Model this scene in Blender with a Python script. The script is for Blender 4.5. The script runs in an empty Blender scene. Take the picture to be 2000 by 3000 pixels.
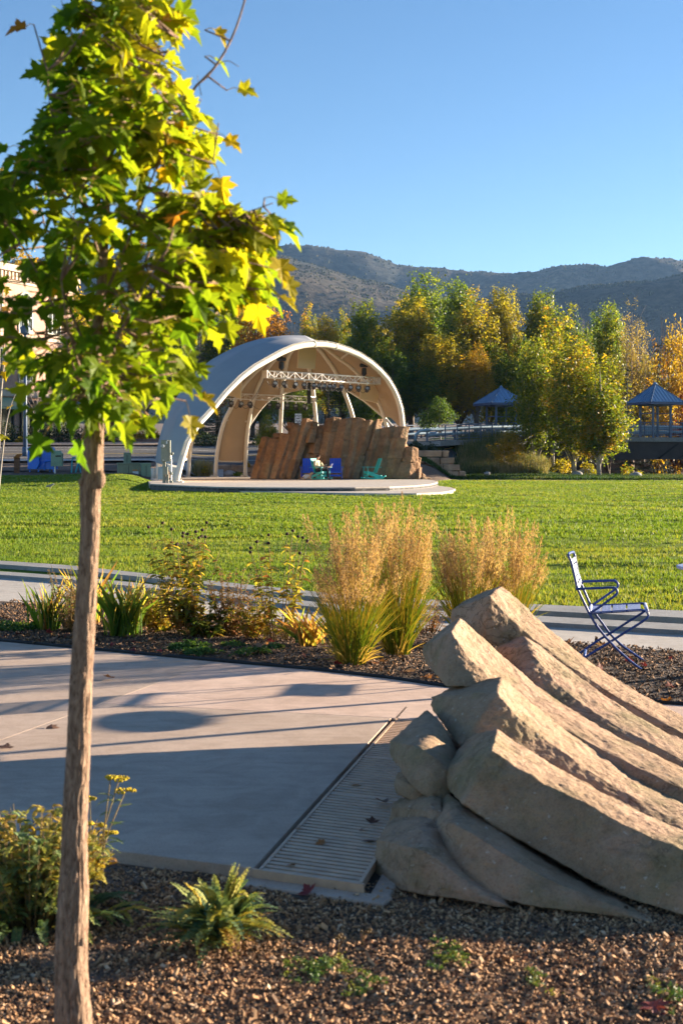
import bpy, bmesh, math, random
import numpy as np
from mathutils import Vector, Matrix, noise
R = math.radians
sc = bpy.context.scene
COL = sc.collection
F = 50 / 36 * 3000          # focal length in photo pixels
HY, H = 1335.0, 1.6         # horizon row, camera height
rnd = random.Random(7)
rng = np.random.default_rng(7)
def P(px, py, D): return Vector(((px - 1000) * D / F, D, H - (py - HY) * D / F))
def G(px, py, z=0.0):
    D = (H - z) * F / (py - HY); return Vector(((px - 1000) * D / F, D, z))
def X(px, D): return (px - 1000) * D / F
def Z(py, D): return H - (py - HY) * D / F
def interp(x, pts):
    if x <= pts[0][0]: return pts[0][1]
    for (a, b), (c, d) in zip(pts, pts[1:]):
        if x <= c: return b + (d - b) * (x - a) / (c - a)
    return pts[-1][1]
def sstep(a, b, x):
    t = min(1, max(0, (x - a) / (b - a))); return t * t * (3 - 2 * t)
SUN_AZ, SUN_EL = R(24.0), R(10.4)
SUN = Vector((math.cos(SUN_EL) * math.cos(SUN_AZ), math.cos(SUN_EL) * math.sin(SUN_AZ), math.sin(SUN_EL)))

# ------------------------------------------------------------ mesh builder
class MB:
    def __init__(s): s.v = []; s.f = []; s.m = []; s.t = []
    def add(s, verts, faces, mi=0, t=0.0):
        o = len(s.v); s.v += [tuple(v) for v in verts]
        for f in faces: s.f.append(tuple(i + o for i in f)); s.m.append(mi); s.t.append(t)
    def box(s, c, size, rot=None, mi=0, t=0.0):
        x, y, z = (q / 2 for q in size); c = Vector(c)
        vs = [Vector((a * x, b * y, d * z)) for d in (-1, 1) for b in (-1, 1) for a in (-1, 1)]
        if rot is not None: vs = [rot @ v for v in vs]
        s.add([v + c for v in vs], [(0, 2, 3, 1), (4, 5, 7, 6), (0, 1, 5, 4), (2, 6, 7, 3), (0, 4, 6, 2), (1, 3, 7, 5)], mi, t)
    def beam(s, a, b, w, h, mi=0, up=(0, 0, 1)):
        a = Vector(a); b = Vector(b); d = b - a; L = d.length
        if L < 1e-6: return
        x = d / L; y = Vector(up).cross(x)
        if y.length < 1e-4: y = Vector((0, 1, 0)).cross(x)
        y.normalize(); z = x.cross(y)
        s.box((a + b) / 2, (L, w, h), Matrix((x, y, z)).transposed(), mi)
    def tube(s, pts, r, n=8, mi=0, caps=True, t=0.0):
        pts = [Vector(p) for p in pts]; k = len(pts)
        rr = r if isinstance(r, (list, tuple)) else [r] * k
        tan = [(pts[min(i + 1, k - 1)] - pts[max(i - 1, 0)]).normalized() for i in range(k)]
        u = tan[0].orthogonal().normalized(); vs = []; fs = []
        for i in range(k):
            u = (u - tan[i] * u.dot(tan[i]))
            u = u.normalized() if u.length > 1e-6 else tan[i].orthogonal().normalized()
            w = tan[i].cross(u)
            for j in range(n):
                a = 2 * math.pi * j / n; vs.append(pts[i] + (u * math.cos(a) + w * math.sin(a)) * rr[i])
        for i in range(k - 1):
            for j in range(n):
                j2 = (j + 1) % n; fs.append((i * n + j, i * n + j2, (i + 1) * n + j2, (i + 1) * n + j))
        if caps: fs.append(tuple(range(n - 1, -1, -1))); fs.append(tuple(range((k - 1) * n, k * n)))
        s.add(vs, fs, mi, t)
    def ball(s, c, r, seg=10, rings=6, mi=0, rot=None, t=0.0, jit=0.0):
        c = Vector(c); r = r if isinstance(r, (tuple, list)) else (r, r, r); vs = []; fs = []
        for i in range(rings + 1):
            th = math.pi * i / rings
            for j in range(seg if 0 < i < rings else 1):
                a = 2 * math.pi * j / seg; q = 1 + (rnd.uniform(-jit, jit) if jit else 0)
                v = Vector((math.sin(th) * math.cos(a) * r[0], math.sin(th) * math.sin(a) * r[1], math.cos(th) * r[2])) * q
                vs.append(c + (rot @ v if rot is not None else v))
        def ix(i, j): return 0 if i == 0 else (1 + (rings - 1) * seg if i == rings else 1 + (i - 1) * seg + j % seg)
        for i in range(rings):
            for j in range(seg):
                f = [ix(i, j), ix(i + 1, j), ix(i + 1, j + 1), ix(i, j + 1)]
                g = []
                for q in f:
                    if q not in g: g.append(q)
                fs.append(tuple(g))
        s.add(vs, fs, mi, t)
    def cyl(s, a, b, r, n=12, mi=0): s.tube([a, b], r, n, mi)
    def slab(s, poly, z0, z1, mi=0):
        n = len(poly); vs = [(p[0], p[1], z1 + (p[2] if len(p) > 2 else 0)) for p in poly] + [(p[0], p[1], z0) for p in poly]
        area = sum(poly[i][0] * poly[(i + 1) % n][1] - poly[(i + 1) % n][0] * poly[i][1] for i in range(n))
        top = tuple(range(n)) if area > 0 else tuple(range(n - 1, -1, -1))
        s.add(vs, [top, tuple(i + n for i in reversed(top))] + [(i, i + n, (i + 1) % n + n, (i + 1) % n) if area > 0 else (i, (i + 1) % n, (i + 1) % n + n, i + n) for i in range(n)], mi)
    def grid(s, rows, mi=0, flip=False):
        nr, nc = len(rows), len(rows[0]); vs = [v for r_ in rows for v in r_]
        fs = []
        for i in range(nr - 1):
            for j in range(nc - 1):
                q = (i * nc + j, i * nc + j + 1, (i + 1) * nc + j + 1, (i + 1) * nc + j)
                fs.append(q[::-1] if flip else q)
        s.add(vs, fs, mi)
    def build(s, name, mats, parent=None, smooth=False, bevel=0.0, tint=False, sub=0, auto=None):
        me = bpy.data.meshes.new(name)
        off = Vector(parent.matrix_basis.translation) if parent is not None else Vector((0, 0, 0))
        if parent is not None and parent.parent is not None: off = off + Vector(parent.parent.matrix_basis.translation)
        me.from_pydata([(v[0] - off.x, v[1] - off.y, v[2] - off.z) for v in s.v], [], s.f); me.update()
        mats = mats if isinstance(mats, (list, tuple)) else [mats]
        for m in mats: me.materials.append(m)
        if len(mats) > 1: me.polygons.foreach_set('material_index', s.m)
        if smooth: me.polygons.foreach_set('use_smooth', [True] * len(s.f))
        if tint:
            at = me.attributes.new('tint', 'FLOAT', 'FACE'); at.data.foreach_set('value', s.t)
        o = bpy.data.objects.new(name, me); COL.objects.link(o)
        if parent is not None: o.parent = parent
        if bevel:
            b = o.modifiers.new('bevel', 'BEVEL'); b.width = bevel; b.segments = 2; b.limit_method = 'ANGLE'; b.angle_limit = R(35)
        if sub:
            b = o.modifiers.new('sub', 'SUBSURF'); b.levels = sub; b.render_levels = sub
        return o
def quadmesh(name, V, tint, mat, parent=None, tri=False):
    """V: (n, k, 3) array of separate polygons with k corners -> one mesh with a per-face tint"""
    n, k = V.shape[0], V.shape[1]
    me = bpy.data.meshes.new(name); W = V.reshape(-1, 3).astype(np.float32)
    if parent is not None:
        W = W - np.array(parent.matrix_basis.translation, dtype=np.float32)
        if parent.parent is not None: W = W - np.array(parent.parent.matrix_basis.translation, dtype=np.float32)
    me.vertices.add(n * k); me.vertices.foreach_set('co', W.ravel())
    me.loops.add(n * k); me.loops.foreach_set('vertex_index', np.arange(n * k, dtype=np.int32))
    me.polygons.add(n); me.polygons.foreach_set('loop_start', np.arange(0, n * k, k, dtype=np.int32))
    me.polygons.foreach_set('loop_total', np.full(n, k, dtype=np.int32))
    me.update(calc_edges=True)
    at = me.attributes.new('tint', 'FLOAT', 'FACE'); at.data.foreach_set('value', np.asarray(tint, dtype=np.float32))
    me.materials.append(mat)
    o = bpy.data.objects.new(name, me); COL.objects.link(o)
    if parent is not None: o.parent = parent
    return o
def thing(name, label, cat, loc=(0, 0, 0), group=None):
    o = bpy.data.objects.new(name, None); COL.objects.link(o); o.empty_display_size = 0.2
    o.location = loc; o['label'] = label; o['category'] = cat
    o.matrix_basis = Matrix.Translation(Vector(loc))
    if group: o['group'] = group
    return o
def tag(o, label, cat, group=None):
    o['label'] = label; o['category'] = cat
    if group: o['group'] = group
    return o
def structure(o, label=None):
    o['kind'] = 'structure'
    if label: o['label'] = label
    return o
def stuff(o, label, cat):
    o['kind'] = 'stuff'; o['label'] = label; o['category'] = cat; return o
KIDS = {}
def children(o): return [c for c in bpy.data.objects if c.parent == o]
def dup(root, loc=None, rotz=None, scale=None, label=None, group=None):
    r_ = root.copy(); COL.objects.link(r_)
    for ch in children(root):
        c = ch.copy(); COL.objects.link(c); c.parent = r_
        for g in children(ch):
            d = g.copy(); COL.objects.link(d); d.parent = c
    if loc is not None: r_.location = loc
    if rotz is not None: r_.rotation_euler = (0, 0, rotz)
    if scale is not None: r_.scale = scale if isinstance(scale, tuple) else (scale,) * 3
    if label: r_['label'] = label
    if group: r_['group'] = group
    return r_
ORD = ['first', 'second', 'third', 'fourth', 'fifth', 'sixth', 'seventh', 'eighth', 'ninth', 'tenth', 'eleventh', 'twelfth', 'thirteenth', 'fourteenth']
# ------------------------------------------------------------ materials
def newmat(name):
    m = bpy.data.materials.new(name); m.use_nodes = True
    nt = m.node_tree; b = nt.nodes['Principled BSDF']; return m, nt, b
def ramp(nt, fac, stops):
    r_ = nt.nodes.new('ShaderNodeValToRGB'); e = r_.color_ramp.elements
    while len(e) > 1: e.remove(e[-1])
    e[0].position = stops[0][0]; e[0].color = (*stops[0][1], 1)
    for p, c in stops[1:]:
        q = e.new(p); q.color = (*c, 1)
    nt.links.new(fac, r_.inputs[0]); return r_.outputs[0]
def tex(nt, scale, detail=6, rough=0.6, kind='noise', coord='Object', stretch=None, dist=0.0):
    tc = nt.nodes.new('ShaderNodeTexCoord'); out = tc.outputs[coord]
    if stretch:
        mp = nt.nodes.new('ShaderNodeMapping'); mp.inputs['Scale'].default_value = stretch
        nt.links.new(out, mp.inputs[0]); out = mp.outputs[0]
    if kind == 'noise':
        n = nt.nodes.new('ShaderNodeTexNoise'); n.inputs['Scale'].default_value = scale
        n.inputs['Detail'].default_value = detail; n.inputs['Roughness'].default_value = rough; n.inputs['Distortion'].default_value = dist
        nt.links.new(out, n.inputs['Vector']); return n.outputs['Fac']
    if kind == 'voronoi':
        n = nt.nodes.new('ShaderNodeTexVoronoi'); n.inputs['Scale'].default_value = scale
        nt.links.new(out, n.inputs['Vector']); return n.outputs['Distance']
    n = nt.nodes.new('ShaderNodeTexWave'); n.inputs['Scale'].default_value = scale
    nt.links.new(out, n.inputs['Vector']); return n.outputs['Fac']
def bump(nt, b, hgt, strength, dist=0.02, prev=None):
    n = nt.nodes.new('ShaderNodeBump'); n.inputs['Strength'].default_value = strength; n.inputs['Distance'].default_value = dist
    nt.links.new(hgt, n.inputs['Height'])
    if prev: nt.links.new(prev, n.inputs['Normal'])
    nt.links.new(n.outputs[0], b.inputs['Normal']); return n.outputs[0]
def mix(nt, a, b_, fac, mode='MIX'):
    n = nt.nodes.new('ShaderNodeMixRGB'); n.blend_type = mode
    for i, v in ((0, fac), (1, a), (2, b_)):
        if isinstance(v, (int, float)): n.inputs[i].default_value = v
        elif isinstance(v, tuple): n.inputs[i].default_value = (*v, 1)
        else: nt.links.new(v, n.inputs[i])
    return n.outputs[0]
def simple(name, c, rough=0.6, var=0.25, scale=6.0, bmp=0.0, bscale=None, metal=0.0, spec=0.5, coord='Object', bdist=0.02, stretch=None):
    m, nt, b = newmat(name)
    lo = tuple(max(0, q * (1 - var)) for q in c); hi = tuple(min(1, q * (1 + var)) for q in c)
    f = tex(nt, scale, coord=coord, stretch=stretch)
    nt.links.new(ramp(nt, f, [(0.3, lo), (0.7, hi)]), b.inputs['Base Color'])
    b.inputs['Roughness'].default_value = rough; b.inputs['Metallic'].default_value = metal
    b.inputs['Specular IOR Level'].default_value = spec
    if bmp: bump(nt, b, tex(nt, bscale or scale * 8, coord=coord, stretch=stretch), bmp, bdist)
    return m
def leafmat(name, stops, transl=0.45, rough=0.45, objrand=0.0, spec=0.35, tcol=1.25):
    m, nt, b = newmat(name)
    a = nt.nodes.new('ShaderNodeAttribute'); a.attribute_name = 'tint'; fac = a.outputs['Fac']
    if objrand:
        oi = nt.nodes.new('ShaderNodeObjectInfo'); ma = nt.nodes.new('ShaderNodeMath'); ma.operation = 'MULTIPLY_ADD'
        nt.links.new(oi.outputs['Random'], ma.inputs[0]); ma.inputs[1].default_value = objrand; nt.links.new(fac, ma.inputs[2])
        m2 = nt.nodes.new('ShaderNodeMath'); m2.operation = 'SUBTRACT'; nt.links.new(ma.outputs[0], m2.inputs[0]); m2.inputs[1].default_value = objrand / 2
        fac = m2.outputs[0]
    c = ramp(nt, fac, stops)
    nt.links.new(c, b.inputs['Base Color']); b.inputs['Roughness'].default_value = rough; b.inputs['Specular IOR Level'].default_value = spec
    t = nt.nodes.new('ShaderNodeBsdfTranslucent')
    nt.links.new(mix(nt, c, (tcol, tcol * 0.97, tcol * 0.5), 1.0, 'MULTIPLY'), t.inputs[0])
    mx = nt.nodes.new('ShaderNodeMixShader'); mx.inputs[0].default_value = transl
    nt.links.new(b.outputs[0], mx.inputs[1]); nt.links.new(t.outputs[0], mx.inputs[2])
    nt.links.new(mx.outputs[0], nt.nodes['Material Output'].inputs[0]); return m
M = {}
# ground
m, nt, b = newmat('lawn'); f1 = tex(nt, 0.35, 4); f2 = tex(nt, 26, 5, 0.7, stretch=(0.5, 1.6, 1)); f3 = tex(nt, 5, 4, stretch=(0.4, 1.4, 1))
c = ramp(nt, f2, [(0.3, (0.06, 0.10, 0.008)), (0.55, (0.15, 0.22, 0.017)), (0.75, (0.27, 0.30, 0.03))])
c = mix(nt, c, (0.20, 0.185, 0.03), ramp(nt, f1, [(0.45, (0, 0, 0)), (0.75, (0.45, 0.45, 0.45))]))
nt.links.new(c, b.inputs['Base Color']); b.inputs['Roughness'].default_value = 0.9; b.inputs['Specular IOR Level'].default_value = 0.1
p_ = bump(nt, b, f3, 0.5, 0.10); bump(nt, b, f2, 0.9, 0.05, p_); M['lawn'] = m
M['grass'] = leafmat('grass_blades', [(0, (0.07, 0.14, 0.014)), (0.5, (0.155, 0.23, 0.025)), (1, (0.31, 0.295, 0.05))], 0.4, 0.6, spec=0.15)
M['rough_grass'] = leafmat('rough_grass', [(0, (0.03, 0.075, 0.02)), (0.5, (0.08, 0.12, 0.03)), (0.8, (0.22, 0.19, 0.08)), (1, (0.36, 0.29, 0.14))], 0.35, 0.7, spec=0.15)
m, nt, b = newmat('soil'); f1 = tex(nt, 55, 4, 0.7); f2 = tex(nt, 3, 4)
c = ramp(nt, f1, [(0.3, (0.03, 0.021, 0.015)), (0.5, (0.095, 0.066, 0.046)), (0.72, (0.22, 0.155, 0.11))])
nt.links.new(mix(nt, c, (0.55, 0.5, 0.45), ramp(nt, f2, [(0.3, (0, 0, 0)), (0.8, (0.6, 0.6, 0.6))]), 'MULTIPLY'), b.inputs['Base Color'])
b.inputs['Roughness'].default_value = 0.95; bump(nt, b, f1, 1.0, 0.02); M['soil'] = m
m, nt, b = newmat('bark_mulch_ground'); f1 = tex(nt, 9, 5, 0.7)
nt.links.new(ramp(nt, f1, [(0.3, (0.06, 0.04, 0.03)), (0.7, (0.19, 0.12, 0.08))]), b.inputs['Base Color']); b.inputs['Roughness'].default_value = 0.95
bump(nt, b, f1, 0.6, 0.05); M['far_soil'] = m
M['bank'] = simple('bank_grass', (0.045, 0.085, 0.028), 0.95, 0.6, 1.3, 0.8, 12, spec=0.1, bdist=0.08)
def concrete(name, c, c2):
    m, nt, b = newmat(name)
    f1 = tex(nt, 0.9, 6, 0.65); f2 = tex(nt, 90, 4, 0.7); f3 = tex(nt, 4, 6, 0.7, dist=1.0); f4 = tex(nt, 6, 3, 0.5, stretch=(0.35, 2.2, 1))
    a = ramp(nt, f1, [(0.32, c), (0.7, c2)])
    a = mix(nt, a, (0.80, 0.78, 0.76), ramp(nt, f3, [(0.42, (0, 0, 0)), (0.62, (0.75, 0.75, 0.75))]), 'MULTIPLY')
    a = mix(nt, a, (0.86, 0.86, 0.86), ramp(nt, f4, [(0.4, (0, 0, 0)), (0.65, (0.6, 0.6, 0.6))]), 'MULTIPLY')
    a = mix(nt, a, ramp(nt, f2, [(0.3, (0.6, 0.6, 0.6)), (0.5, (1, 1, 1)), (0.75, (1.0, 1.0, 1.0))]), 0.6, 'MULTIPLY')
    nt.links.new(a, b.inputs['Base Color']); b.inputs['Roughness'].default_value = 0.85; b.inputs['Specular IOR Level'].default_value = 0.3
    p_ = bump(nt, b, f2, 0.35, 0.004); bump(nt, b, f4, 0.15, 0.01, p_); return m
M['plaza'] = concrete('plaza_concrete', (0.46, 0.345, 0.265), (0.56, 0.43, 0.34))
M['plaza_pink'] = concrete('plaza_pink_concrete', (0.60, 0.43, 0.335), (0.70, 0.52, 0.415))
M['path'] = concrete('path_concrete', (0.46, 0.42, 0.37), (0.56, 0.515, 0.46))
M['kerb'] = concrete('kerb_stone', (0.25, 0.25, 0.25), (0.36, 0.355, 0.345))
M['deck'] = concrete('stage_concrete', (0.50, 0.44, 0.37), (0.60, 0.53, 0.46))
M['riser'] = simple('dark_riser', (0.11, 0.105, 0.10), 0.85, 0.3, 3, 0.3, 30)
M['asphalt'] = simple('asphalt', (0.055, 0.055, 0.058), 0.9, 0.35, 0.7, 0.4, 60)
M['paint'] = simple('road_paint', (0.6, 0.6, 0.58), 0.7, 0.2, 5)
M['paint_y'] = simple('road_paint_yellow', (0.55, 0.38, 0.05), 0.7, 0.2, 5)
M['dirt'] = simple('dirt_path', (0.36, 0.27, 0.20), 0.95, 0.2, 4, 0.3)
# stone
m, nt, b = newmat('sandstone'); f1 = tex(nt, 1.6, 6, 0.6, dist=0.4); f2 = tex(nt, 120, 3, 0.7); f3 = tex(nt, 14, 7, 0.72); f4 = tex(nt, 2.3, 5, 0.6, stretch=(1, 1, 1.7))
c = ramp(nt, f1, [(0.28, (0.29, 0.19, 0.11)), (0.45, (0.37, 0.25, 0.16)), (0.6, (0.43, 0.28, 0.19)), (0.75, (0.335, 0.24, 0.155))])
c = mix(nt, c, (0.22, 0.185, 0.095), ramp(nt, f4, [(0.50, (0, 0, 0)), (0.66, (0.75, 0.75, 0.75))]))
c = mix(nt, c, ramp(nt, f3, [(0.3, (0.62, 0.58, 0.55)), (0.55, (1, 1, 1)), (0.8, (1.0, 0.98, 0.95))]), 0.8, 'MULTIPLY')
c = mix(nt, c, ramp(nt, f2, [(0.3, (0.62, 0.6, 0.6)), (0.5, (1, 1, 1)), (0.75, (1.0, 1.0, 1.0))]), 0.7, 'MULTIPLY')
f5 = tex(nt, 2.6, 5, 0.6, dist=1.8, stretch=(1.0, 1.4, 1.6)); ck = ramp(nt, f5, [(0.47, (1, 1, 1)), (0.495, (0.35, 0.33, 0.3)), (0.52, (1, 1, 1))])
f6 = tex(nt, 0.7, 3); c = mix(nt, c, ck, ramp(nt, f6, [(0.45, (0, 0, 0)), (0.6, (0.85, 0.85, 0.85))]), 'MULTIPLY')
f7 = tex(nt, 34, 3, 0.6); c = mix(nt, c, (0.62, 0.58, 0.5), ramp(nt, f7, [(0.66, (0, 0, 0)), (0.72, (0.5, 0.5, 0.5))]))
f8 = tex(nt, 22, 4, 0.7); c = mix(nt, c, (0.09, 0.075, 0.06), ramp(nt, f8, [(0.68, (0, 0, 0)), (0.76, (0.45, 0.45, 0.45))]))
nt.links.new(c, b.inputs['Base Color']); b.inputs['Roughness'].default_value = 0.9; b.inputs['Specular IOR Level'].default_value = 0.25
p_ = bump(nt, b, f3, 0.55, 0.03); bump(nt, b, f2, 0.5, 0.004, p_); M['sandstone'] = m
m, nt, b = newmat('stage_rock'); f1 = tex(nt, 0.9, 5, 0.6); f2 = tex(nt, 5, 6, 0.7); f3 = tex(nt, 0.8, 5, 0.6, stretch=(1.5, 1.5, 0.5))
oi = nt.nodes.new('ShaderNodeObjectInfo')
c = ramp(nt, f1, [(0.3, (0.22, 0.115, 0.055)), (0.5, (0.34, 0.18, 0.085)), (0.7, (0.40, 0.245, 0.13))])
c = mix(nt, c, (0.29, 0.225, 0.135), ramp(nt, f3, [(0.5, (0, 0, 0)), (0.65, (0.8, 0.8, 0.8))]))
c = mix(nt, c, (0.62, 0.64, 0.6), ramp(nt, oi.outputs['Random'], [(0, (0, 0, 0)), (1, (0.9, 0.9, 0.9))]), 'MULTIPLY')
c = mix(nt, c, ramp(nt, f2, [(0.3, (0.5, 0.48, 0.46)), (0.6, (1, 1, 1))]), 0.8, 'MULTIPLY')
nt.links.new(c, b.inputs['Base Color']); b.inputs['Roughness'].default_value = 0.9; bump(nt, b, f2, 0.6, 0.12); M['stage_rock'] = m
M['wallstone'] = simple('wall_stone', (0.36, 0.25, 0.17), 0.9, 0.45, 1.2, 0.7, 7, bdist=0.08)
M['boulder'] = simple('boulder', (0.30, 0.29, 0.28), 0.9, 0.3, 2, 0.5, 9)
# man made
M['fabric_out'] = simple('canopy_fabric', (0.32, 0.33, 0.35), 0.7, 0.06, 0.6, 0.06, 3, spec=0.3)
M['fabric_in'] = simple('canopy_liner', (0.42, 0.315, 0.205), 0.85, 0.10, 0.5, 0.10, 2, spec=0.2)
M['cream_steel'] = simple('cream_steel', (0.66, 0.615, 0.53), 0.45, 0.06, 1.2)
M['cream_panel'] = simple('cream_panel', (0.70, 0.60, 0.42), 0.7, 0.05, 1.0)
M['alu'] = simple('aluminium', (0.74, 0.72, 0.70), 0.38, 0.12, 8, metal=0.45)
M['black'] = simple('black_metal', (0.018, 0.018, 0.02), 0.45, 0.4, 10)
M['lens'] = simple('lamp_lens', (0.30, 0.33, 0.36), 0.12, 0.2, 10, spec=0.8)
M['bluepaint'] = simple('blue_chair_paint', (0.018, 0.055, 0.23), 0.4, 0.14, 14, 0.05, 60)
M['slat'] = simple('blue_chair_slat', (0.30, 0.33, 0.50), 0.4, 0.08, 14)
M['blue_wood'] = simple('royal_blue_plastic', (0.005, 0.06, 0.52), 0.45, 0.08, 4)
M['teal_wood'] = simple('teal_plastic', (0.015, 0.36, 0.34), 0.45, 0.08, 4)
M['boxblue'] = simple('bright_blue_enamel', (0.008, 0.16, 0.72), 0.35, 0.10, 2.5)
M['palegreen'] = simple('pale_green_enamel', (0.22, 0.33, 0.22), 0.5, 0.12, 2.5)
M['cabinet'] = simple('cabinet_green', (0.235, 0.265, 0.165), 0.55, 0.14, 2.5, 0.05, 14)
M['meter'] = simple('meter_grey_green', (0.25, 0.255, 0.20), 0.5, 0.12, 4)
M['tealsteel'] = simple('teal_steel', (0.05, 0.38, 0.46), 0.4, 0.1, 6)
M['corten'] = simple('rusty_steel', (0.17, 0.075, 0.035), 0.8, 0.4, 5, 0.3)
M['bridge_steel'] = simple('bridge_blue_steel', (0.075, 0.12, 0.20), 0.5, 0.15, 3)
M['pipe_steel'] = simple('pale_blue_pipe', (0.24, 0.34, 0.42), 0.45, 0.12, 3)
M['girder'] = simple('brown_girder', (0.05, 0.036, 0.034), 0.7, 0.3, 1.2)
M['roofblue'] = simple('blue_metal_roof', (0.15, 0.265, 0.43), 0.4, 0.08, 1.5, metal=0.15)
M['roofedge'] = simple('dark_blue_fascia', (0.05, 0.08, 0.16), 0.5, 0.1, 2)
M['white'] = simple('white_enamel', (0.75, 0.75, 0.74), 0.5, 0.04, 5)
M['ink'] = simple('black_lettering', (0.015, 0.015, 0.015), 0.6, 0.1, 5)
M['sticker_o'] = simple('orange_sticker', (0.7, 0.25, 0.03), 0.6, 0.1, 5)
M['grate'] = simple('drain_grating', (0.47, 0.32, 0.215), 0.55, 0.2, 9, 0.25, 60, bdist=0.004)
M['dark_pit'] = simple('pit', (0.02, 0.018, 0.016), 0.95, 0.3, 9)
M['rubber'] = simple('rubber_edging', (0.02, 0.02, 0.022), 0.8, 0.3, 9)
m, nt, b = newmat('brick'); br = nt.nodes.new('ShaderNodeTexBrick'); tc = nt.nodes.new('ShaderNodeTexCoord')
nt.links.new(tc.outputs['UV'], br.inputs['Vector']); br.inputs['Scale'].default_value = 4.0
br.inputs['Color1'].default_value = (0.42, 0.235, 0.165, 1); br.inputs['Color2'].default_value = (0.52, 0.315, 0.225, 1); br.inputs['Mortar'].default_value = (0.5, 0.4, 0.33, 1)
br.inputs['Mortar Size'].default_value = 0.012
f1 = tex(nt, 0.8); nt.links.new(mix(nt, br.outputs['Color'], (0.75, 0.7, 0.7), ramp(nt, f1, [(0.4, (0, 0, 0)), (0.7, (0.7, 0.7, 0.7))]), 'MULTIPLY'), b.inputs['Base Color'])
b.inputs['Roughness'].default_value = 0.9; M['brick'] = m
M['frame_green'] = simple('pale_window_frame', (0.42, 0.45, 0.38), 0.6, 0.08, 4)
M['trim_stone'] = simple('stone_trim', (0.50, 0.40, 0.31), 0.85, 0.15, 2)
m, nt, b = newmat('window_glass'); b.inputs['Base Color'].default_value = (0.05, 0.06, 0.065, 1); b.inputs['Roughness'].default_value = 0.08; b.inputs['Specular IOR Level'].default_value = 0.9
f1 = tex(nt, 1.5); nt.links.new(ramp(nt, f1, [(0.35, (0.03, 0.035, 0.04)), (0.7, (0.10, 0.11, 0.11))]), b.inputs['Base Color']); M['glass'] = m
# plants
def barkmat(name, a, b2, sc_=14, stretch=(1, 1, 0.16), bs=0.9, bd=0.012):
    m, nt, b = newmat(name); f1 = tex(nt, sc_, 6, 0.65, stretch=stretch, dist=1.2); f2 = tex(nt, sc_ * 5, 4, 0.6)
    c = ramp(nt, f1, [(0.34, a), (0.58, b2), (0.8, tuple(min(1, q * 1.25) for q in b2))])
    nt.links.new(mix(nt, c, ramp(nt, f2, [(0.3, (0.7, 0.7, 0.7)), (0.6, (1, 1, 1))]), 0.7, 'MULTIPLY'), b.inputs['Base Color'])
    b.inputs['Roughness'].default_value = 0.92; b.inputs['Specular IOR Level'].default_value = 0.2
    bump(nt, b, f1, bs, bd); return m
M['bark'] = barkmat('maple_bark', (0.17, 0.10, 0.065), (0.44, 0.30, 0.21), 85, (1, 1, 0.26), 1.0, 0.015)
M['twig'] = barkmat('maple_twig', (0.13, 0.08, 0.055), (0.30, 0.20, 0.14), 60)
M['far_bark'] = simple('tree_bark', (0.12, 0.095, 0.075), 0.95, 0.4, 1.5, 0.5, 6)
M['pale_bark'] = simple('pale_bark', (0.34, 0.30, 0.25), 0.9, 0.3, 2)
M['bare'] = simple('bare_branches', (0.26, 0.20, 0.16), 0.9, 0.2, 2)
M['maple'] = leafmat('maple_leaf', [(0, (0.045, 0.115, 0.008)), (0.3, (0.10, 0.185, 0.01)), (0.55, (0.19, 0.235, 0.012)), (0.8, (0.33, 0.31, 0.013)), (0.93, (0.52, 0.33, 0.014)), (1.0, (0.22, 0.05, 0.02))], 0.62, 0.5, spec=0.2, tcol=1.6)
M['petiole'] = simple('maple_petiole', (0.42, 0.26, 0.06), 0.6, 0.3, 30)
M['l_green'] = leafmat('foliage_green', [(0, (0.049, 0.098, 0.015)), (0.5, (0.134, 0.183, 0.02)), (0.85, (0.281, 0.293, 0.027)), (1, (0.464, 0.342, 0.024))], 0.58, tcol=1.55, objrand=0.25)
M['l_dark'] = leafmat('foliage_dark_green', [(0, (0.034, 0.079, 0.02)), (0.6, (0.085, 0.134, 0.024)), (1, (0.22, 0.232, 0.03))], 0.58, tcol=1.55, objrand=0.2)
M['l_olive'] = leafmat('foliage_olive', [(0, (0.11, 0.122, 0.015)), (0.5, (0.268, 0.232, 0.022)), (0.8, (0.39, 0.281, 0.027)), (1, (0.586, 0.329, 0.03))], 0.58, tcol=1.55, objrand=0.3)
M['l_yellow'] = leafmat('foliage_yellow_green', [(0, (0.05, 0.09, 0.012)), (0.4, (0.13, 0.165, 0.016)), (0.7, (0.27, 0.24, 0.02)), (0.9, (0.44, 0.27, 0.022)), (1, (0.50, 0.24, 0.025))], 0.58, tcol=1.55, objrand=0.3)
M['l_gold'] = leafmat('foliage_gold', [(0, (0.19, 0.155, 0.018)), (0.5, (0.36, 0.245, 0.026)), (0.8, (0.46, 0.255, 0.028)), (1, (0.46, 0.18, 0.025))], 0.58, tcol=1.55, objrand=0.25)
M['l_orange'] = leafmat('foliage_orange', [(0, (0.20, 0.11, 0.02)), (0.5, (0.42, 0.20, 0.025)), (1, (0.50, 0.17, 0.02))], 0.58, tcol=1.55, objrand=0.2)
M['l_pale'] = leafmat('foliage_pale_yellow', [(0, (0.20, 0.17, 0.05)), (0.5, (0.36, 0.27, 0.07)), (1, (0.48, 0.32, 0.10))], 0.5, objrand=0.1)
M['l_red'] = leafmat('foliage_red', [(0, (0.2, 0.03, 0.015)), (1, (0.42, 0.09, 0.02))], 0.4)
M['l_spruce'] = leafmat('spruce_needles', [(0, (0.012, 0.024, 0.016)), (0.6, (0.032, 0.05, 0.036)), (1, (0.07, 0.095, 0.075))], 0.12, 0.7, objrand=0.25)
M['l_shrub'] = leafmat('shrub_leaves', [(0, (0.014, 0.032, 0.014)), (0.7, (0.04, 0.062, 0.02)), (1, (0.12, 0.12, 0.03))], 0.3, objrand=0.2)
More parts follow.
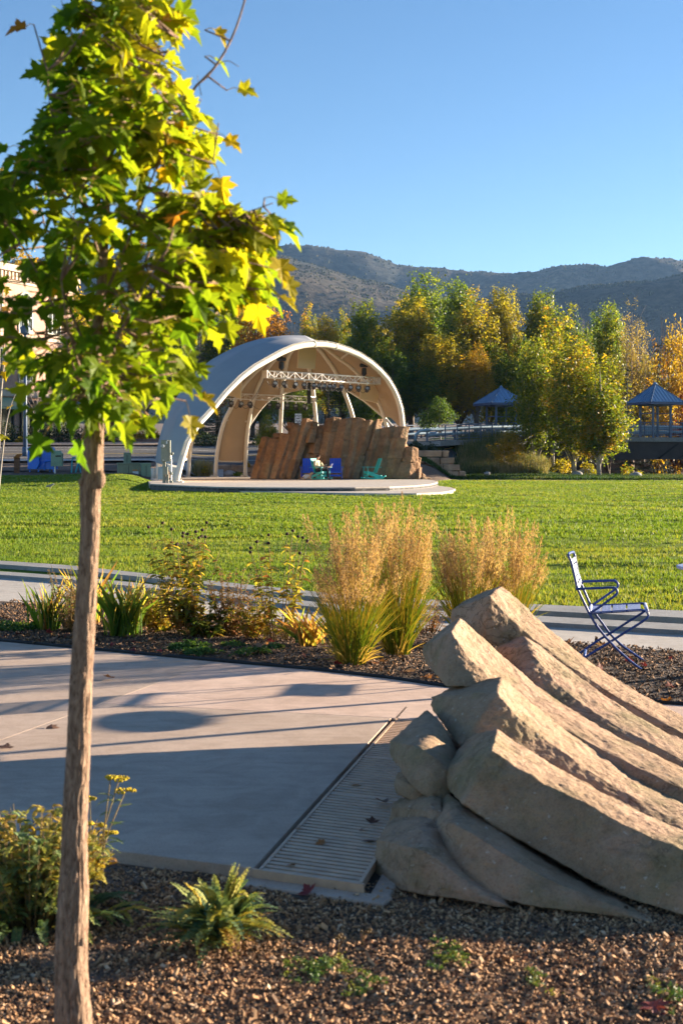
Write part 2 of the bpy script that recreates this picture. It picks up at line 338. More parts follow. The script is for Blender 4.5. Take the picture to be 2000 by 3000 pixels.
M['iris'] = leafmat('sword_leaf', [(0, (0.04, 0.105, 0.02)), (0.5, (0.13, 0.20, 0.03)), (0.8, (0.38, 0.29, 0.06)), (1, (0.36, 0.17, 0.07))], 0.6, spec=0.2, tcol=1.6)
M['cone_leaf'] = leafmat('coneflower_leaf', [(0, (0.05, 0.095, 0.02)), (0.5, (0.15, 0.18, 0.03)), (0.8, (0.42, 0.32, 0.05)), (1, (0.34, 0.15, 0.05))], 0.6, tcol=1.6)
M['tan_leaf'] = leafmat('dry_tan_leaf', [(0, (0.20, 0.13, 0.05)), (0.5, (0.36, 0.22, 0.09)), (1, (0.30, 0.10, 0.05))], 0.4)
M['stem'] = simple('plant_stem', (0.22, 0.15, 0.05), 0.8, 0.4, 30)
M['seedhead'] = simple('dark_seed_head', (0.045, 0.022, 0.014), 0.9, 0.4, 60)
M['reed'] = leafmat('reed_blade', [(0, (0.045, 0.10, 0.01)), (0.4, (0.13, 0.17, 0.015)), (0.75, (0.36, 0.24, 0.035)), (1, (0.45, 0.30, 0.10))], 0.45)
M['plume'] = leafmat('reed_plume', [(0, (0.30, 0.18, 0.10)), (0.5, (0.47, 0.315, 0.175)), (1, (0.62, 0.45, 0.25))], 0.45, 0.8, spec=0.1, tcol=1.15)
M['yarrow'] = leafmat('yarrow_leaf', [(0, (0.08, 0.15, 0.085)), (0.35, (0.19, 0.26, 0.10)), (0.6, (0.38, 0.37, 0.10)), (0.85, (0.50, 0.36, 0.06)), (1, (0.36, 0.20, 0.10))], 0.35, 0.7, spec=0.2)
M['yarrow_fl'] = simple('yarrow_flower', (0.62, 0.46, 0.02), 0.9, 0.25, 120, 0.8, 300)
M['mat_green'] = leafmat('groundcover_leaf', [(0, (0.03, 0.09, 0.02)), (0.6, (0.09, 0.17, 0.03)), (1, (0.25, 0.24, 0.04))], 0.35)
M['dead_leaf'] = leafmat('fallen_leaf', [(0, (0.11, 0.05, 0.035)), (0.4, (0.26, 0.15, 0.10)), (0.7, (0.34, 0.15, 0.05)), (1, (0.20, 0.03, 0.03))], 0.25, 0.6)
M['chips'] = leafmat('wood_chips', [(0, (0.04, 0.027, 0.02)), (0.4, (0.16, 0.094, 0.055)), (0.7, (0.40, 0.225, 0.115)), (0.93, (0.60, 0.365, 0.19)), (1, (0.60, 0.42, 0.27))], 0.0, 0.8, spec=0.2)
m, nt, b = newmat('hill_scrub'); f1 = tex(nt, 0.004, 6, 0.65); f2 = tex(nt, 0.07, 5, 0.75); f3 = tex(nt, 0.02, 4, 0.7)
c = ramp(nt, f1, [(0.35, (0.045, 0.048, 0.042)), (0.55, (0.085, 0.066, 0.046)), (0.7, (0.13, 0.105, 0.068))])
c = mix(nt, c, ramp(nt, f2, [(0.4, (0.25, 0.28, 0.26)), (0.58, (1, 1, 1)), (0.75, (1.35, 1.25, 1.1))]), 0.9, 'MULTIPLY')
nt.links.new(c, b.inputs['Base Color']); b.inputs['Roughness'].default_value = 0.95; b.inputs['Specular IOR Level'].default_value = 0.1
p_ = bump(nt, b, f3, 0.25, 8.0); bump(nt, b, f2, 0.5, 3.5, p_); M['hill'] = m
M['scrub'] = leafmat('hill_scrub_leaves', [(0, (0.03, 0.04, 0.025)), (0.6, (0.07, 0.07, 0.04)), (1, (0.13, 0.10, 0.05))], 0.1, 0.9, spec=0.05)
M['skin'] = simple('skin', (0.50, 0.27, 0.19), 0.6, 0.08, 20)
M['sweater'] = simple('cream_sweater', (0.66, 0.56, 0.36), 0.9, 0.12, 30, 0.3, 120)
M['trousers'] = simple('dark_trousers', (0.022, 0.022, 0.028), 0.85, 0.3, 20)
M['shoe'] = simple('dark_shoe', (0.03, 0.028, 0.028), 0.6, 0.3, 20)
M['hair'] = simple('dark_brown_hair', (0.05, 0.022, 0.014), 0.7, 0.4, 60)
M['dogfur'] = simple('tan_dog_fur', (0.34, 0.23, 0.14), 0.9, 0.45, 25, 0.3)
m, nt, b = newmat('striped_dog_coat'); f1 = tex(nt, 6.5, kind='wave')
nt.links.new(ramp(nt, f1, [(0.35, (0.04, 0.045, 0.07)), (0.45, (0.62, 0.60, 0.58)), (0.85, (0.66, 0.64, 0.62))]), b.inputs['Base Color']); b.inputs['Roughness'].default_value = 0.9; M['dogcoat'] = m
# ------------------------------------------------------------ terrain
PL = [(0, 0), (58, 0), (64, .25), (70, .56), (75, .75), (80, .95), (88, 1.28), (104, 2.35), (112, 2.9), (125, 3.4), (200, 5), (400, 9), (900, 22)]
PC = [(0, 0), (58, 0), (86, .15), (88.5, .3), (89.2, 1.0), (93, 1.35), (104, 2.35), (112, 2.95), (125, 3.4), (200, 5), (400, 9), (900, 22)]
PR = [(0, 0), (91, 0), (97, .3), (104, 2.7), (108, 2.95), (125, 3.3), (200, 5), (400, 9), (900, 22)]
PW = [(0, 0), (92, 0), (99, .2), (106, -1.3), (130, -1.3), (139, 3.2), (200, 5), (400, 9), (900, 22)]
def zg(x, y):
    a = sstep(-11, -8.5, x); b = sstep(5.2, 7.5, x); c = sstep(12, 16, x)
    z = interp(y, PL) * (1 - a) + interp(y, PC) * a
    z = z * (1 - b) + interp(y, PR) * b
    return z * (1 - c) + interp(y, PW) * c
ROAD = [(-75, 97), (-40, 95.5), (-20, 95.5), (-8, 96.5), (0, 99), (7, 103.5), (13, 108), (18, 111)]
ROADW = 7.2
def dist_road(x, y):
    best = 1e9
    for (a, b), (c, d) in zip(ROAD, ROAD[1:]):
        L2 = (c - a) ** 2 + (d - b) ** 2; t = max(0, min(1, ((x - a) * (c - a) + (y - b) * (d - b)) / L2))
        best = min(best, math.hypot(x - a - t * (c - a), y - b - t * (d - b)))
    return best
# the one big sheet
mb = MB(); ys = [-6, -3, 0, 2, 3.2, 3.8, 4.4, 5, 5.6, 6.4, 7.5, 9, 11, 14, 18, 24, 32, 42, 52] + list(np.arange(56, 142, 1.5)) + [150, 165, 185, 210, 250, 320, 420, 600, 900]
xs = [-420, -260, -160, -110, -80, -60, -45, -36] + list(np.arange(-30, 32, 1.0)) + [36, 45, 60, 80, 110, 160, 260, 420]
rows = []
for y in ys:
    row = []
    for x in xs:
        z = zg(x, y) - 0.05
        if y > 70 and dist_road(x, y) < ROADW + 1.5: z -= 0.12
        if y > 56: z += 0.08 * noise.noise(Vector((x * .3, y * .3, 0)))
        row.append((x, y, z))
    rows.append(row)
mb.grid(rows); g0 = structure(mb.build('ground', M['far_soil'], smooth=True))
# foreground mulch bed
def mulch_z(x, y): return -0.045 + 0.018 * noise.noise(Vector((x * 1.7, y * 1.7, 3))) + 0.007 * noise.noise(Vector((x * 9, y * 9, 1)))
mb = MB(); rows = [[(x, y, mulch_z(x, y)) for x in np.arange(-3, 4.6, 0.05)] for y in np.arange(2.6, 6.6, 0.05)]
mb.grid(rows); structure(mb.build('mulch_ground', M['soil'], smooth=True))
# kerbs, path, lawn
K1F = [(-400, 1640), (0, 1654), (200, 1668), (400, 1690), (600, 1713), (800, 1735), (1000, 1757), (1300, 1775), (1570, 1787), (2000, 1807), (2500, 1822)]
K1N = [(-400, 1650), (0, 1665), (200, 1680), (400, 1702), (600, 1726), (800, 1750), (1000, 1773), (1300, 1793), (1570, 1806), (2000, 1828), (2500, 1845)]
K2F = [(-400, 1668), (0, 1681), (200, 1695), (400, 1715), (600, 1737), (800, 1759), (1000, 1781), (1300, 1800), (1570, 1814), (2000, 1839), (2500, 1858)]
K2N = [(-400, 1677), (0, 1691), (200, 1706), (400, 1727), (600, 1750), (800, 1774), (1000, 1797), (1300, 1817), (1570, 1832), (2000, 1858), (2500, 1880)]
PN = [(-400, 1735), (0, 1759), (400, 1787), (1000, 1836), (1660, 1881), (2000, 1906), (2500, 1940)]
def line(pts, z=0.0, n=60):
    a, b = pts[0][0], pts[-1][0]
    return [G(a + (b - a) * i / n, interp(a + (b - a) * i / n, pts), z) for i in range(n + 1)]
def curve_y(pts):
    q = line(pts); return [(p.x, p.y) for p in q]
CK1, CK2N, CPN = curve_y(K1F), curve_y(K2N), curve_y(PN)
def ribbon(name, mat, A, B, z0, z1, label=None):
    mb = MB(); n = len(A)
    for i in range(n - 1):
        q = [A[i], B[i], B[i + 1], A[i + 1]]
        mb.add([(p.x, p.y, z1) for p in q] + [(p.x, p.y, z0) for p in q], [(0, 1, 2, 3), (1, 5, 6, 2), (4, 0, 3, 7)])
    o = mb.build(name, mat); structure(o); return o
ribbon('lawn_kerb', M['kerb'], line(K1F), line(K1N), -0.1, 0.06)
ribbon('lawn_kerb', M['kerb'], line(K2F), line(K2N), -0.1, 0.035)
ribbon('concrete_path', M['path'], line(K2N), line(PN), -0.1, -0.008)
def yfar(x): return 71 + 1.0 * sstep(-14, -9, x) + 18.5 * sstep(3.2, 8, x)
def lawn_z(x, y):
    e = min(1, max(0, (y - interp(x, CK1)) / 2.5))
    w = 1 - 0.6 * sstep(60, 80, y)
    return zg(x, y) + 0.03 + w * e * (0.11 * noise.noise(Vector((x * .13, y * .10, 5))) + 0.065 * noise.noise(Vector((x * .28, y * .8, 2))) + 0.045 * noise.noise(Vector((x * .8, y * 2.0, 8))))
NR = 190; rows = []
xs = np.arange(-27, 34, 0.30)
for i in range(NR + 1):
    u = (i / NR) ** 1.45
    rows.append([(x, y, lawn_z(x, y)) for x in xs for y in (interp(x, CK1) * (1 - u) + yfar(x) * u,)])
mb = MB(); mb.grid(rows); structure(mb.build('lawn', M['lawn'], smooth=True))
# strip of turf between the two kerbs
A, B = line(K1N), line(K2F); mb = MB()
mb.grid([[(p.x, p.y, 0.0) for p in A], [(p.x, p.y, 0.0) for p in B]], flip=True); structure(mb.build('turf_strip', M['lawn']))
# mown blades
def tufts(n, pos, hmin, hmax, w, per, lean=0.6, zf=lawn_z, tbase=0.5, tvar=0.3):
    V = np.zeros((n * per, 3, 3)); T = np.zeros(n * per); k = 0
    for i in range(n):
        x, y = pos(); z = zf(x, y) - 0.01
        tb = tbase + 0.35 * noise.noise(Vector((x * .2, y * .2, 9))) + 0.3 * noise.noise(Vector((x * .5, y * 1.6, 7))) + rnd.uniform(-.15, .15)
        for j in range(per):
            a = rnd.uniform(0, 6.283); h = rnd.uniform(hmin, hmax); ww = w * rnd.uniform(.7, 1.3)
            ox, oy = rnd.gauss(0, w * 2.2), rnd.gauss(0, w * 2.2); l = lean * h * rnd.uniform(.2, 1)
            ca, sa = math.cos(a), math.sin(a); b_ = rnd.uniform(0, 6.283)
            V[k] = ((x + ox - ca * ww, y + oy - sa * ww, z), (x + ox + ca * ww, y + oy + sa * ww, z), (x + ox + math.cos(b_) * l, y + oy + math.sin(b_) * l, z + h))
            T[k] = min(1, max(0, tb + rnd.uniform(-tvar, tvar))); k += 1
    return V, T
def lawn_pos():
    while True:
        y = 14.2 * (5.2 ** (rnd.random() ** 0.9))
        x = rnd.uniform(-0.32, 0.32) * y
        if y > interp(x, CK1) + 0.08 and y < yfar(x) - 0.2 and (noise.noise(Vector((x * .55, y * 1.1, 3))) > -.22 or rnd.random() < .35): return x, y
def lawn_pos_far():
    while True:
        y = rnd.uniform(26, 90); x = rnd.uniform(-0.27, 0.27) * y
        if y < yfar(x) - 0.3 and (noise.noise(Vector((x * .3, y * .6, 3))) > -.22 or rnd.random() < .4): return x, y
V1, T1 = tufts(80000, lawn_pos, 0.03, 0.07, 0.008, 4)
V2, T2 = tufts(36000, lawn_pos_far, 0.04, 0.09, 0.022, 4)
o = quadmesh('lawn_grass', np.concatenate([V1, V2]), np.concatenate([T1, T2]), M['grass'])
stuff(o, 'sunlit mown green grass blades covering the big lawn', 'grass')
# plaza slabs: pixel outline of the edges, joints left as 8 mm gaps
pl_far = [(-500, 1845), (0, 1879), (500, 1926), (900, 1962), (1150, 1990), (1300, 2013), (1930, 2062), (2600, 2110)]
gl = [G(1146, 2103), G(742, 2543)]        # slab edge beside the drain
front = [G(742, 2543), G(340, 2492), G(0, 2440), G(-500, 2370)]
pj = G(615, 1935); pk = G(-20, 2180)       # joint a
farL = [G(x, interp(x, pl_far)) for x in (-500, -250, 0, 200, 400, 560, 700)]
farR = [G(x, interp(x, pl_far)) for x in (712, 900, 1050, 1150, 1300, 1600, 1930, 2600)]
J0 = G(-300, 2010); J1 = G(200, 2012); JX = G(345, 2040); J2 = G(1142, 2104)
def sl(name, mat, poly):
    mb = MB(); mb.slab([(p.x, p.y) for p in poly], -0.13, 0.0)
    return structure(mb.build(name, mat, bevel=0.003))
def shift(p, dx, dy): return Vector((p.x + dx, p.y + dy, 0))
jA = G(300, 2060)                           # where the two joints cross
s1 = sl('plaza_slab', M['plaza'], [G(742, 2543), shift(gl[0], 0, 0), shift(jA, 0.001, -0.001), shift(G(-20, 2176), .001, -.0015), G(-500, 2370), G(0, 2440), G(340, 2492)][::-1])
s2 = sl('plaza_slab', M['plaza'], [shift(jA, 0, 0.001), G(631, 1938.45), G(500, 1926), G(0, 1879), G(-500, 1845), G(-500, 2355), G(-20, 2176)])
s3 = sl('plaza_slab', M['plaza_pink'], [shift(jA, 0.003, 0.001), shift(gl[0], 0.0, 0.003), G(1800, 2160), G(2600, 2230), G(2600, 2110), G(1930, 2062), G(1300, 2013), G(1150, 1990), G(900, 1962), G(631.5, 1938.5)][::-1])
# rubber edging along the plaza rim
mb = MB(); e = [G(x, interp(x, pl_far) - 2) for x in range(-400, 2500, 100)]
mb.tube([(p.x, p.y + 0.012, 0.005) for p in e], 0.014, 6); tag(mb.build('bed_edging', M['rubber']), 'thin dark rubber edging between planting bed and plaza', 'edging')
# middle and right planting beds: soil sheet
def bed_z(x, y): return 0.012 + 0.035 * noise.noise(Vector((x * .8, y * .8, 4))) + 0.012 * noise.noise(Vector((x * 5, y * 5, 1)))
rows = []; xs = np.arange(-4.5, 5.2, 0.06)
CPF = curve_y(pl_far)
for i in range(55):
    u = i / 54
    rows.append([(x, y, -0.02 if i in (0, 54) else bed_z(x, y) * min(1, 6 * u, 6 * (1 - u))) for x in xs for y in ((interp(x, CPF) + 0.03) * (1 - u) + (interp(x, CPN) - 0.005) * u,)])
mb = MB(); mb.grid(rows); structure(mb.build('planting_bed', M['soil'], smooth=True))
# wood chips
def chips(n, pos, zf, lmin, lmax, tf):
    V = np.zeros((n * 5, 4, 3)); T = np.zeros(n * 5); k = 0
    for i in range(n):
        x, y = pos(); L = rnd.uniform(lmin, lmax) * (1.0 if rnd.random() > .04 or lmin > .012 else 1.9); w = L * rnd.uniform(.28, .6); th = min(.006, w * rnd.uniform(.35, .8))
        a = rnd.uniform(0, 6.283); t1 = rnd.gauss(0, .5); t2 = rnd.gauss(0, .5)
        ca, sa = math.cos(a), math.sin(a); z = zf(x, y) + th * rnd.uniform(.1, .9) + abs(t1) * L * .3
        ux = np.array((ca, sa, t1)) * L / 2; uy = np.array((-sa, ca, t2)) * w / 2; uz = np.array((-t1 * ca + t2 * sa, -t1 * sa - t2 * ca, 1.0)) * th / 2; c = np.array((x, y, z))
        q = rnd.uniform(.6, 1)
        A = [c - ux - uy * q + uz, c + ux * q - uy + uz, c + ux + uy * q + uz, c - ux * q + uy + uz]; Bm = [p - 2 * uz for p in A]
        t = tf(x, y)
        for f in ((A[0], A[1], A[2], A[3]), (Bm[0], Bm[1], A[1], A[0]), (Bm[1], Bm[2], A[2], A[1]), (Bm[2], Bm[3], A[3], A[2]), (Bm[3], Bm[0], A[0], A[3])):
            V[k] = f; T[k] = t; k += 1
    return V, T
def slab_front(x): return interp(x, [(p.x, p.y) for p in (G(-500, 2370), G(0, 2440), G(340, 2492), G(742, 2543))] + [(G(880, 2600).x, G(880, 2600).y), (G(1100, 2580).x, G(1100, 2580).y + .2), (2.5, 6.0)])
def fpos():
    while True:
        y = rnd.uniform(3.6, 6.15); x = rnd.uniform(-0.36, 0.38) * y
        if y < slab_front(x) - 0.02: return x, y
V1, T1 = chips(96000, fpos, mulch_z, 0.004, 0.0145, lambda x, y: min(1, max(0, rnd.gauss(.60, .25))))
V2, T2 = chips(560, fpos, lambda x, y: mulch_z(x, y) + 0.003, 0.015, 0.026, lambda x, y: min(1, max(0, rnd.gauss(.75, .22))))
o = quadmesh('wood_chip_mulch', np.concatenate([V1, V2]), np.concatenate([T1, T2]), M['chips'])
stuff(o, 'brown wood chip mulch across the foreground', 'mulch')
def bpos():
    while True:
        x = rnd.uniform(-3.6, 3.7); a, b_ = interp(x, CPF) + .05, interp(x, CPN) - .03
        y = rnd.uniform(a, b_); return x, y
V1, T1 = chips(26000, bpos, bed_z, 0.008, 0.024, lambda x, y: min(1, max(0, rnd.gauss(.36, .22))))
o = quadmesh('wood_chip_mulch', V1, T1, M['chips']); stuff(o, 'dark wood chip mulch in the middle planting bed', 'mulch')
# road, markings, sidewalk
def path_pts(pts, step=1.5):
    out = []
    for (a, b), (c, d) in zip(pts, pts[1:]):
        n = max(1, int(math.hypot(c - a, d - b) / step))
        for i in range(n): out.append((a + (c - a) * i / n, b + (d - b) * i / n))
    out.append(pts[-1]); return out
def road_z(x, y): return zg(x, y) if x < 12 else max(zg(x, y), 2.95)
def strip(name, mat, pts, o0, o1, lift, nc=2):
    pp = path_pts(pts); rows = []
    for i, (x, y) in enumerate(pp):
        a, b_ = pp[max(0, i - 1)], pp[min(len(pp) - 1, i + 1)]; L = math.hypot(b_[0] - a[0], b_[1] - a[1]); nx, ny = -(b_[1] - a[1]) / L, (b_[0] - a[0]) / L
        rows.append([(x + nx * o, y + ny * o, road_z(x + nx * o, y + ny * o) + lift) for o in [o0 + (o1 - o0) * k / (nc - 1) for k in range(nc)]])
    mb = MB(); mb.grid(rows, flip=True); return structure(mb.build(name, mat, smooth=True))
strip('road', M['asphalt'], ROAD, -ROADW, ROADW, 0.02, 14)
strip('road_line', M['paint'], ROAD, -5.0, -4.85, 0.04); strip('road_line', M['paint_y'], ROAD, -1.6, -1.4, 0.04)
strip('road_line', M['paint'], ROAD, 2.2, 2.36, 0.04); strip('road_line', M['paint'], ROAD, 5.2, 5.35, 0.04)
strip('sidewalk', M['path'], ROAD[:4], -9.8, -7.4, 0.10); strip('sidewalk', M['dirt'], ROAD[:5], 7.5, 10.5, 0.10)
mb = MB(); rows = [[(x, y, zg(x, y) + .025) for y in (75.5, 78, 81, 84)] for x in np.arange(-30, -8.2, 1.5)]
mb.grid(rows, flip=True); structure(mb.build('gravel_strip', M['far_soil']))
mb = MB(); rows = [[(x, yfar(x) + o_, zg(x, yfar(x) + o_) + .035) for o_ in (0.0, .8, 1.6)] for x in np.arange(4.8, 34, .6)]
mb.grid(rows, flip=True); structure(mb.build('dirt_footpath', M['dirt']))
mb = MB(); rows = [[(x, y, zg(x, y) + .03 + .12 * noise.noise(Vector((x * .5, y * .5, 1)))) for y in np.arange(91.0, 108, .8)] for x in np.arange(5.4, 36, .8)]
mb.grid(rows, flip=True); structure(mb.build('river_bank', M['bank'], smooth=True))
# ------------------------------------------------------------ hills
def hill(name, sky, D1, D0, pw, seed, amp, shelf=None):
    mb = MB(); rows = []; n = 46
    a0, a1 = sky[0][0], sky[-1][0]; cols = np.linspace(a0, a1, 230)
    for px in cols:
        zc = Z(interp(px, sky), D1); row = []
        for i in range(n + 1):
            u = i / n; D = D0 + (D1 - D0) * u; x = X(px, D1) * (0.72 + 0.28 * u)
            s = math.sin(u * math.pi / 2) ** pw if u < 1 else 1
            if shelf:
                q = interp(px, shelf); s2 = .82 * math.sin(min(1, u / .5) * math.pi / 2 * .8) / math.sin(math.pi / 2 * .8) if u < .5 else .82 + .18 * math.sin((u - .5) * math.pi); s = s * (1 - q) + s2 * q
            e = math.sin(math.pi * min(1, u)) ** 0.8
            nz = noise.fractal(Vector((x / 330 + seed, D / 420, seed)), 1.0, 2.0, 5) * amp * e
            gul = abs(noise.noise(Vector((x / 160 + seed, u * 1.3, 2)))) * amp * 0.7 * e
            rg = 6 * noise.noise(Vector((x / 70, seed, 0))) * u + 3.0 * noise.noise(Vector((x / 17, seed, 3))) * u
            row.append((x, D, max(2, zc * s + nz - gul + rg)))
        d2 = D1 + 500; row.append((X(px, D1) * 1.05, d2, zc * 0.55)); rows.append(row)
    mb.grid(rows, flip=True); return structure(mb.build(name, M['hill'], smooth=True))
sky_far = [(-900, 830), (-300, 800), (0, 790), (300, 765), (560, 745), (680, 733), (740, 731), (800, 725), (850, 717), (905, 720), (1000, 738), (1080, 745), (1160, 770), (1240, 783), (1360, 792), (1450, 801), (1510, 797), (1580, 789), (1650, 774), (1700, 777), (1770, 782), (1850, 768), (1890, 760), (1960, 761), (2080, 770), (2600, 820), (3400, 900)]
sky_spur = [(-500, 790), (0, 775), (350, 752), (620, 742), (740, 741), (840, 752), (920, 778), (990, 800), (1070, 822), (1170, 842), (1290, 880), (1450, 950), (1700, 1060)]
sky_low = [(1080, 1130), (1200, 1000), (1330, 900), (1450, 868), (1560, 862), (1650, 850), (1780, 838), (1900, 815), (2050, 790), (2400, 760), (3000, 800)]
h1 = hill('far_hill', sky_far, 2700, 2340, 0.97, 1.3, 26)
h2 = hill('near_hill', sky_spur, 1900, 1500, 0.97, 4.1, 16, [(500, .5), (700, 1), (1250, 1), (1500, .6)])
h3 = hill('right_hill', sky_low, 1750, 1530, 0.97, 7.7, 14, [(1500, .0), (1720, .25), (1850, .8), (2200, 1)])
SV, ST = [], []
rs = np.random.default_rng(5)
for ho, cnt, smin, smax in ((h1, 5200, 2.5, 6), (h2, 6500, 1.6, 4.2), (h3, 6000, 1.6, 4.2)):
    co_ = np.empty(len(ho.data.vertices) * 3); ho.data.vertices.foreach_get('co', co_); co_ = co_.reshape(-1, 48, 3)
    i = rs.integers(0, co_.shape[0] - 1, cnt); j = np.clip((46 * rs.random(cnt) ** .6).astype(int), 4, 45); f, g = rs.random((2, cnt, 1))
    p = (co_[i, j] * (1 - f) + co_[i + 1, j] * f) * (1 - g) + (co_[i, j + 1] * (1 - f) + co_[i + 1, j + 1] * f) * g
    keep = np.array([noise.noise(Vector((q[0] / 60, q[1] / 40, 2))) > -.12 for q in p]) | (j > 43); p = p[keep]; n = len(p); s_ = rs.uniform(smin, smax, (n, 1)) * .5; a = rs.random((n, 1)) * 6.28
    t_ = np.clip(rs.normal(.5, .25, n), 0, 1); up = np.array((0, 0, 1.0)); top = p + up * s_ * 1.1
    cs_ = [p + np.concatenate([np.cos(a + k * 1.5708), np.sin(a + k * 1.5708), np.full((n, 1), -.2)], 1) * s_ for k in range(4)]
    for k in range(4): SV.append(np.stack([cs_[k], cs_[(k + 1) % 4], (cs_[(k + 1) % 4] + top) / 2 + up * s_ * .35, (cs_[k] + top) / 2 + up * s_ * .35], 1)); ST.append(t_); SV.append(np.stack([(cs_[k] + top) / 2 + up * s_ * .35, (cs_[(k + 1) % 4] + top) / 2 + up * s_ * .35, top + up * s_ * .2, top + up * s_ * .2 + up * .01], 1)); ST.append(t_)
stuff(quadmesh('hillside_scrub', np.concatenate(SV), np.concatenate(ST), M['scrub']), 'dark scrub bushes dotted over the dry hillsides', 'scrub')
# ------------------------------------------------------------ stage platform
SZ = 0.33
def S(px, py): return G(px, py, SZ)
deck_px = [(440, 1417), (500, 1420), (560, 1423), (640, 1426), (760, 1427.5), (900, 1428), (1040, 1427.5), (1140, 1426), (1215, 1422.5), (1260, 1418), (1280, 1413.5), (1282, 1410.5), (1270, 1407)]
deck = [S(*p) for p in deck_px] + [Vector((3.9, 82, 0)), Vector((2.6, 86.6, 0)), Vector((-9.6, 86.6, 0)), Vector((-10.4, 76, 0))]
st = thing('stage_platform', 'low rounded concrete stage platform with one wide step at its edge', 'stage', (-2, 72, 0))
mb = MB(); mb.slab([(p.x, p.y) for p in deck], 0.0, SZ); mb.build('deck', M['deck'], st, bevel=0.015)
step_px = [(560, 1431), (640, 1436), (720, 1439), (860, 1441.5), (1000, 1443.5), (1120, 1445.5), (1220, 1445), (1290, 1442), (1325, 1437), (1334, 1432), (1322, 1428), (1290, 1424)]
step = [G(px, py, 0.17) for px, py in step_px] + [Vector((4.6, 74, 0)), Vector((-6.5, 74, 0))]
mb = MB(); mb.slab([(p.x, p.y) for p in step], -0.05, 0.17); mb.build('step', M['deck'], st, bevel=0.015)
mb = MB()
for i in range(len(deck_px) - 2):   # small drainage slots along the riser
    a, b = deck[i], deck[i + 1]; n = max(1, int((b - a).length / 0.45)); d = (b - a).normalized(); o_ = Vector((d.y, -d.x, 0)) * 0.012
    for k in range(n):
        p = a + (b - a) * (k / n); q = a + (b - a) * ((k + .62) / n)
        mb.beam((p.x + o_.x, p.y + o_.y, 0.225), (q.x + o_.x, q.y + o_.y, 0.225), 0.02, 0.022)
s_ = mb.build('riser_slots', M['dark_pit'], st)
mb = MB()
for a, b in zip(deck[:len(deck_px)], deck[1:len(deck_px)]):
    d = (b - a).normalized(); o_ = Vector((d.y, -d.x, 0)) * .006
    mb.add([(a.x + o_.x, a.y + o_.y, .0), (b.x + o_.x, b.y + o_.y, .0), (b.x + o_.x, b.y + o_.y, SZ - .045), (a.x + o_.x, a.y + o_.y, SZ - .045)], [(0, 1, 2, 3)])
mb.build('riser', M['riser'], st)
# ------------------------------------------------------------ band shell
DF0, KF = 67.8, 0.85
xf0 = X(516, DF0)
def arch(px, py):   # point in the plane of the front arch
    k = (px - 1000) / F; D = (DF0 * KF - xf0) / (KF - k); return P(px, py, D)
front_px = [(516, 1413), (531, 1352), (548, 1297), (578, 1246), (620, 1201), (660, 1152), (706, 1106), (746, 1076), (787, 1053), (820, 1035), (854, 1020), (888, 1012), (921, 1009), (952, 1010), (983, 1016), (1018, 1027), (1050, 1041), (1083, 1062), (1112, 1087), (1134, 1112), (1152, 1142), (1164, 1170), (1172, 1197), (1176, 1225), (1178, 1252), (1179, 1330), (1179, 1400)]
FR = [arch(*p) for p in front_px]
A_ = P(893, 985, 80.5)
def resample(pts, n):
    L = [0]
    for a, b in zip(pts, pts[1:]): L.append(L[-1] + (b - a).length)
    out = []
    for i in range(n):
        s = L[-1] * i / (n - 1); j = 0
        while j < len(L) - 2 and L[j + 1] < s: j += 1
        t = (s - L[j]) / max(1e-9, L[j + 1] - L[j]); out.append(pts[j].lerp(pts[j + 1], t))
    return out
def smooth3(pts, n=40):     # Catmull-Rom
    out = []; k = len(pts)
    for i in range(k - 1):
        p0, p1, p2, p3 = pts[max(0, i - 1)], pts[i], pts[i + 1], pts[min(k - 1, i + 2)]
        for j in range(8):
            t = j / 8; out.append(0.5 * ((2 * p1) + (p2 - p0) * t + (2 * p0 - 5 * p1 + 4 * p2 - p3) * t * t + (3 * p1 - p0 - 3 * p2 + p3) * t ** 3))
    out.append(pts[-1]); return resample(out, n)
def rib(pxs, Dfoot, Dtop=80.5):
    zf, zt = SZ, Z(985, 80.5); out = []
    for px, py in pxs:
        D = Dfoot
        for _ in range(6):
            h = min(1, max(0, (Z(py, D) - zf) / (zt - zf))); s = math.sqrt(max(0, 1 - h * h)); D = Dtop + (Dfoot - Dtop) * s
        out.append(P(px, py, D))
    return smooth3(out + [A_])
RIBS = [
 rib([(455, 1403), (458, 1350), (468, 1292), (486, 1232), (514, 1175), (552, 1120), (604, 1068), (656, 1036), (712, 1010), (772, 993), (832, 985)], 73.5),
 rib([(547, 1399), (551, 1340), (560, 1283), (578, 1222), (606, 1160), (650, 1100), (700, 1056), (760, 1022), (825, 998)], 84.0),
 rib([(628, 1398), (632, 1335), (642, 1277), (655, 1232), (675, 1192), (704, 1136), (732, 1102), (760, 1074), (800, 1040), (845, 1010)], 85.0),
 rib([(716, 1398), (718, 1330), (722, 1268), (729, 1225), (736, 1189), (746, 1155), (757, 1124), (773, 1092), (792, 1063), (812, 1042), (850, 1012)], 85.6),
 rib([(818, 1398), (819, 1330), (820, 1268), (823, 1200), (826, 1134), (834, 1085), (846, 1036), (866, 1010)], 86.0),
 rib([(934, 1398), (931, 1310), (927, 1244), (922, 1190), (916, 1134), (909, 1095), (902, 1060), (896, 1015)], 86.0),
 rib([(1062, 1398), (1050, 1290), (1034, 1216), (1022, 1178), (1007, 1139), (993, 1106), (978, 1077), (958, 1048), (935, 1018)], 85.6),
 rib([(1166, 1398), (1150, 1300), (1134, 1244), (1122, 1202), (1107, 1168), (1086, 1130), (1055, 1096), (1026, 1068), (995, 1046), (950, 1012)], 85.0),
]
FA = resample(FR[:13], 40); FB = resample(FR[12:][::-1], 40)       # left and right halves of the front arch
FA = [p for p in FA]; FBx = FB
sh = thing('band_shell', 'domed band shell with pale fabric roof on cream curved steel ribs', 'band shell', (-2, 78, 0))
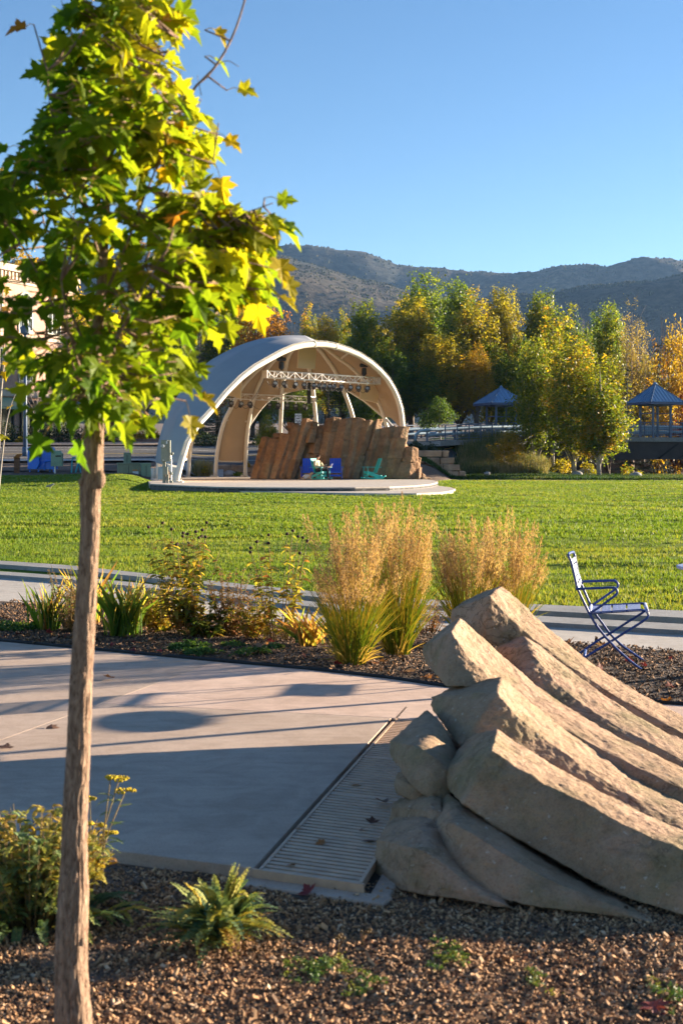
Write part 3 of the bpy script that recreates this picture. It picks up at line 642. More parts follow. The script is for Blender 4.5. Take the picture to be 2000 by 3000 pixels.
def surf(ra, rb, tb, off, n=14, m=26, sag=0.0, mid=None):
    rows = []
    for i in range(n + 1):
        u = i / n; t0 = tb(u); row = []
        for j in range(m + 1):
            t = t0 + (1 - t0) * j / m; k = t * 39; a = int(min(38, k)); f = k - a
            pa = ra[a].lerp(ra[a + 1], f); pb = rb[a].lerp(rb[a + 1], f)
            p = pa.lerp(pb, u)
            c = Vector((-2.0, 76, 1.0)); d = (p - c).normalized()
            w = 4 * u * (1 - u) * (1 - t * t * .9)
            p = p + d * (off - sag * w)
            if mid: p = p + d * mid(u, t)
            row.append(p)
        rows.append(row)
    return rows
def tbf(a, m_, b): return lambda u: a * (1 - u) * (1 - 2 * u) + m_ * 4 * u * (1 - u) + b * u * (2 * u - 1) if False else (1 - u) * (1 - u) * a + 2 * u * (1 - u) * (2 * m_ - .5 * (a + b)) + u * u * b
panels = [(FA, RIBS[0], tbf(.085, .06, .06), None), (RIBS[0], RIBS[1], tbf(.08, .085, .09), None), (RIBS[1], RIBS[2], tbf(.42, .5, .44), None), (RIBS[2], RIBS[3], tbf(.085, .085, .085), None),
          (RIBS[3], RIBS[4], tbf(.26, .42, .46), None), (RIBS[4], RIBS[5], tbf(.475, .50, .52), None), (RIBS[5], RIBS[6], tbf(.52, .525, .52), None), (RIBS[6], RIBS[7], tbf(.52, .44, .31), None), (RIBS[7], FB, tbf(.31, .29, .20), None)]
outer = MB(); inner = MB()
def crease(u, t):     # the outer strip bulges along one soft fold
    e = max(0.0, 1 - abs(u - .45) / .45); return 0.42 * e * math.sin(math.pi * min(1, t * 1.03)) ** .7 - 0.10 * math.exp(-((u - .45) / .05) ** 2) * 0
for i, (ra, rb, tb, _) in enumerate(panels):
    sg = 0.0 if i == 0 else 0.16
    outer.grid(surf(ra, rb, tb, 0.05, sag=sg, mid=crease if i == 0 else None, n=20 if i == 0 else 12))
    inner.grid(surf(ra, rb, tb, -0.02, sag=sg, mid=crease if i == 0 else None, n=20 if i == 0 else 12), flip=True)
outer.build('canopy_fabric', M['fabric_out'], sh, smooth=True); inner.build('canopy_lining', M['fabric_in'], sh, smooth=True)
mb = MB(); mb.tube(resample(FR, 90), [0.15] * 90, 12)
fa = mb.build('front_arch', M['cream_steel'], sh, smooth=True)
mb = MB()
for k in (12, 14):
    p = FR[k]; d = (FR[k + 1] - FR[k - 1]).normalized(); mb.tube([p - d * .06, p + d * .06], 0.18, 14)
mb.build('collar', M['cream_steel'], fa, smooth=False)
for i, r_ in enumerate(RIBS):
    mb = MB(); mb.tube([p - (p - Vector((-2, 76, 1))).normalized() * .14 for p in r_], [0.125] * 40, 10); mb.build('rib', M['cream_steel'], sh, smooth=True)
for a, b, ta, tb_ in ((2, 3, .085, .085), (2, 3, .30, .30), (4, 5, .475, .52), (5, 6, .52, .52), (6, 7, .52, .31), (1, 2, .55, .55), (0, 1, .085, .085), (2, 3, .66, .66), (3, 4, .70, .70), (4, 5, .72, .72), (6, 7, .70, .70)):
    at = lambda r_, t: r_[int(min(38, t * 39))].lerp(r_[int(min(38, t * 39)) + 1], t * 39 - int(min(38, t * 39)))
    p, q = at(RIBS[a], ta), at(RIBS[b], tb_); p = p.lerp(q, .08); q = q.lerp(p, .08); m_ = (p + q) / 2 + Vector((0, 0, .12 if ta > .4 else 0))
    mb = MB(); mb.tube([p, p.lerp(m_, .6), m_, q.lerp(m_, .6), q], .085 if ta > .5 else .10, 10); mb.build('edge_tube', M['cream_steel'], sh, smooth=True)
for t0, t1 in ((.31, .20), (.55, .56), (.74, .78)):
    p = RIBS[7][int(t0 * 39)]; q = FB[int(t1 * 39)]; mb = MB(); mb.tube([p, q], .08, 10); mb.build('edge_tube', M['cream_steel'], sh, smooth=True)
c3 = [at(RIBS[3], .26), *[surf(RIBS[3], RIBS[4], tbf(.26, .42, .46), 0, n=8, m=2)[k][0] for k in range(1, 8)], at(RIBS[4], .46)]
mb = MB(); mb.tube(c3, .10, 10); mb.build('edge_tube', M['cream_steel'], sh, smooth=True)
mb = MB()      # rope lacing along the fabric edge of the front arch
fr = resample(FR, 260)
for i in range(14, 236):
    d = (fr[i] - Vector((-2, 76, 1))).normalized(); e = fr[i] + d * .17; tn = (fr[i + 1] - fr[i - 1]).normalized()
    mb.beam(e - tn * .03 - d * .03 + Vector((-.05, .05, 0)), e + tn * .05 + d * .03 + Vector((.06, -.06, 0)), .035, .03)
mb.build('edge_lacing', M['cream_steel'], sh)
for p, r_ in [(FR[0], .34)] + [(q[0], .24) for q in RIBS[:4]] + [(P(462, 1400, 74.5), .24)]:
    mb = MB(); mb.box((p.x, p.y, SZ + .03), (r_ * 2, r_ * 2, .06)); mb.tube([(p.x, p.y, SZ - .02), (p.x, p.y, SZ + .1)], .2, 12)
    for a in range(4): mb.cyl((p.x + r_ * .7 * (1 if a % 2 else -1), p.y + r_ * .7 * (1 if a > 1 else -1), SZ + .05), (p.x + r_ * .7 * (1 if a % 2 else -1), p.y + r_ * .7 * (1 if a > 1 else -1), SZ + .13), .03, 6)
    mb.build('base_plate', M['cream_steel'], sh)
p = P(470, 1400, 74); mb = MB(); mb.tube([(p.x, p.y, SZ - .3), (p.x, p.y, 1.15)], .2, 14); mb.tube([(p.x - .34, p.y - .1, SZ - .05), (p.x - .34, p.y - .1, .95)], .13, 12); mb.build('tie_post', M['cream_steel'], sh, smooth=True)
p = FR[0]; q = FR[2]; mb = MB(); mb.add([p + Vector((-.1, .1, 0)), p + Vector((-.5, .3, .9)), P(497, 1374, 68.6), P(536, 1368, 68.3), p.lerp(q, .3) + Vector((.05, 0, 0))], [(0, 1, 2, 3, 4)])
mb.build('foot_gusset', M['cream_steel'], sh)
# pad under the left feet
mb = MB(); c = P(470, 1412, 72.5); pts = [(c.x + 1.7 * math.cos(a) * (1 + .08 * math.sin(3 * a)), c.y + 2.2 * math.sin(a)) for a in np.linspace(0, 6.28, 20)[:-1]]
mb.slab(pts, -.1, .30); mb.build('foot_pad', M['deck'], sh, bevel=.02)
# ------------------------------------------------------------ trusses, lights, hoists, acoustic panels
def truss(name, label, a, b, w, h, pitch, mat, r=.028):
    t = thing(name, label, 'lighting truss', (a + b) / 2, 'lighting trusses under the shell')
    d = (b - a).normalized(); s = d.cross(Vector((0, 0, 1))).normalized(); L = (b - a).length; up = Vector((0, 0, 1))
    mb = MB(); cs = [(i * w / 2, j * h / 2) for i in (-1, 1) for j in (-1, 1)]
    for i, j in cs: mb.tube([a + s * i + up * j, b + s * i + up * j], r, 8)
    mb.build('chord', mat, t, smooth=True); mb = MB(); n = round(L / pitch)
    for k in range(n + 1):
        p = a + d * (L * k / n)
        for i in (-1, 1): mb.tube([p + s * (i * w / 2) - up * h / 2, p + s * (i * w / 2) + up * h / 2], r * .55, 6)
        for j in (-1, 1): mb.tube([p - s * w / 2 + up * (j * h / 2), p + s * w / 2 + up * (j * h / 2)], r * .55, 6)
        if k < n:
            q = a + d * (L * (k + 1) / n); z = 1 if k % 2 else -1
            for i in (-1, 1): mb.tube([p + s * (i * w / 2) - up * (z * h / 2), q + s * (i * w / 2) + up * (z * h / 2)], r * .55, 6)
    mb.build('lattice', mat, t)
    for p in (a, b):
        mb = MB(); mb.box(p, (.05, w + .06, h + .06), Matrix((d, s, up)).transposed()); mb.build('end_plate', mat, t)
    return t
U0, U1 = P(776, 1096, 75.5), P(1106, 1116, 80.5); L0, L1 = P(628, 1158, 82.0), P(923, 1171, 84.0)
truss('lighting_truss', 'bright silver box truss hanging high across the shell opening', U0, U1, .40, .36, .46, M['alu'])
truss('lighting_truss', 'duller lower box truss crossing the left half of the shell', L0, L1, .34, .30, .46, M['alu'], .022)
def stage_light(loc, label, rz, grp, wide=False):
    t = thing('stage_light', label, 'stage light', loc, grp); L = Vector(loc); Rm = Matrix.Rotation(rz, 3, 'Z')
    def w(x, y, z): return L + Rm @ Vector((x, y, z))
    mb = MB(); mb.tube([w(0, 0, .10), w(0, 0, -.05)], .03, 8); mb.box(w(0, 0, .06), (.12, .08, .08), Rm)
    mb.build('clamp', M['alu'], t)
    mb = MB(); hw = .24 if wide else .15
    mb.tube([w(-hw, 0, -.30), w(-hw, 0, -.07), w(hw, 0, -.07), w(hw, 0, -.30)], .016, 6); mb.build('yoke', M['black'], t)
    tilt = Matrix.Rotation(rz, 3, 'Z') @ Matrix.Rotation(R(-32), 3, 'X'); c = w(0, 0, -.28)
    for dx in ((-.13, .13) if wide else (0,)):
        mb = MB(); cc = c + Rm @ Vector((dx, 0, 0)); ax = tilt @ Vector((0, -1, 0))
        mb.tube([cc - ax * .17, cc - ax * .12, cc + ax * .05, cc + ax * .13, cc + ax * .17], [.07, .11, .12, .135, .14], 14)
        hb = mb.build('housing', M['black'], t, smooth=False)
        mb = MB(); mb.tube([cc + ax * .165, cc + ax * .178], [.10, .09], 14); mb.build('lens', M['lens'], t)
d = (U1 - U0); ups = [(803, 0), (831, 0), (860, 0), (887, 0), (914, 0), (932, 1), (945, 1), (962, 1), (975, 1), (994, 0), (1021, 0), (1047, 0), (1073, 0)]
lightpts = []
for i, (px, wd) in enumerate(ups):
    f = (px - 776) / (1106 - 776); p = U0 + d * f + Vector((0, 0, -.26))
    lab = ('%s spotlight from the left on the bright upper truss' if not wd else '%s lamp from the left on the upper truss, in its twin cluster') % ORD[i]
    stage_light(p, lab, R(rnd.uniform(-25, 25)), 'stage lights under the upper truss', False); lightpts.append(p + Vector((0, -.1, -.1)))
d = (L1 - L0); lows = [652, 676, 704, 732, 787, 813, 840, 866, 893]; lowpts = []
for i, px in enumerate(lows):
    f = (px - 628) / (923 - 628); p = L0 + d * f + Vector((0, 0, -.23))
    stage_light(p, '%s spotlight from the left on the duller lower truss' % ORD[i], R(rnd.uniform(-25, 25)), 'stage lights under the lower truss'); lowpts.append(p + Vector((0, -.1, -.1)))
def cable(pts, label):
    out = []
    for a, b in zip(pts, pts[1:]):
        for k in range(6):
            u = k / 6; out.append(a.lerp(b, u) - Vector((0, 0, .38 * 4 * u * (1 - u))))
    out.append(pts[-1]); mb = MB(); mb.tube(out, .013, 5); tag(mb.build('power_cable', M['black'], smooth=True), label, 'cable', 'cables along the trusses')
cable([U0] + lightpts, 'black cable looping along the lights of the upper truss')
cable([L0] + lowpts, 'black cable looping along the lights of the lower truss')
a, b = U0 + Vector((0, 0, -.15)), P(701, 1186, 81.5); out = [a.lerp(b, k / 12) - Vector((0, 0, .5 * 4 * (k / 12) * (1 - k / 12))) for k in range(13)]
mb = MB(); mb.tube(out, .016, 5); tag(mb.build('power_cable', M['black']), 'black cable hanging from the upper truss down to the lower truss', 'cable', 'cables along the trusses')
for px, py0, py1, lab in ((824, 1042, 1086, 'black chain hoist holding the left end of the upper truss'), (1066, 1060, 1104, 'black chain hoist holding the right end of the upper truss')):
    f = (px - 776) / 330; D = (U0 + (U1 - U0) * f).y; a, b = P(px, py0, D), P(px, py1 + 4, D)
    t = thing('chain_hoist', lab, 'hoist', b, 'chain hoists of the upper truss')
    mb = MB(); mb.tube([a, a.lerp(b, .3)], .03, 6); mb.tube([a.lerp(b, .78), b], .02, 6); mb.build('chain', M['black'], t)
    mb = MB(); c = a.lerp(b, .22); mb.tube([c + Vector((-.26, 0, 0)), c + Vector((-.2, 0, 0)), c + Vector((.2, 0, 0)), c + Vector((.26, 0, 0))], [.05, .11, .11, .05], 12); mb.ball(c + Vector((0, 0, .14)), .09); mb.build('motor', M['black'], t)
    mb = MB(); c0, c1 = a.lerp(b, .36), a.lerp(b, .86); mb.tube([c0, c0.lerp(c1, .1), c0.lerp(c1, .8), c1], [.08, .13, .15, .06], 10); mb.build('chain_bag', M['black'], t)
mb = MB(); c = P(905, 1152, 83); mb.box(c, (.22, .2, 1.25)); tag(mb.build('line_speaker', M['black'], bevel=.02), 'slim black column speaker hanging mid shell between trusses', 'speaker')
def apanel(px, D, lab, mdir):
    t = [P(x, y, D + mdir * (x - px[0][0])) for x, y in px]; mb = MB(); n = (t[1] - t[0]).cross(t[2] - t[0]).normalized() * .05
    mb.add([p + n for p in t] + [p - n for p in t], [(0, 1, 2, 3), (7, 6, 5, 4), (0, 4, 5, 1), (1, 5, 6, 2), (2, 6, 7, 3), (3, 7, 4, 0)])
    tag(mb.build('acoustic_panel', M['cream_panel'], bevel=.01), lab, 'acoustic panel', 'acoustic panels of the shell')
apanel([(875, 1019), (926, 1016), (921, 1082), (871, 1078)], 79.0, 'cream acoustic panel hanging at the crown of the shell', .02)
apanel([(709, 1103), (706, 1168), (655, 1155), (655, 1148)], 79.5, 'cream triangular acoustic panel beside the left end of the lower truss', -.02)
apanel([(1058, 1120), (1110, 1112), (1104, 1181), (1053, 1169)], 82.0, 'cream acoustic panel behind the right end of the upper truss', .02)
# ------------------------------------------------------------ rocks
def cloud(name, size, depth=3):
    t = bpy.data.textures.new(name, 'CLOUDS'); t.noise_scale = size; t.noise_depth = depth; t.noise_basis = 'ORIGINAL_PERLIN'; return t
TX = [cloud('rock_large', .32), cloud('rock_small', .085, 4), cloud('rock_fine', .03, 3), cloud('stage_rock_large', .9), cloud('stage_rock_small', .22, 4)]
def rockify(o, levels, big, small, fine=0, tx=(0, 1, 2)):
    m = o.modifiers.new('sub', 'SUBSURF'); m.levels = levels; m.render_levels = levels
    for s, i in ((big, tx[0]), (small, tx[1]), (fine, tx[2] if len(tx) > 2 else 0)):
        if s:
            d = o.modifiers.new('disp', 'DISPLACE'); d.texture = TX[i]; d.strength = s; d.mid_level = .5; d.texture_coords = 'GLOBAL'
def loft(name, mat, rings, parent, crease, caps=(True, True), levels=5, disp=(.018, .020, .013), endcrease=.9, tx=(0, 1, 2), cr=None):
    """rings: list of equal-length point rings; crease: per-ring-vertex lengthwise crease"""
    bm = bmesh.new(); off = Vector(parent.matrix_basis.translation); cl = bm.edges.layers.float.new('crease_edge'); k = len(rings[0])
    vs = [[bm.verts.new(Vector(p) - off) for p in r_] for r_ in rings]
    for a, b in zip(vs, vs[1:]):
        for j in range(k): bm.faces.new((a[j], a[(j + 1) % k], b[(j + 1) % k], b[j]))
    if caps[0]: bm.faces.new(vs[0][::-1])
    if caps[1]: bm.faces.new(vs[-1])
    bmesh.ops.recalc_face_normals(bm, faces=bm.faces)
    for a, b in zip(vs, vs[1:]):
        for j in range(k):
            e = bm.edges.get((a[j], b[j]))
            if e: e[cl] = crease[j]
    for r_ in (vs[0], vs[-1]):
        for j in range(k):
            e = bm.edges.get((r_[j], r_[(j + 1) % k]))
            if e: e[cl] = endcrease
    if cr:
        for ri, val in cr.items():
            for j in range(k):
                e = bm.edges.get((vs[ri][j], vs[ri][(j + 1) % k]))
                if e: e[cl] = val
    me = bpy.data.meshes.new(name); bm.to_mesh(me); bm.free(); me.materials.append(mat)
    me.polygons.foreach_set('use_smooth', [True] * len(me.polygons))
    o = bpy.data.objects.new(name, me); COL.objects.link(o); o.parent = parent
    rockify(o, levels, *disp, tx=tx); return o
def c(cx, cy, D): return P(1050 + cx / 1.6505, 1680 + cy / 1.6505, D)
rk = thing('rock_outcrop', 'big foreground outcrop of bent brown sandstone slabs stacked side by side', 'rock', (1.2, 6.6, 0))
def slabrock(st, thick=.5, drop=.22, name='rock_slab', endd=.32, **kw):
    rings = []; st = [tuple((p[0], p[1], p[2] + (endd if i == 0 else 0)) for p in s_) for i, s_ in enumerate(st)]
    for T, Fp, B in st:
        fd_ = B[2] + .35 * (Fp[2] - B[2]); T = (T[0], T[1], T[2] - (Fp[2] - fd_)); Fp = (Fp[0], Fp[1], fd_); T, Fp, B = c(*T), c(*Fp), c(*B)
        m1 = Fp.lerp(B, .55) + (Fp - T).normalized() * .02
        K2 = Vector((B.x + .10, B.y + thick, min(B.z, T.z - .12) - .04)); K1 = T + Vector((.07, thick * .55, -drop)); m0 = T.lerp(Fp, .5) + Vector((0, 0, .012))
        rings.append([T, m0, Fp, m1, B, K2, K1])
    return loft(name, M['sandstone'], rings, rk, (.95, .0, 1.0, .0, .75, 0, 0), **kw)
# six long slabs, back to front, each with its raised left end
slabrock([((600, 92, 8.55), (445, 175, 8.2), (442, 240, 8.15)), ((690, 62, 8.65), (632, 108, 8.35), (600, 330, 8.0)), ((745, 98, 8.65), (690, 175, 8.3), (660, 350, 8.0)), ((860, 215, 8.6), (775, 265, 8.3), (760, 390, 8.0)), ((1110, 430, 8.4), (1010, 440, 8.1), (980, 520, 7.8)), ((1300, 545, 8.2), (1230, 590, 7.9), (1200, 680, 7.6)), ((1568, 690, 7.9), (1520, 750, 7.6), (1500, 850, 7.3)), ((2050, 930, 7.5), (2000, 1000, 7.2), (2000, 1100, 6.9)), ((2800, 1230, 7.1), (2700, 1300, 6.8), (2700, 1400, 6.5))], .6, endcrease=.9, cr={1: .6})
slabrock([((735, 312, 8.0), (664, 352, 7.75), (680, 400, 7.6)), ((790, 298, 8.05), (835, 365, 7.75), (770, 470, 7.45)), ((850, 325, 8.05), (880, 440, 7.7), (820, 520, 7.4)), ((1000, 450, 7.9), (960, 540, 7.55), (900, 610, 7.3)), ((1250, 640, 7.6), (1200, 725, 7.3), (1180, 800, 7.0)), ((1568, 805, 7.3), (1540, 885, 7.0), (1520, 980, 6.8)), ((2050, 1040, 6.9), (2000, 1120, 6.7), (2000, 1200, 6.5)), ((2700, 1330, 6.6), (2700, 1400, 6.4), (2700, 1480, 6.2))], .5, endcrease=.95)
slabrock([((440, 243, 7.75), (308, 350, 7.4), (322, 430, 7.35)), ((492, 216, 7.85), (445, 285, 7.5), (425, 552, 7.05)), ((540, 250, 7.85), (520, 400, 7.4), (500, 545, 7.0)), ((660, 362, 7.75), (620, 495, 7.3), (640, 570, 7.0)), ((870, 560, 7.5), (820, 650, 7.15), (850, 720, 6.9)), ((1200, 765, 7.15), (1160, 850, 6.8), (1200, 940, 6.6)), ((1568, 940, 6.8), (1540, 1030, 6.5), (1540, 1140, 6.3)), ((2050, 1160, 6.5), (2000, 1240, 6.3), (2000, 1320, 6.1)), ((2700, 1430, 6.3), (2700, 1500, 6.1), (2700, 1580, 5.9))], .5, endcrease=.9, cr={1: .6})
slabrock([((530, 512, 7.15), (352, 600, 6.75), (360, 660, 6.7)), ((690, 497, 7.25), (668, 575, 6.85), (478, 835, 6.4)), ((760, 555, 7.2), (740, 670, 6.75), (640, 850, 6.35)), ((880, 660, 7.1), (860, 770, 6.7), (800, 890, 6.35)), ((1010, 765, 7.0), (990, 870, 6.6), (980, 990, 6.3)), ((1300, 965, 6.75), (1270, 1060, 6.4), (1250, 1140, 6.1)), ((1568, 1112, 6.5), (1540, 1195, 6.2), (1540, 1270, 5.9)), ((2000, 1300, 6.2), (2000, 1380, 5.9), (2000, 1450, 5.7)), ((2600, 1490, 6.0), (2600, 1570, 5.7), (2600, 1640, 5.5))], .5, endcrease=.9, cr={1: .6})
slabrock([((330, 655, 6.6), (150, 815, 6.2), (152, 880, 6.15)), ((400, 715, 6.65), (300, 830, 6.2), (235, 1010, 6.0)), ((480, 840, 6.65), (430, 940, 6.15), (330, 1095, 5.92)), ((520, 950, 6.6), (480, 1010, 6.2), (420, 1110, 5.95))], .45, endcrease=.95, levels=4)
slabrock([((230, 940, 6.3), (175, 985, 6.1), (178, 1060, 6.06)), ((290, 950, 6.3), (240, 1020, 6.05), (225, 1090, 6.0)), ((380, 1000, 6.3), (330, 1060, 6.05), (320, 1130, 6.0))], .3, endcrease=.95)
slabrock([((540, 782, 6.15), (404, 955, 5.78), (411, 1030, 5.73)), ((672, 750, 6.25), (640, 850, 5.88), (505, 1120, 5.6)), ((760, 815, 6.22), (740, 925, 5.85), (620, 1200, 5.55)), ((905, 905, 6.15), (890, 1020, 5.8), (770, 1295, 5.48)), ((1100, 1012, 6.05), (1090, 1105, 5.72), (1010, 1430, 5.36)), ((1310, 1130, 5.92), (1300, 1225, 5.62), (1260, 1570, 5.2)), ((1568, 1242, 5.8), (1565, 1345, 5.5), (1568, 1665, 5.02)), ((1950, 1372, 5.7), (1950, 1470, 5.4), (1950, 1760, 4.92)), ((2500, 1540, 5.6), (2500, 1640, 5.3), (2500, 1800, 4.95))], .6, endcrease=.9, cr={1: .6})
slabrock([((400, 1030, 5.85), (333, 1225, 5.58), (328, 1300, 5.52)), ((500, 1110, 5.85), (425, 1185, 5.56), (395, 1440, 5.36)), ((770, 1290, 5.75), (655, 1320, 5.45), (640, 1580, 5.18)), ((1050, 1460, 5.6), (930, 1500, 5.3), (920, 1625, 5.1)), ((1310, 1600, 5.4), (1250, 1612, 5.12), (1350, 1668, 5.02)), ((1500, 1680, 5.3), (1450, 1690, 5.05), (1480, 1740, 4.98))], .5, endcrease=.95)
slabrock([((165, 1180, 5.8), (90, 1290, 5.46), (62, 1495, 5.33)), ((330, 1152, 5.85), (280, 1322, 5.42), (270, 1550, 5.24)), ((420, 1250, 5.8), (360, 1370, 5.42), (440, 1575, 5.2)), ((560, 1440, 5.6), (500, 1480, 5.32), (600, 1600, 5.15)), ((760, 1580, 5.4), (700, 1590, 5.2), (760, 1625, 5.1))], .5, endcrease=.95)
slabrock([((190, 1090, 5.98), (155, 1130, 5.82), (140, 1230, 5.75)), ((330, 1065, 6.0), (320, 1140, 5.8), (320, 1240, 5.72)), ((400, 1080, 6.0), (400, 1150, 5.8), (400, 1240, 5.72))], .3, endcrease=.95)
# buried core that joins the slabs
rings = [[(.32, 5.75, -.1), (.35, 5.8, .25), (.6, 8.0, .25), (.9, 8.3, -.1)], [(.9, 5.35, -.1), (.9, 5.6, .05), (1.3, 8.0, .12), (1.4, 8.3, -.1)], [(1.6, 5.2, -.15), (1.6, 5.4, -.08), (2.3, 7.9, -.08), (2.6, 8.2, -.15)]]
loft('rock_core', M['sandstone'], rings, rk, (0, 0, 0, 0), levels=2, disp=(.03, 0, 0))
# ------------------------------------------------------------ rock wall on the stage
sr = thing('stage_rock_wall', 'brown sculpted rock wall of leaning columns at the back of the stage', 'rock wall', (0, 77.5, SZ))
def c5(cx, cy, D): return P(700 + cx / 2.376, 960 + cy / 2.376, D)
def column(b0, b1, t0, t1, yb, ytl, ytr, D, thick=1.0, lean=.9, part='rock_column'):
    cuts = [0]
    while cuts[-1] < .72 and (yb - ytl) > 150: cuts.append(cuts[-1] + rnd.uniform(.26, .55))
    cuts = [q for q in cuts if q < .8] + [1.0]; jl = {}
    for f0, f1 in zip(cuts, cuts[1:]):
        rings = []; n = 4; dd = rnd.uniform(-.06, .06); jx = rnd.uniform(-3, 3); mp_ = rnd.uniform(.3, .7); bul = rnd.uniform(.05, .22)
        for i in range(n):
            f = f0 + (f1 - f0) * i / (n - 1); D_ = D + lean * f + dd
            xl, xr = b0 + (t0 - b0) * f + rnd.uniform(-3, 3) + jx - 6, b1 + (t1 - b1) * f + rnd.uniform(-3, 3) + jx + 6
            yl, yr = yb + (ytl - yb) * f + (rnd.uniform(-6, 6) if 0 < f < 1 else 0), yb + (ytr - yb) * f
            if i == 0 and f > 0: yl += 4; yr += 4
            l, r_ = c5(xl, yl, D_), c5(xr, yr, D_); w = (r_ - l).length; m = l.lerp(r_, mp_) - Vector((0, bul + .10 * w, 0)); bk = Vector((0, thick, 0))
            tp = Vector((0, .10, rnd.uniform(-.1, .12))) if f == 1 else Vector((0, 0, 0))
            rings.append([l + Vector((0, .05, 0)), m + tp, r_ + Vector((0, .02, 0)), r_ + bk, l + bk])
        o = loft(part, M['stage_rock'], rings, sr, (.9, .55, .9, 0, 0), levels=4, disp=(.16, .10, 0), endcrease=.8, tx=(3, 4))
YB = 1052
# backing mass
rings = [[c5(x0 + (x1 - x0) * 0, YB, 77.25), c5(x0, yt, 77.9), c5(x0, yt, 80.2), c5(x0, YB, 80.6)] for x0, yt, x1 in ((130, 900, 0), (250, 800, 0), (330, 770, 0), (430, 690, 0), (520, 690, 0), (700, 660, 0), (900, 675, 0), (1080, 715, 0), (1170, 800, 0), (1215, 900, 0))]
loft('rock_column', M['stage_rock'], rings, sr, (0, .3, .3, 0), levels=3, disp=(.15, .08, 0), tx=(3, 4))
for a in [(80, 148, 165, 226, YB, 762, 772, 76.9), (148, 216, 216, 303, YB, 770, 782, 76.75), (216, 272, 296, 381, YB, 735, 742, 76.7), (272, 330, 380, 447, YB, 668, 682, 76.7), (328, 384, 448, 512, YB, 632, 652, 76.75),
          (384, 440, 470, 520, YB, 800, 790, 77.0), (470, 520, 500, 545, 800, 648, 660, 76.9), (440, 536, 510, 598, YB, 690, 684, 77.1), (536, 620, 612, 702, YB, 632, 628, 76.9), (614, 725, 700, 790, YB, 640, 622, 76.85), (722, 800, 765, 870, YB, 625, 640, 76.9),
          (738, 828, 866, 940, YB, 655, 648, 76.8), (826, 905, 936, 992, YB, 650, 634, 77.0), (820, 870, 990, 1004, 900, 640, 640, 77.4), (905, 1020, 985, 1088, YB, 700, 682, 76.9), (1015, 1095, 1080, 1184, YB, 690, 690, 76.8),
          (1085, 1222, 1148, 1238, YB, 826, 842, 76.6), (1215, 1250, 1222, 1262, YB, 890, 905, 76.8), (1225, 1262, 1226, 1268, YB, 960, 975, 76.6), (1248, 1300, 1262, 1282, YB, 1018, 1022, 76.5), (1285, 1340, 1290, 1318, YB + 4, 1040, 1044, 76.4)]:
    column(*a)
for b0, b1, yt in ((235, 335, 732), (340, 410, 660), (900, 960, 690)):
    column(b0, b1, b0 + 4, b1 + 4, 860, yt, yt + 8, 78.2, lean=.2)
# low stone walls behind the stage
def block_wall(name, label, x0, x1, y, z0, z1, rows_, depth=.9, step=0.0):
    t = thing(name, label, 'stone wall', ((x0 + x1) / 2, y, z0)); hz = (z1 - z0) / rows_
    for r_ in range(rows_):
        x = x0 + (.4 if r_ % 2 else 0); xe = x1 - step * r_
        while x < xe - .3:
            L = min(rnd.uniform(.7, 1.7), xe - x); mb = MB(); cc = Vector((x + L / 2, y + .12 * r_ + rnd.uniform(-.06, .06), z0 + hz * (r_ + .5)))
            mb.box(cc, (L - .05, depth, hz - .035)); o = mb.build('stone_block', M['wallstone'], t, smooth=False, bevel=.05)
            d = o.modifiers.new('sub', 'SUBSURF'); d.subdivision_type = 'SIMPLE'; d.levels = d.render_levels = 2
            d = o.modifiers.new('disp', 'DISPLACE'); d.texture = TX[3]; d.strength = .16; d.texture_coords = 'GLOBAL'
            x += L
    return t
block_wall('stone_wall', 'tan stone block retaining wall seen through the shell legs', -8.6, -4.4, 88.6, .05, 1.05, 2)
block_wall('stone_wall', 'stepped brown stone block wall right of the stage rock', 4.6, 8.1, 93.2, .15, 1.95, 4, step=.35)
for i, (px, py, D, s) in enumerate(((700, 1396, 87.6, .42), (672, 1390, 87.8, .5), (1690, 1388, 96, .4), (1712, 1382, 98, .5), (1860, 1394, 95, .5), (1426, 1385, 93.6, .22))):
    lab = ['rounded tan boulder at the bed behind the left shell legs', 'dark boulder beside the stone wall behind the shell legs', 'small grey boulder at the foot of the aspen trunk', 'second grey boulder just behind the aspen trunk', 'pale grey boulder at the river edge below the bridge', 'small pale blue grey stone in the grass left of the aspens'][i]
    mb = MB(); p = P(px, py, D); mb.ball((p.x, p.y, p.z - .05), (s, s * .7, s * .62), 12, 8, jit=.1)
    o = mb.build('boulder', M['boulder'] if i != 0 else M['wallstone'], smooth=True, sub=1); tag(o, lab, 'boulder')
# ------------------------------------------------------------ blue metal chair in the foreground
ND, FD = 10.47, 10.95
def c31(cx, cy, D): return P(1650 + cx / 4.48, 1580 + cy / 4.48, D)
def bez(pts, n=8):
    return smooth3([Vector(p) for p in pts], len(pts) * n)
ch = thing('garden_chair', 'blue metal slatted armchair with crossed legs beside the rock outcrop', 'chair', (2.0, 10.7, 0))
backN = [(60, 205), (72, 235), (92, 280), (112, 350), (135, 450), (160, 560), (190, 665), (262, 820), (335, 970)]
backF = [(132, 178), (142, 205), (160, 300), (180, 420), (205, 500), (228, 575), (290, 725), (355, 870)]
legN = [(335, 970), (420, 1115), (510, 1235), (600, 1340), (750, 1490), (900, 1620), (1010, 1700), (1132, 1768)]
legF = [(355, 870), (420, 985), (520, 1120), (612, 1245), (760, 1390), (900, 1490), (1000, 1560), (1096, 1622)]
seatN = [(335, 970), (500, 960), (700, 948), (900, 935), (1010, 930), (1065, 938), (1103, 968), (1108, 1010), (1085, 1040), (1000, 1100), (800, 1225), (600, 1352), (430, 1455), (265, 1560), (120, 1652)]
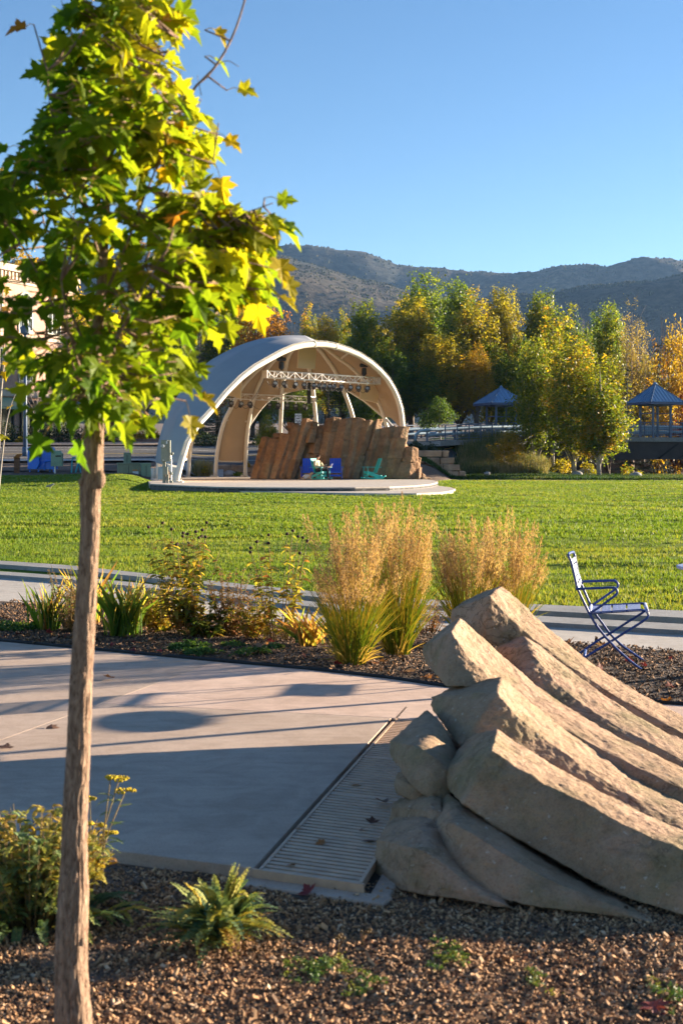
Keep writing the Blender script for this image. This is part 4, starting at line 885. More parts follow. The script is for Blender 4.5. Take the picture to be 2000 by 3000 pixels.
seatF = [(360, 875), (500, 868), (700, 860), (900, 850), (1000, 842), (1045, 846), (1078, 870), (1088, 905), (1060, 942), (1000, 985), (800, 1110), (612, 1232), (430, 1340), (205, 1500), (60, 1592)]
armN = [(160, 652), (300, 646), (480, 640), (620, 633), (670, 640), (700, 672), (697, 712), (665, 745), (560, 822), (460, 895), (350, 962)]
armF = [(232, 556), (350, 550), (500, 546), (620, 540), (668, 543), (703, 570), (712, 604), (692, 640), (600, 708), (500, 780), (372, 865)]
r_ = .0095
for nm, a, b in (('back_frame', backN, backF), ):
    mb = MB()
    for q, D in ((a, ND), (b, FD)): mb.tube(bez([c31(x, y, D) for x, y in q], 4), r_, 8)
    mb.tube(bez([c31(60, 205, ND), c31(68, 186, ND + .1), c31(98, 172, (ND + FD) / 2), c31(126, 168, FD - .08), c31(134, 182, FD)], 5), r_, 8)
    bf = mb.build(nm, M['bluepaint'], ch, smooth=True)
for q, D, nm in ((legN, ND, 'leg'), (legF, FD, 'leg')):
    mb = MB(); mb.tube(bez([c31(x, y, D) for x, y in q], 4), r_, 8); mb.build(nm, M['bluepaint'], ch, smooth=True)
for q, D, nm in ((seatN, ND + .012, 'leg'), (seatF, FD - .012, 'leg')):
    mb = MB(); mb.tube(bez([c31(x, y, D) for x, y in q], 4), r_, 8); mb.build(nm, M['bluepaint'], ch, smooth=True)
for q, D in ((armN, ND - .02), (armF, FD + .02)):
    mb = MB(); mb.tube(bez([c31(x, y, D) for x, y in q], 5), r_, 8); mb.build('armrest', M['bluepaint'], ch, smooth=True)
mb = MB(); mb.tube([c31(1132, 1768, ND), c31(500, 1744, ND), c31(60, 1728, ND)], r_, 8); mb.tube([c31(1096, 1622, FD), c31(330, 1612, FD), c31(-20, 1606, FD)], r_, 8)
mb.tube([c31(1132, 1768, ND), c31(1096, 1622, FD)], .012, 8); mb.tube([c31(265, 1560, ND), c31(285, 1455, FD)], .012, 8); mb.tube([c31(60, 1728, ND), c31(-20, 1606, FD)], r_, 8)
mb.build('base_frame', M['bluepaint'], ch, smooth=True)
def slats(prt, qa, qb, ts, w):
    a = bez([c31(x, y, ND) for x, y in qa], 6); b = bez([c31(x, y, FD) for x, y in qb], 6); mb = MB(); n = len(a) - 1; nb = len(b) - 1
    for t in ts:
        p, q = a[int(t * n)], b[int(t * nb)]; d = (a[min(n, int(t * n) + 1)] - a[max(0, int(t * n) - 1)]).normalized(); x = (q - p).normalized(); up = x.cross(d).normalized()
        mb.box((p + q) / 2, ((q - p).length, w, .006), Matrix((x, d, up)).transposed())
    return mb.build(prt, M['slat'], ch, bevel=.001)
slats('backrest', backN[:6] + [(190, 665)], backF[:5] + [(228, 575)], [.22, .40, .58, .76, .97], .036)
slats('seat', [(360, 968), (600, 954), (800, 941), (1010, 932)], [(375, 873), (600, 864), (800, 855), (1000, 846)], [.06, .165, .27, .375, .48, .585, .69, .795, .9, .995], .034)
mb = MB(); mb.tube([c31(1092, 952, ND), c31(1068, 852, FD)], .014, 8); mb.build('cross_bar', M['slat'], ch, smooth=True); mb = MB(); mb.tube([c31(335, 970, ND), c31(358, 870, FD)], .014, 8); mb.build('cross_bar', M['slat'], ch, smooth=True)
# round table: only its rim is in the picture, its shadow falls on the plaza
def table(cx, cy, label):
    t = thing('cafe_table', label, 'table', (cx, cy, 0), 'round cafe tables'); mb = MB()
    mb.tube([(cx, cy, .775), (cx, cy, .783), (cx, cy, .798), (cx, cy, .80)], [.33, .345, .345, .335], 48); mb.build('table_top', M['slat'], t)
    mb = MB(); mb.tube([(cx, cy, .02), (cx, cy, .775)], .028, 10); mb.build('pedestal', M['bluepaint'], t)
    mb = MB(); mb.tube([(cx, cy, 0), (cx, cy, .025)], [.22, .2], 24); mb.build('foot', M['bluepaint'], t)
table(2.78, 10.32, 'round pale cafe table cut by the right edge beside the lawn')
t = thing('unseen_post', 'slim dark unseen post, added beyond the right edge to cast a thin plaza shadow', 'lamp post', (3.55, 10.03, 0))   # out of view, added to cast the thin shadow line across the plaza
mb = MB(); mb.tube([(3.55, 10.03, -.05), (3.55, 10.03, 2.6)], [.034, .03], 10); mb.tube([(3.55, 10.03, 0), (3.55, 10.03, .06)], .09, 12); mb.build('post', M['bridge_steel'], t, smooth=True)
mb = MB(); mb.tube([(3.55, 10.03, 2.58), (3.55, 10.03, 2.62), (3.55, 10.03, 2.80), (3.55, 10.03, 2.86)], [.05, .11, .13, .03], 12); mb.build('lantern', M['bridge_steel'], t)  # head of the added post, out of view as well
# ------------------------------------------------------------ chairs on the stage
def rocker(loc, rz, mat, label, rock=True, group='wide slatted armchairs on the stage', w=.62):
    t = thing('rocking_chair' if rock else 'slatted_armchair', label, 'chair', loc, group); Rm = Matrix.Rotation(rz, 3, 'Z'); L = Vector(loc)
    def W(x, y, z): return L + Rm @ Vector((x, y, z))
    def bx(mb, a, b, ww, hh): mb.beam(W(*a), W(*b), ww, hh, up=Rm @ Vector((0, 0, 1)))
    mb = MB(); n = 5
    for i in range(n):
        y = -w / 2 + w * (i + .5) / n; mb.beam(W(-.13, y, .36), W(-.42, y, 1.13), w / n - .012, .026, up=Rm @ Vector((1, 0, .3)))
    bx(mb, (-.31, -w / 2, .80), (-.31, w / 2, .80), .03, .09); mb.build('backrest', mat, t, bevel=.006)
    mb = MB()
    for i in range(5):
        x = -.10 + .115 * i; bx(mb, (x, -w / 2, .37 + .018 * i), (x, w / 2, .37 + .018 * i), .10, .024)
    mb.build('seat', mat, t, bevel=.005)
    for s in (-1, 1):
        y = s * (w / 2 + .05)
        mb = MB(); bx(mb, (-.36, y + s * .02, .66), (.46, y + s * .02, .67), .13, .028); mb.build('armrest', mat, t, bevel=.008)
        mb = MB(); bx(mb, (.38, y, .07), (.38, y, .655), .03, .12); mb.build('leg', mat, t, bevel=.005)
        mb = MB(); mb.beam(W(.36, y - s * .03, .40), W(-.50, y - s * .03, .09), .026, .12, up=(0, 0, 1)); mb.build('leg', mat, t, bevel=.005)
        if rock:
            mb = MB(); mb.tube([W(-.62 + 1.16 * k / 14, y, .055 + .16 * ((k - 7) / 7) ** 2 * (1.0 if k < 7 else .35)) for k in range(15)], .042, 8); mb.build('rocker', mat, t, smooth=True)
        else:
            mb = MB(); bx(mb, (-.5, y, .05), (.46, y, .05), .03, .09); bx(mb, (-.4, y, .05), (-.36, y, .66), .03, .09); mb.build('runner', mat, t, bevel=.005)
    mb = MB(); bx(mb, (.37, -w / 2, .22), (.37, w / 2, .22), .03, .10); bx(mb, (.40, -w / 2, .40), (.40, w / 2, .40), .025, .09); mb.build('stretcher', mat, t, bevel=.005)
    return t
def sp(px, py): return tuple(S(px, py))
def at_stage(px, D): return (X(px, D), D, SZ)
T1 = at_stage(937, 74.2)
rocker(at_stage(906, 75.6), R(-90), M['blue_wood'], 'royal blue slatted armchair partly behind the occupied teal rocker', False, w=.74)
rocker(at_stage(982, 75.7), R(-90), M['blue_wood'], 'royal blue slatted armchair right of the seated person', False, w=.60)
rocker(T1, R(-38), M['teal_wood'], 'teal rocking chair in which the person sits')
rocker(at_stage(1091, 75.3), R(196), M['teal_wood'], 'empty teal rocking chair turned side on at the right of the stage')
# ------------------------------------------------------------ the seated person and the dog
def skin(name, mat, joints, bones, parent, root=0, sub=2):
    """joints: list of (point, radius or (rx, ry)); one continuous skinned surface"""
    me = bpy.data.meshes.new(name); off = Vector(parent.matrix_basis.translation)
    me.from_pydata([tuple(Vector(j[0]) - off) for j in joints], bones, []); me.update()
    o = bpy.data.objects.new(name, me); COL.objects.link(o)
    o.modifiers.new('skin', 'SKIN')
    if not me.skin_vertices: me.attributes
    if len(me.skin_vertices) == 0:
        bm = bmesh.new(); bm.from_mesh(me); bm.verts.layers.skin.verify(); bm.to_mesh(me); bm.free()
    for i, j in enumerate(joints):
        r_ = j[1]; me.skin_vertices[0].data[i].radius = r_ if isinstance(r_, tuple) else (r_, r_)
    me.skin_vertices[0].data[root].use_root = True
    s = o.modifiers.new('sub', 'SUBSURF'); s.levels = s.render_levels = sub
    dg = bpy.context.evaluated_depsgraph_get(); dg.update(); ev = o.evaluated_get(dg); m2 = bpy.data.meshes.new_from_object(ev)
    m2.materials.clear(); m2.materials.append(mat); m2.polygons.foreach_set('use_smooth', [True] * len(m2.polygons))
    o.modifiers.clear(); o.data = m2; o.parent = parent; return o
pr = thing('person', 'person in cream sweater and dark trousers sitting cross legged in the teal rocker', 'person', T1)
Rm = Matrix.Rotation(R(-38), 3, 'Z'); TL = Vector(T1)
def W(x, y, z): return TL + Rm @ Vector((x, y, z))
hip, chest, neck = W(-.08, 0, .50), W(-.20, 0, .84), W(-.20, 0, 1.02)
# left leg planted, right ankle on the left knee (figure four)
kneeL, ankL = W(.42, .10, .55), W(.47, .10, .10); hipL, hipR = W(-.04, .10, .49), W(-.04, -.10, .49)
kneeR, ankR = W(.26, -.36, .60), W(.48, .16, .68)
shL, shR = W(-.18, .185, .96), W(-.18, -.185, .96); elL, elR = W(-.06, .33, .74), W(-.06, -.33, .74); wrL, wrR = W(.20, .20, .70), W(.18, -.12, .70)
head = W(-.12, 0, 1.17)
J = [(hip, (.13, .11)), (chest, (.15, .11)), (W(-.205, 0, .97), (.12, .08)), (neck, .05), (W(-.17, 0, 1.08), .05), (W(-.135, 0, 1.15), (.078, .085)), (W(-.12, 0, 1.22), (.078, .09)), (W(-.115, 0, 1.28), .05),
     (hipL, .085), (W(.2, .10, .53), .075), (kneeL, .06), (W(.45, .1, .34), .052), (ankL, .036), (W(.50, .10, .05), .035), (W(.62, .11, .04), .03),
     (hipR, .085), (W(.12, -.25, .56), .075), (kneeR, .06), (W(.36, -.08, .65), .05), (ankR, .036), (W(.50, .24, .70), .035), (W(.56, .30, .78), .028),
     (shL, .058), (elL, .042), (wrL, .027), (W(.26, .16, .70), (.036, .018)), (shR, .058), (elR, .042), (wrR, .027), (W(.25, -.06, .70), (.036, .018))]
B_ = [(0, 1), (1, 2), (2, 3), (3, 4), (4, 5), (5, 6), (6, 7), (0, 8), (8, 9), (9, 10), (10, 11), (11, 12), (12, 13), (13, 14), (0, 15), (15, 16), (16, 17), (17, 18), (18, 19), (19, 20), (20, 21), (2, 22), (22, 23), (23, 24), (24, 25), (2, 26), (26, 27), (27, 28), (28, 29)]
for s, w0, hd in ((1, 25, W(.26, .16, .70)), (-1, 29, W(.25, -.06, .70))):     # four fingers and a thumb on each hand
    for k in range(4):
        base = hd + Rm @ Vector((.03, (-.027 + .018 * k) * s, .006)); J.append((base, .010)); J.append((base + Rm @ Vector((.035, 0, .002)), .009)); J.append((base + Rm @ Vector((.055 + .006 * (k in (1, 2)), 0, -.016)), .008))
        i = len(J); B_ += [(w0, i - 3), (i - 3, i - 2), (i - 2, i - 1)]
    th_ = hd + Rm @ Vector((0, -.03 * s, .004)); J += [(th_, .011), (th_ + Rm @ Vector((.035, -.012 * s, .01)), .009)]; i = len(J); B_ += [(w0, i - 2), (i - 2, i - 1)]
skin('body', M['skin'], J, B_, pr)
mb = MB()      # face: nose, ears, eyes, mouth
fd = Rm @ Vector((1, 0, -.25)); hc = W(-.115, 0, 1.19)
mb.ball(hc + Rm @ Vector((.09, 0, -.02)), (.022, .014, .022), 8, 6)
for s in (-1, 1): mb.ball(hc + Rm @ Vector((-.005, .082 * s, -.01)), (.02, .012, .032), 8, 6)
mb.build('face', M['skin'], pr, smooth=True)
mb = MB()
for s in (-1, 1): mb.ball(hc + Rm @ Vector((.080, .030 * s, .012)), (.008, .013, .007), 8, 6)
mb.ball(hc + Rm @ Vector((.076, 0, -.055)), (.008, .022, .005), 8, 6); mb.build('eyes_and_mouth', M['hair'], pr, smooth=True)
mb = MB(); mb.ball(W(-.135, 0, 1.235), (.10, .10, .085), 14, 8, rot=Rm, jit=.05); mb.ball(W(-.165, 0, 1.19), (.075, .095, .09), 12, 8, rot=Rm, jit=.05); mb.ball(W(-.06, .02, 1.275), (.06, .06, .03), 10, 6, rot=Rm, jit=.08); mb.build('hair', M['hair'], pr, smooth=True)
S_ = [(W(-.09, 0, .52), (.165, .14)), (W(-.15, 0, .70), (.17, .14)), (chest, (.175, .135)), (W(-.205, 0, .97), (.14, .095)), (W(-.20, 0, 1.035), (.075, .07)), (shL, .078), (elL, .062), (W(.12, .24, .71), .046), (shR, .078), (elR, .062), (W(.10, -.18, .71), .046)]
skin('sweater', M['sweater'], S_, [(0, 1), (1, 2), (2, 3), (3, 4), (3, 5), (5, 6), (6, 7), (3, 8), (8, 9), (9, 10)], pr)
Tr = [(W(-.08, 0, .49), (.145, .115)), (hipL, .098), (W(.2, .10, .53), .09), (kneeL, .073), (W(.45, .1, .34), .064), (W(.47, .10, .13), .052), (hipR, .098), (W(.12, -.25, .56), .09), (kneeR, .073), (W(.36, -.08, .65), .062), (W(.46, .10, .675), .052)]
skin('trousers', M['trousers'], Tr, [(0, 1), (1, 2), (2, 3), (3, 4), (4, 5), (0, 6), (6, 7), (7, 8), (8, 9), (9, 10)], pr)
skin('shoe', M['shoe'], [(W(.46, .10, .07), .05), (W(.54, .105, .045), .045), (W(.68, .115, .035), .038)], [(0, 1), (1, 2)], pr)
skin('shoe', M['slat'], [(W(.48, .19, .69), .05), (W(.51, .26, .74), .046), (W(.57, .33, .86), .038)], [(0, 1), (1, 2)], pr)
bk = MB(); p = W(.29, .06, .755); bk.box(p, (.20, .15, .02), Rm @ Matrix.Rotation(R(-35), 3, 'Y')); tag(bk.build('tablet', M['trousers'], bevel=.004), 'small dark tablet in the lap of the seated person', 'tablet')
D0 = Vector(at_stage(900, 73.6)); dg_ = thing('dog', 'small tan dog in a striped grey coat resting beside the teal rocker', 'dog', D0)
def Dg(x, y, z): return D0 + Vector((x, y, z))
DJ = [(Dg(-.22, 0, .13), (.10, .11)), (Dg(-.05, -.02, .15), (.11, .12)), (Dg(.12, -.02, .18), (.10, .11)), (Dg(.19, -.03, .30), .07), (Dg(.24, -.05, .40), (.075, .07)), (Dg(.33, -.09, .37), .035),
      (Dg(-.24, -.12, .10), .06), (Dg(-.10, -.17, .05), .035), (Dg(-.05, -.19, .03), .03), (Dg(-.24, .12, .10), .06), (Dg(-.10, .16, .05), .035), (Dg(.16, -.11, .12), .045), (Dg(.20, -.12, .04), .03), (Dg(.28, -.13, .03), .028), (Dg(.16, .09, .12), .045), (Dg(.20, .10, .04), .03), (Dg(.28, .10, .03), .028), (Dg(-.31, 0, .10), .03), (Dg(-.34, .06, .06), .02)]
skin('body', M['dogfur'], DJ, [(0, 1), (1, 2), (2, 3), (3, 4), (4, 5), (0, 6), (6, 7), (7, 8), (0, 9), (9, 10), (2, 11), (11, 12), (12, 13), (2, 14), (14, 15), (15, 16), (0, 17), (17, 18)], dg_)
skin('coat', M['dogcoat'], [(Dg(-.25, 0, .14), (.128, .138)), (Dg(-.05, -.02, .17), (.145, .155)), (Dg(.12, -.02, .20), (.128, .138)), (Dg(.17, -.025, .28), .092)], [(0, 1), (1, 2), (2, 3)], dg_)
mb = MB(); mb.ball(Dg(.20, .02, .44), (.03, .015, .05), 8, 6); mb.ball(Dg(.21, -.11, .44), (.03, .015, .05), 8, 6); mb.build('ear', M['hair'], dg_, smooth=True)
mb = MB(); mb.ball(Dg(.365, -.10, .375), .016, 8, 6); mb.ball(Dg(.29, -.115, .415), .012, 8, 6); mb.ball(Dg(.31, -.03, .415), .012, 8, 6); mb.build('nose_and_eyes', M['black'], dg_, smooth=True)
# ------------------------------------------------------------ utility things left of the shell
def GZ(px, py, D): return Vector((X(px, D), D, Z(py, D)))
b = GZ(497, 1420, 66.2); s = 66.2 / F
t = thing('electric_meter', 'grey green electric meter cabinet on posts in front of the left shell foot', 'meter', (b.x, b.y, 0))
def wx(px): return X(px, 66.2)
def wz(py): return Z(py, 66.2)
mb = MB(); mb.box(((wx(473) + wx(493)) / 2, 66.2, (wz(1289) + wz(1352)) / 2), (wx(493) - wx(473), .26, wz(1289) - wz(1352))); mb.box(((wx(493) + wx(500)) / 2, 66.2, (wz(1290) + wz(1351)) / 2), (wx(500) - wx(493), .20, wz(1290) - wz(1351))); mb.build('cabinet', M['meter'], t, bevel=.012)
mb = MB(); p = Vector((wx(478.5), 66.05, wz(1307))); mb.tube([p, p + Vector((0, -.06, 0)), p + Vector((0, -.11, 0))], [.085, .085, .07], 16); mb.build('meter_dial', M['lens'], t, smooth=False)
mb = MB(); mb.box(((wx(488) + wx(492)) / 2, 66.06, wz(1296)), (.06, .02, .13)); mb.box((wx(480), 66.06, wz(1348)), (.05, .02, .03)); mb.build('warning_sticker', M['white'], t)
mb = MB(); mb.box((wx(485), 66.2, (wz(1367) + wz(1391)) / 2), (wx(492) - wx(478), .2, wz(1367) - wz(1391))); mb.build('junction_box', M['meter'], t, bevel=.01)
for a in (479.5, 484, 489, 493):
    mb = MB(); mb.tube([(wx(a), 66.22, wz(1424)), (wx(a), 66.22, wz(1350 if a < 485 else 1390))], .03 if a > 480 else .05, 8); mb.build('post', M['meter'], t)
mb = MB(); mb.tube([(wx(502), 66.2, wz(1415)), (wx(502), 66.2, wz(1345)), (wx(500.5), 66.2, wz(1335))], .03, 8); mb.build('conduit', M['alu'], t)
for px, py in ((505, 1329), (502, 1387), (503, 1412)):
    mb = MB(); mb.ball((wx(px), 66.15, wz(py)), (.075, .05, .08), 10, 6); mb.build('floodlight', M['meter'], t, smooth=True)
mb = MB(); mb.box((X(474, 69), 69, SZ + .42), (.34, .3, .62)); tag(mb.build('utility_box', M['pipe_steel'], bevel=.015), 'small pale blue box on the pad behind the electric meter', 'utility box')
def cab(name, label, px0, px1, py0, py1, D, dep, mat, slope=.0, turn=0.0):
    x0, x1 = X(px0, D), X(px1, D); z0, z1 = Z(py1, D), Z(py0, D); cx = (x0 + x1) / 2
    t = thing(name, label, 'utility cabinet', (cx, D, z0), 'utility cabinets by the street'); Rm = Matrix.Rotation(turn, 3, 'Z'); w = x1 - x0
    mb = MB(); pts = [(-w / 2, -dep / 2), (w / 2, -dep / 2), (w / 2, dep / 2), (-w / 2, dep / 2)]
    def q(x, y, z): return Vector((cx, D, 0)) + Rm @ Vector((x, y, 0)) + Vector((0, 0, z))
    k = slope * (z1 - z0)
    mb.add([q(x, y, z0 - .1) for x, y in pts] + [q(x * .98, y * .97, z1 - (k if y < 0 else 0)) for x, y in pts], [(0, 1, 5, 4), (1, 2, 6, 5), (2, 3, 7, 6), (3, 0, 4, 7), (4, 5, 6, 7)])
    mb.build('housing', mat, t, bevel=.03)
    mb = MB(); mb.add([q(x * 1.04, y * 1.04, z1 - (k if y < 0 else 0) + .005) for x, y in pts] + [q(x * 1.02, y * 1.02, z1 - (k if y < 0 else 0) + .06) for x, y in pts], [(0, 1, 5, 4), (1, 2, 6, 5), (2, 3, 7, 6), (3, 0, 4, 7), (4, 5, 6, 7)]); mb.build('lid', mat, t, bevel=.01)
    mb = MB(); mb.box(q(0, -dep / 2 - .012, (z0 + z1) / 2), (.02, .02, (z1 - z0) * .8), Rm); mb.build('door_seam', M['dark_pit'], t)
    return t, q, w
t, q, w = cab('transformer_cabinet', 'squat olive green transformer box by the bare soil near the street', 344, 410, 1359, 1397, 75.4, .95, M['cabinet'], turn=R(10))
mb = MB(); mb.box(q(w * .30, -.49, Z(1385, 75.4)), (.30, .02, .16), Matrix.Rotation(R(10), 3, 'Z')); mb.build('white_sticker', M['white'], t)
mb = MB(); mb.box(q(w * .27, -.49, Z(1377, 75.4)), (.24, .02, .05), Matrix.Rotation(R(10), 3, 'Z')); mb.build('orange_sticker', M['sticker_o'], t)
cab('pedestal_cabinet', 'narrow pale green cabinet right of the olive transformer box', 413, 441, 1360, 1399, 75.0, .6, M['palegreen'], turn=R(14))
cab('pedestal_cabinet', 'slim pale cabinet with louvred sides standing behind the transformer box', 363, 384, 1329, 1362, 80.0, .45, M['palegreen'], turn=R(6))
# bike rack: two crossed hoops
def GZ2(px, py): return GZ(px, py, 74.8)
t = thing('bike_rack', 'teal bicycle rack of two crossed steel hoops', 'bike rack', GZ2(228, 1388))
for pts in ([(210, 1388), (212.5, 1344), (215, 1341), (222, 1341), (226, 1343), (234, 1372), (237, 1388)], [(247, 1388), (245.5, 1344), (243, 1341), (236, 1341), (232.5, 1344), (226, 1370), (221, 1388)]):
    mb = MB(); mb.tube(smooth3([GZ2(*p) + Vector((0, .1 if p[0] > 230 else 0, 0)) for p in pts], 40), .042, 8); mb.build('hoop', M['tealsteel'], t, smooth=True)
mb = MB(); mb.tube([GZ2(210, 1387), GZ2(237, 1387)], .042, 8); mb.tube([GZ2(222, 1387.5) + Vector((0, .12, 0)), GZ2(247, 1387.5) + Vector((0, .12, 0))], .042, 8); mb.build('base_bar', M['tealsteel'], t, smooth=True)
# big blue collection box
D = 74.6; x0, x1 = X(85, D), X(160, D); zt, zb = Z(1310, D), Z(1380, D); dep = 1.0
t = thing('collection_box', 'big bright blue metal collection box with a sloping front near the street', 'collection box', ((x0 + x1) / 2, D, zb))
prof = [(0, zb + .10), (0, zt), (1, zt), (1, zb + .10)]
mb = MB(); Ls = [Vector((x0, D + .15, zb + .09)), Vector((x0 - .02, D + .15, zt)), Vector((x0, D + 1.1, zt)), Vector((x0, D + 1.1, zb + .09))]
xa = X(116, D)
# body: dark left flank plus hopper shape: outline in x-z, extruded in y
out = [(x0, zb + .09), (X(84, D), zt), (X(148, D), zt), (X(158, D), zt - .36), (X(160, D), zb + .09)]
n = len(out); mb.add([(x, D, z) for x, z in out] + [(x, D + dep, z) for x, z in out], [tuple(range(n - 1, -1, -1)), tuple(range(n, 2 * n))] + [(i, (i + 1) % n, (i + 1) % n + n, i + n) for i in range(n)]); mb.build('body', M['boxblue'], t, bevel=.02)
mb = MB(); xm = X(119, D); out = [(X(86, D), zb + .10), (X(85, D), zt - .02), (X(98, D), zt - .02), (X(110, D), zt - .38), (xm, zt - .42), (xm, zb + .35), (X(112, D), zb + .10)]
n = len(out); mb.add([(x, D - .34, z) for x, z in out] + [(x, D - .005, z) for x, z in out], [tuple(range(n - 1, -1, -1)), tuple(range(n, 2 * n))] + [(i, (i + 1) % n, (i + 1) % n + n, i + n) for i in range(n)]); mb.build('hopper', M['boxblue'], t, bevel=.02)
mb = MB(); mb.tube(smooth3([Vector((X(px, D), D - .05, Z(py, D))) for px, py in ((132, 1378), (132.5, 1356), (137, 1352), (150, 1351))], 16), .035, 8); mb.build('handle', M['boxblue'], t, smooth=True)
for px in (88, 113, 141, 158):
    mb = MB(); mb.box((X(px, D), D + (.05 if px != 141 else .5), zb + .03), (.07, .07, .16)); mb.build('leg', M['boxblue'], t)
# green dispenser on a post
D = 74.0; t = thing('waste_bag_dispenser', 'small pale green dispenser box on a white post beside the blue box', 'dispenser', GZ(162, 1387, D))
x0, x1, zt, zb, zp = X(152, D), X(184, D), Z(1322, D), Z(1366, D), Z(1387, D); xm = X(163, D)
mb = MB(); mb.box(((x0 + x1) / 2, D, (zt + zb) / 2 - .05), (x1 - x0, .42, zt - zb - .1)); mb.build('box', M['palegreen'], t, bevel=.015)
mb = MB(); mb.add([(x0, D - .22, zt - .1), (x1, D - .22, zt - .16), (x1, D + .22, zt - .16), (x0, D + .22, zt - .1), (x0 + .02, D - .18, zt + .06), (x1 - .12, D - .18, zt + .03), (x1 - .12, D + .18, zt + .03), (x0 + .02, D + .18, zt + .06)], [(0, 1, 5, 4), (1, 2, 6, 5), (2, 3, 7, 6), (3, 0, 4, 7), (4, 5, 6, 7), (3, 2, 1, 0)]); mb.build('lid', M['palegreen'], t, bevel=.01)
mb = MB(); mb.box((X(174, D), D - .23, zt - .25), (.28, .03, .06)); mb.build('slot', M['dark_pit'], t)
mb = MB(); mb.tube([(X(162, D), D, zp - .1), (X(162, D), D, zb)], .05, 10); mb.build('post', M['white'], t, smooth=True)
D = 74.3; t = thing('marker_post', 'rusty steel marker post with a slanted top panel left of the blue box', 'post', GZ(51, 1389, D))
mb = MB(); x0, x1, zb, zt = X(43, D), X(59, D), Z(1390, D), Z(1341, D); mb.box(((x0 + x1) / 2, D, (zb + zt) / 2), (x1 - x0, .18, zt - zb)); mb.build('post', M['corten'], t, bevel=.01)
mb = MB(); mb.add([(x0 - .02, D - .25, zt + .0), (x1 + .02, D - .25, zt + .0), (X(67, D), D + .15, zt + .2), (X(50, D), D + .15, zt + .2)], [(0, 1, 2, 3), (3, 2, 1, 0)]); q = mb.build('top_panel', M['sticker_o'], t); md = q.modifiers.new('s', 'SOLIDIFY'); md.thickness = .03
# pigeon-sized bird on the lawn
p = GZ(147, 1420, 61.5); p.z = lawn_z(p.x, p.y) + .03; t = thing('bird', 'small grey bird standing on the shaded lawn edge at the left', 'bird', p)
skin('body', M['boulder'], [(p + Vector((-.17, 0, .08)), .03), (p + Vector((0, 0, .11)), .065), (p + Vector((.10, 0, .15)), .045), (p + Vector((.15, 0, .20)), .04), (p + Vector((.20, 0, .19)), .012)], [(0, 1), (1, 2), (2, 3), (3, 4)], t)
mb = MB(); mb.tube([p + Vector((.0, .02, .07)), p + Vector((.0, .02, -.02))], .008, 5); mb.tube([p + Vector((.02, -.02, .07)), p + Vector((.02, -.02, -.02))], .008, 5); mb.build('leg', M['black'], t)
# speed limit sign
def text(name, s, size, loc, mat, parent, rx=90, rz=0, ext=.004, spacing=1.0, bold=0.0):
    cu = bpy.data.curves.new(name, 'FONT'); cu.body = s; cu.size = size; cu.align_x = 'CENTER'; cu.align_y = 'CENTER'; cu.extrude = ext; cu.space_character = spacing; cu.offset = bold
    o = bpy.data.objects.new(name, cu); COL.objects.link(o); dg = bpy.context.evaluated_depsgraph_get(); dg.update(); me = bpy.data.meshes.new_from_object(o.evaluated_get(dg)); bpy.data.objects.remove(o)
    me.materials.clear(); me.materials.append(mat); o = bpy.data.objects.new(name, me); COL.objects.link(o)
    o.rotation_euler = (R(rx), 0, R(rz)); off = Vector((0, 0, 0))
    if parent is not None:
        o.parent = parent; off = Vector(parent.matrix_basis.translation)
        if parent.parent is not None: off = off + Vector(parent.parent.matrix_basis.translation)
    o.location = Vector(loc) - off; return o
D = 92.5; cx = X(873.5, D); zt, zb = Z(1212, D), Z(1246, D)
t = thing('speed_limit_sign', 'white rectangular speed limit sign reading SPEED LIMIT 20 behind the rock wall', 'sign', (cx, D, zg(cx, D)))
w = X(883.5, D) - X(864, D)
mb = MB(); mb.box((cx, D, (zt + zb) / 2), (w, .02, zt - zb)); pl = mb.build('sign_plate', M['white'], t, bevel=.004)
for s_, sz, py in (('SPEED', .155, 1218.5), ('LIMIT', .155, 1226), ('20', .34, 1238)): text('lettering', s_, sz, (cx, D - .016, Z(py, D)), M['ink'], pl, bold=.004 if sz > .2 else .0015)
mb = MB(); e = .018; zc = (zt + zb) / 2; hh, ww = (zt - zb) / 2 - .03, w / 2 - .03
for a, b_ in (((-ww, hh), (ww, hh)), ((ww, hh), (ww, -hh)), ((ww, -hh), (-ww, -hh)), ((-ww, -hh), (-ww, hh))): mb.beam((cx + a[0], D - .013, zc + a[1]), (cx + b_[0], D - .013, zc + b_[1]), .006, .012, up=(0, 1, 0))
mb.build('border', M['ink'], pl)
mb = MB(); mb.box((cx, D + .03, (zg(cx, D) + zt) / 2), (.05, .04, zt - zg(cx, D))); mb.build('post', M['alu'], t)
# ------------------------------------------------------------ drain beside the plaza
ga, gb = G(742, 2543), G(1146, 2103); dx = (gb - ga).normalized(); sx = Vector((dx.y, -dx.x, 0))
t = thing('trench_drain', 'long trench drain with fibreglass grating between plaza slab and rock', 'drain', ga)
Ld = (gb - ga).length; wd = (G(1068, 2588) - ga).dot(sx); sk = (G(1068, 2588) - ga).dot(dx)
mb = MB(); zt = .0
def gp(u, v, z): return ga + dx * (u + sk * v / wd) + sx * v + Vector((0, 0, z))
cuts = [0, Ld * .40, Ld * .66, Ld + .4]
for a, b_ in zip(cuts, cuts[1:]):
    mb = MB(); a += .006; b_ -= .006
    n = int((b_ - a) / .049)
    for k in range(n + 1):
        u = a + .008 + (b_ - a - .016) * k / n; mb.beam(gp(u, .03, -.018), gp(u, wd - .02, -.018), .029, .030)
    for v in (.03, wd - .02): mb.beam(gp(a, v, -.018), gp(b_, v, -.018), .014, .036)
    for v in (wd * .33, wd * .66): mb.beam(gp(a, v, -.026), gp(b_, v, -.026), .012, .022)
    mb.build('grating_panel', M['grate'], t)
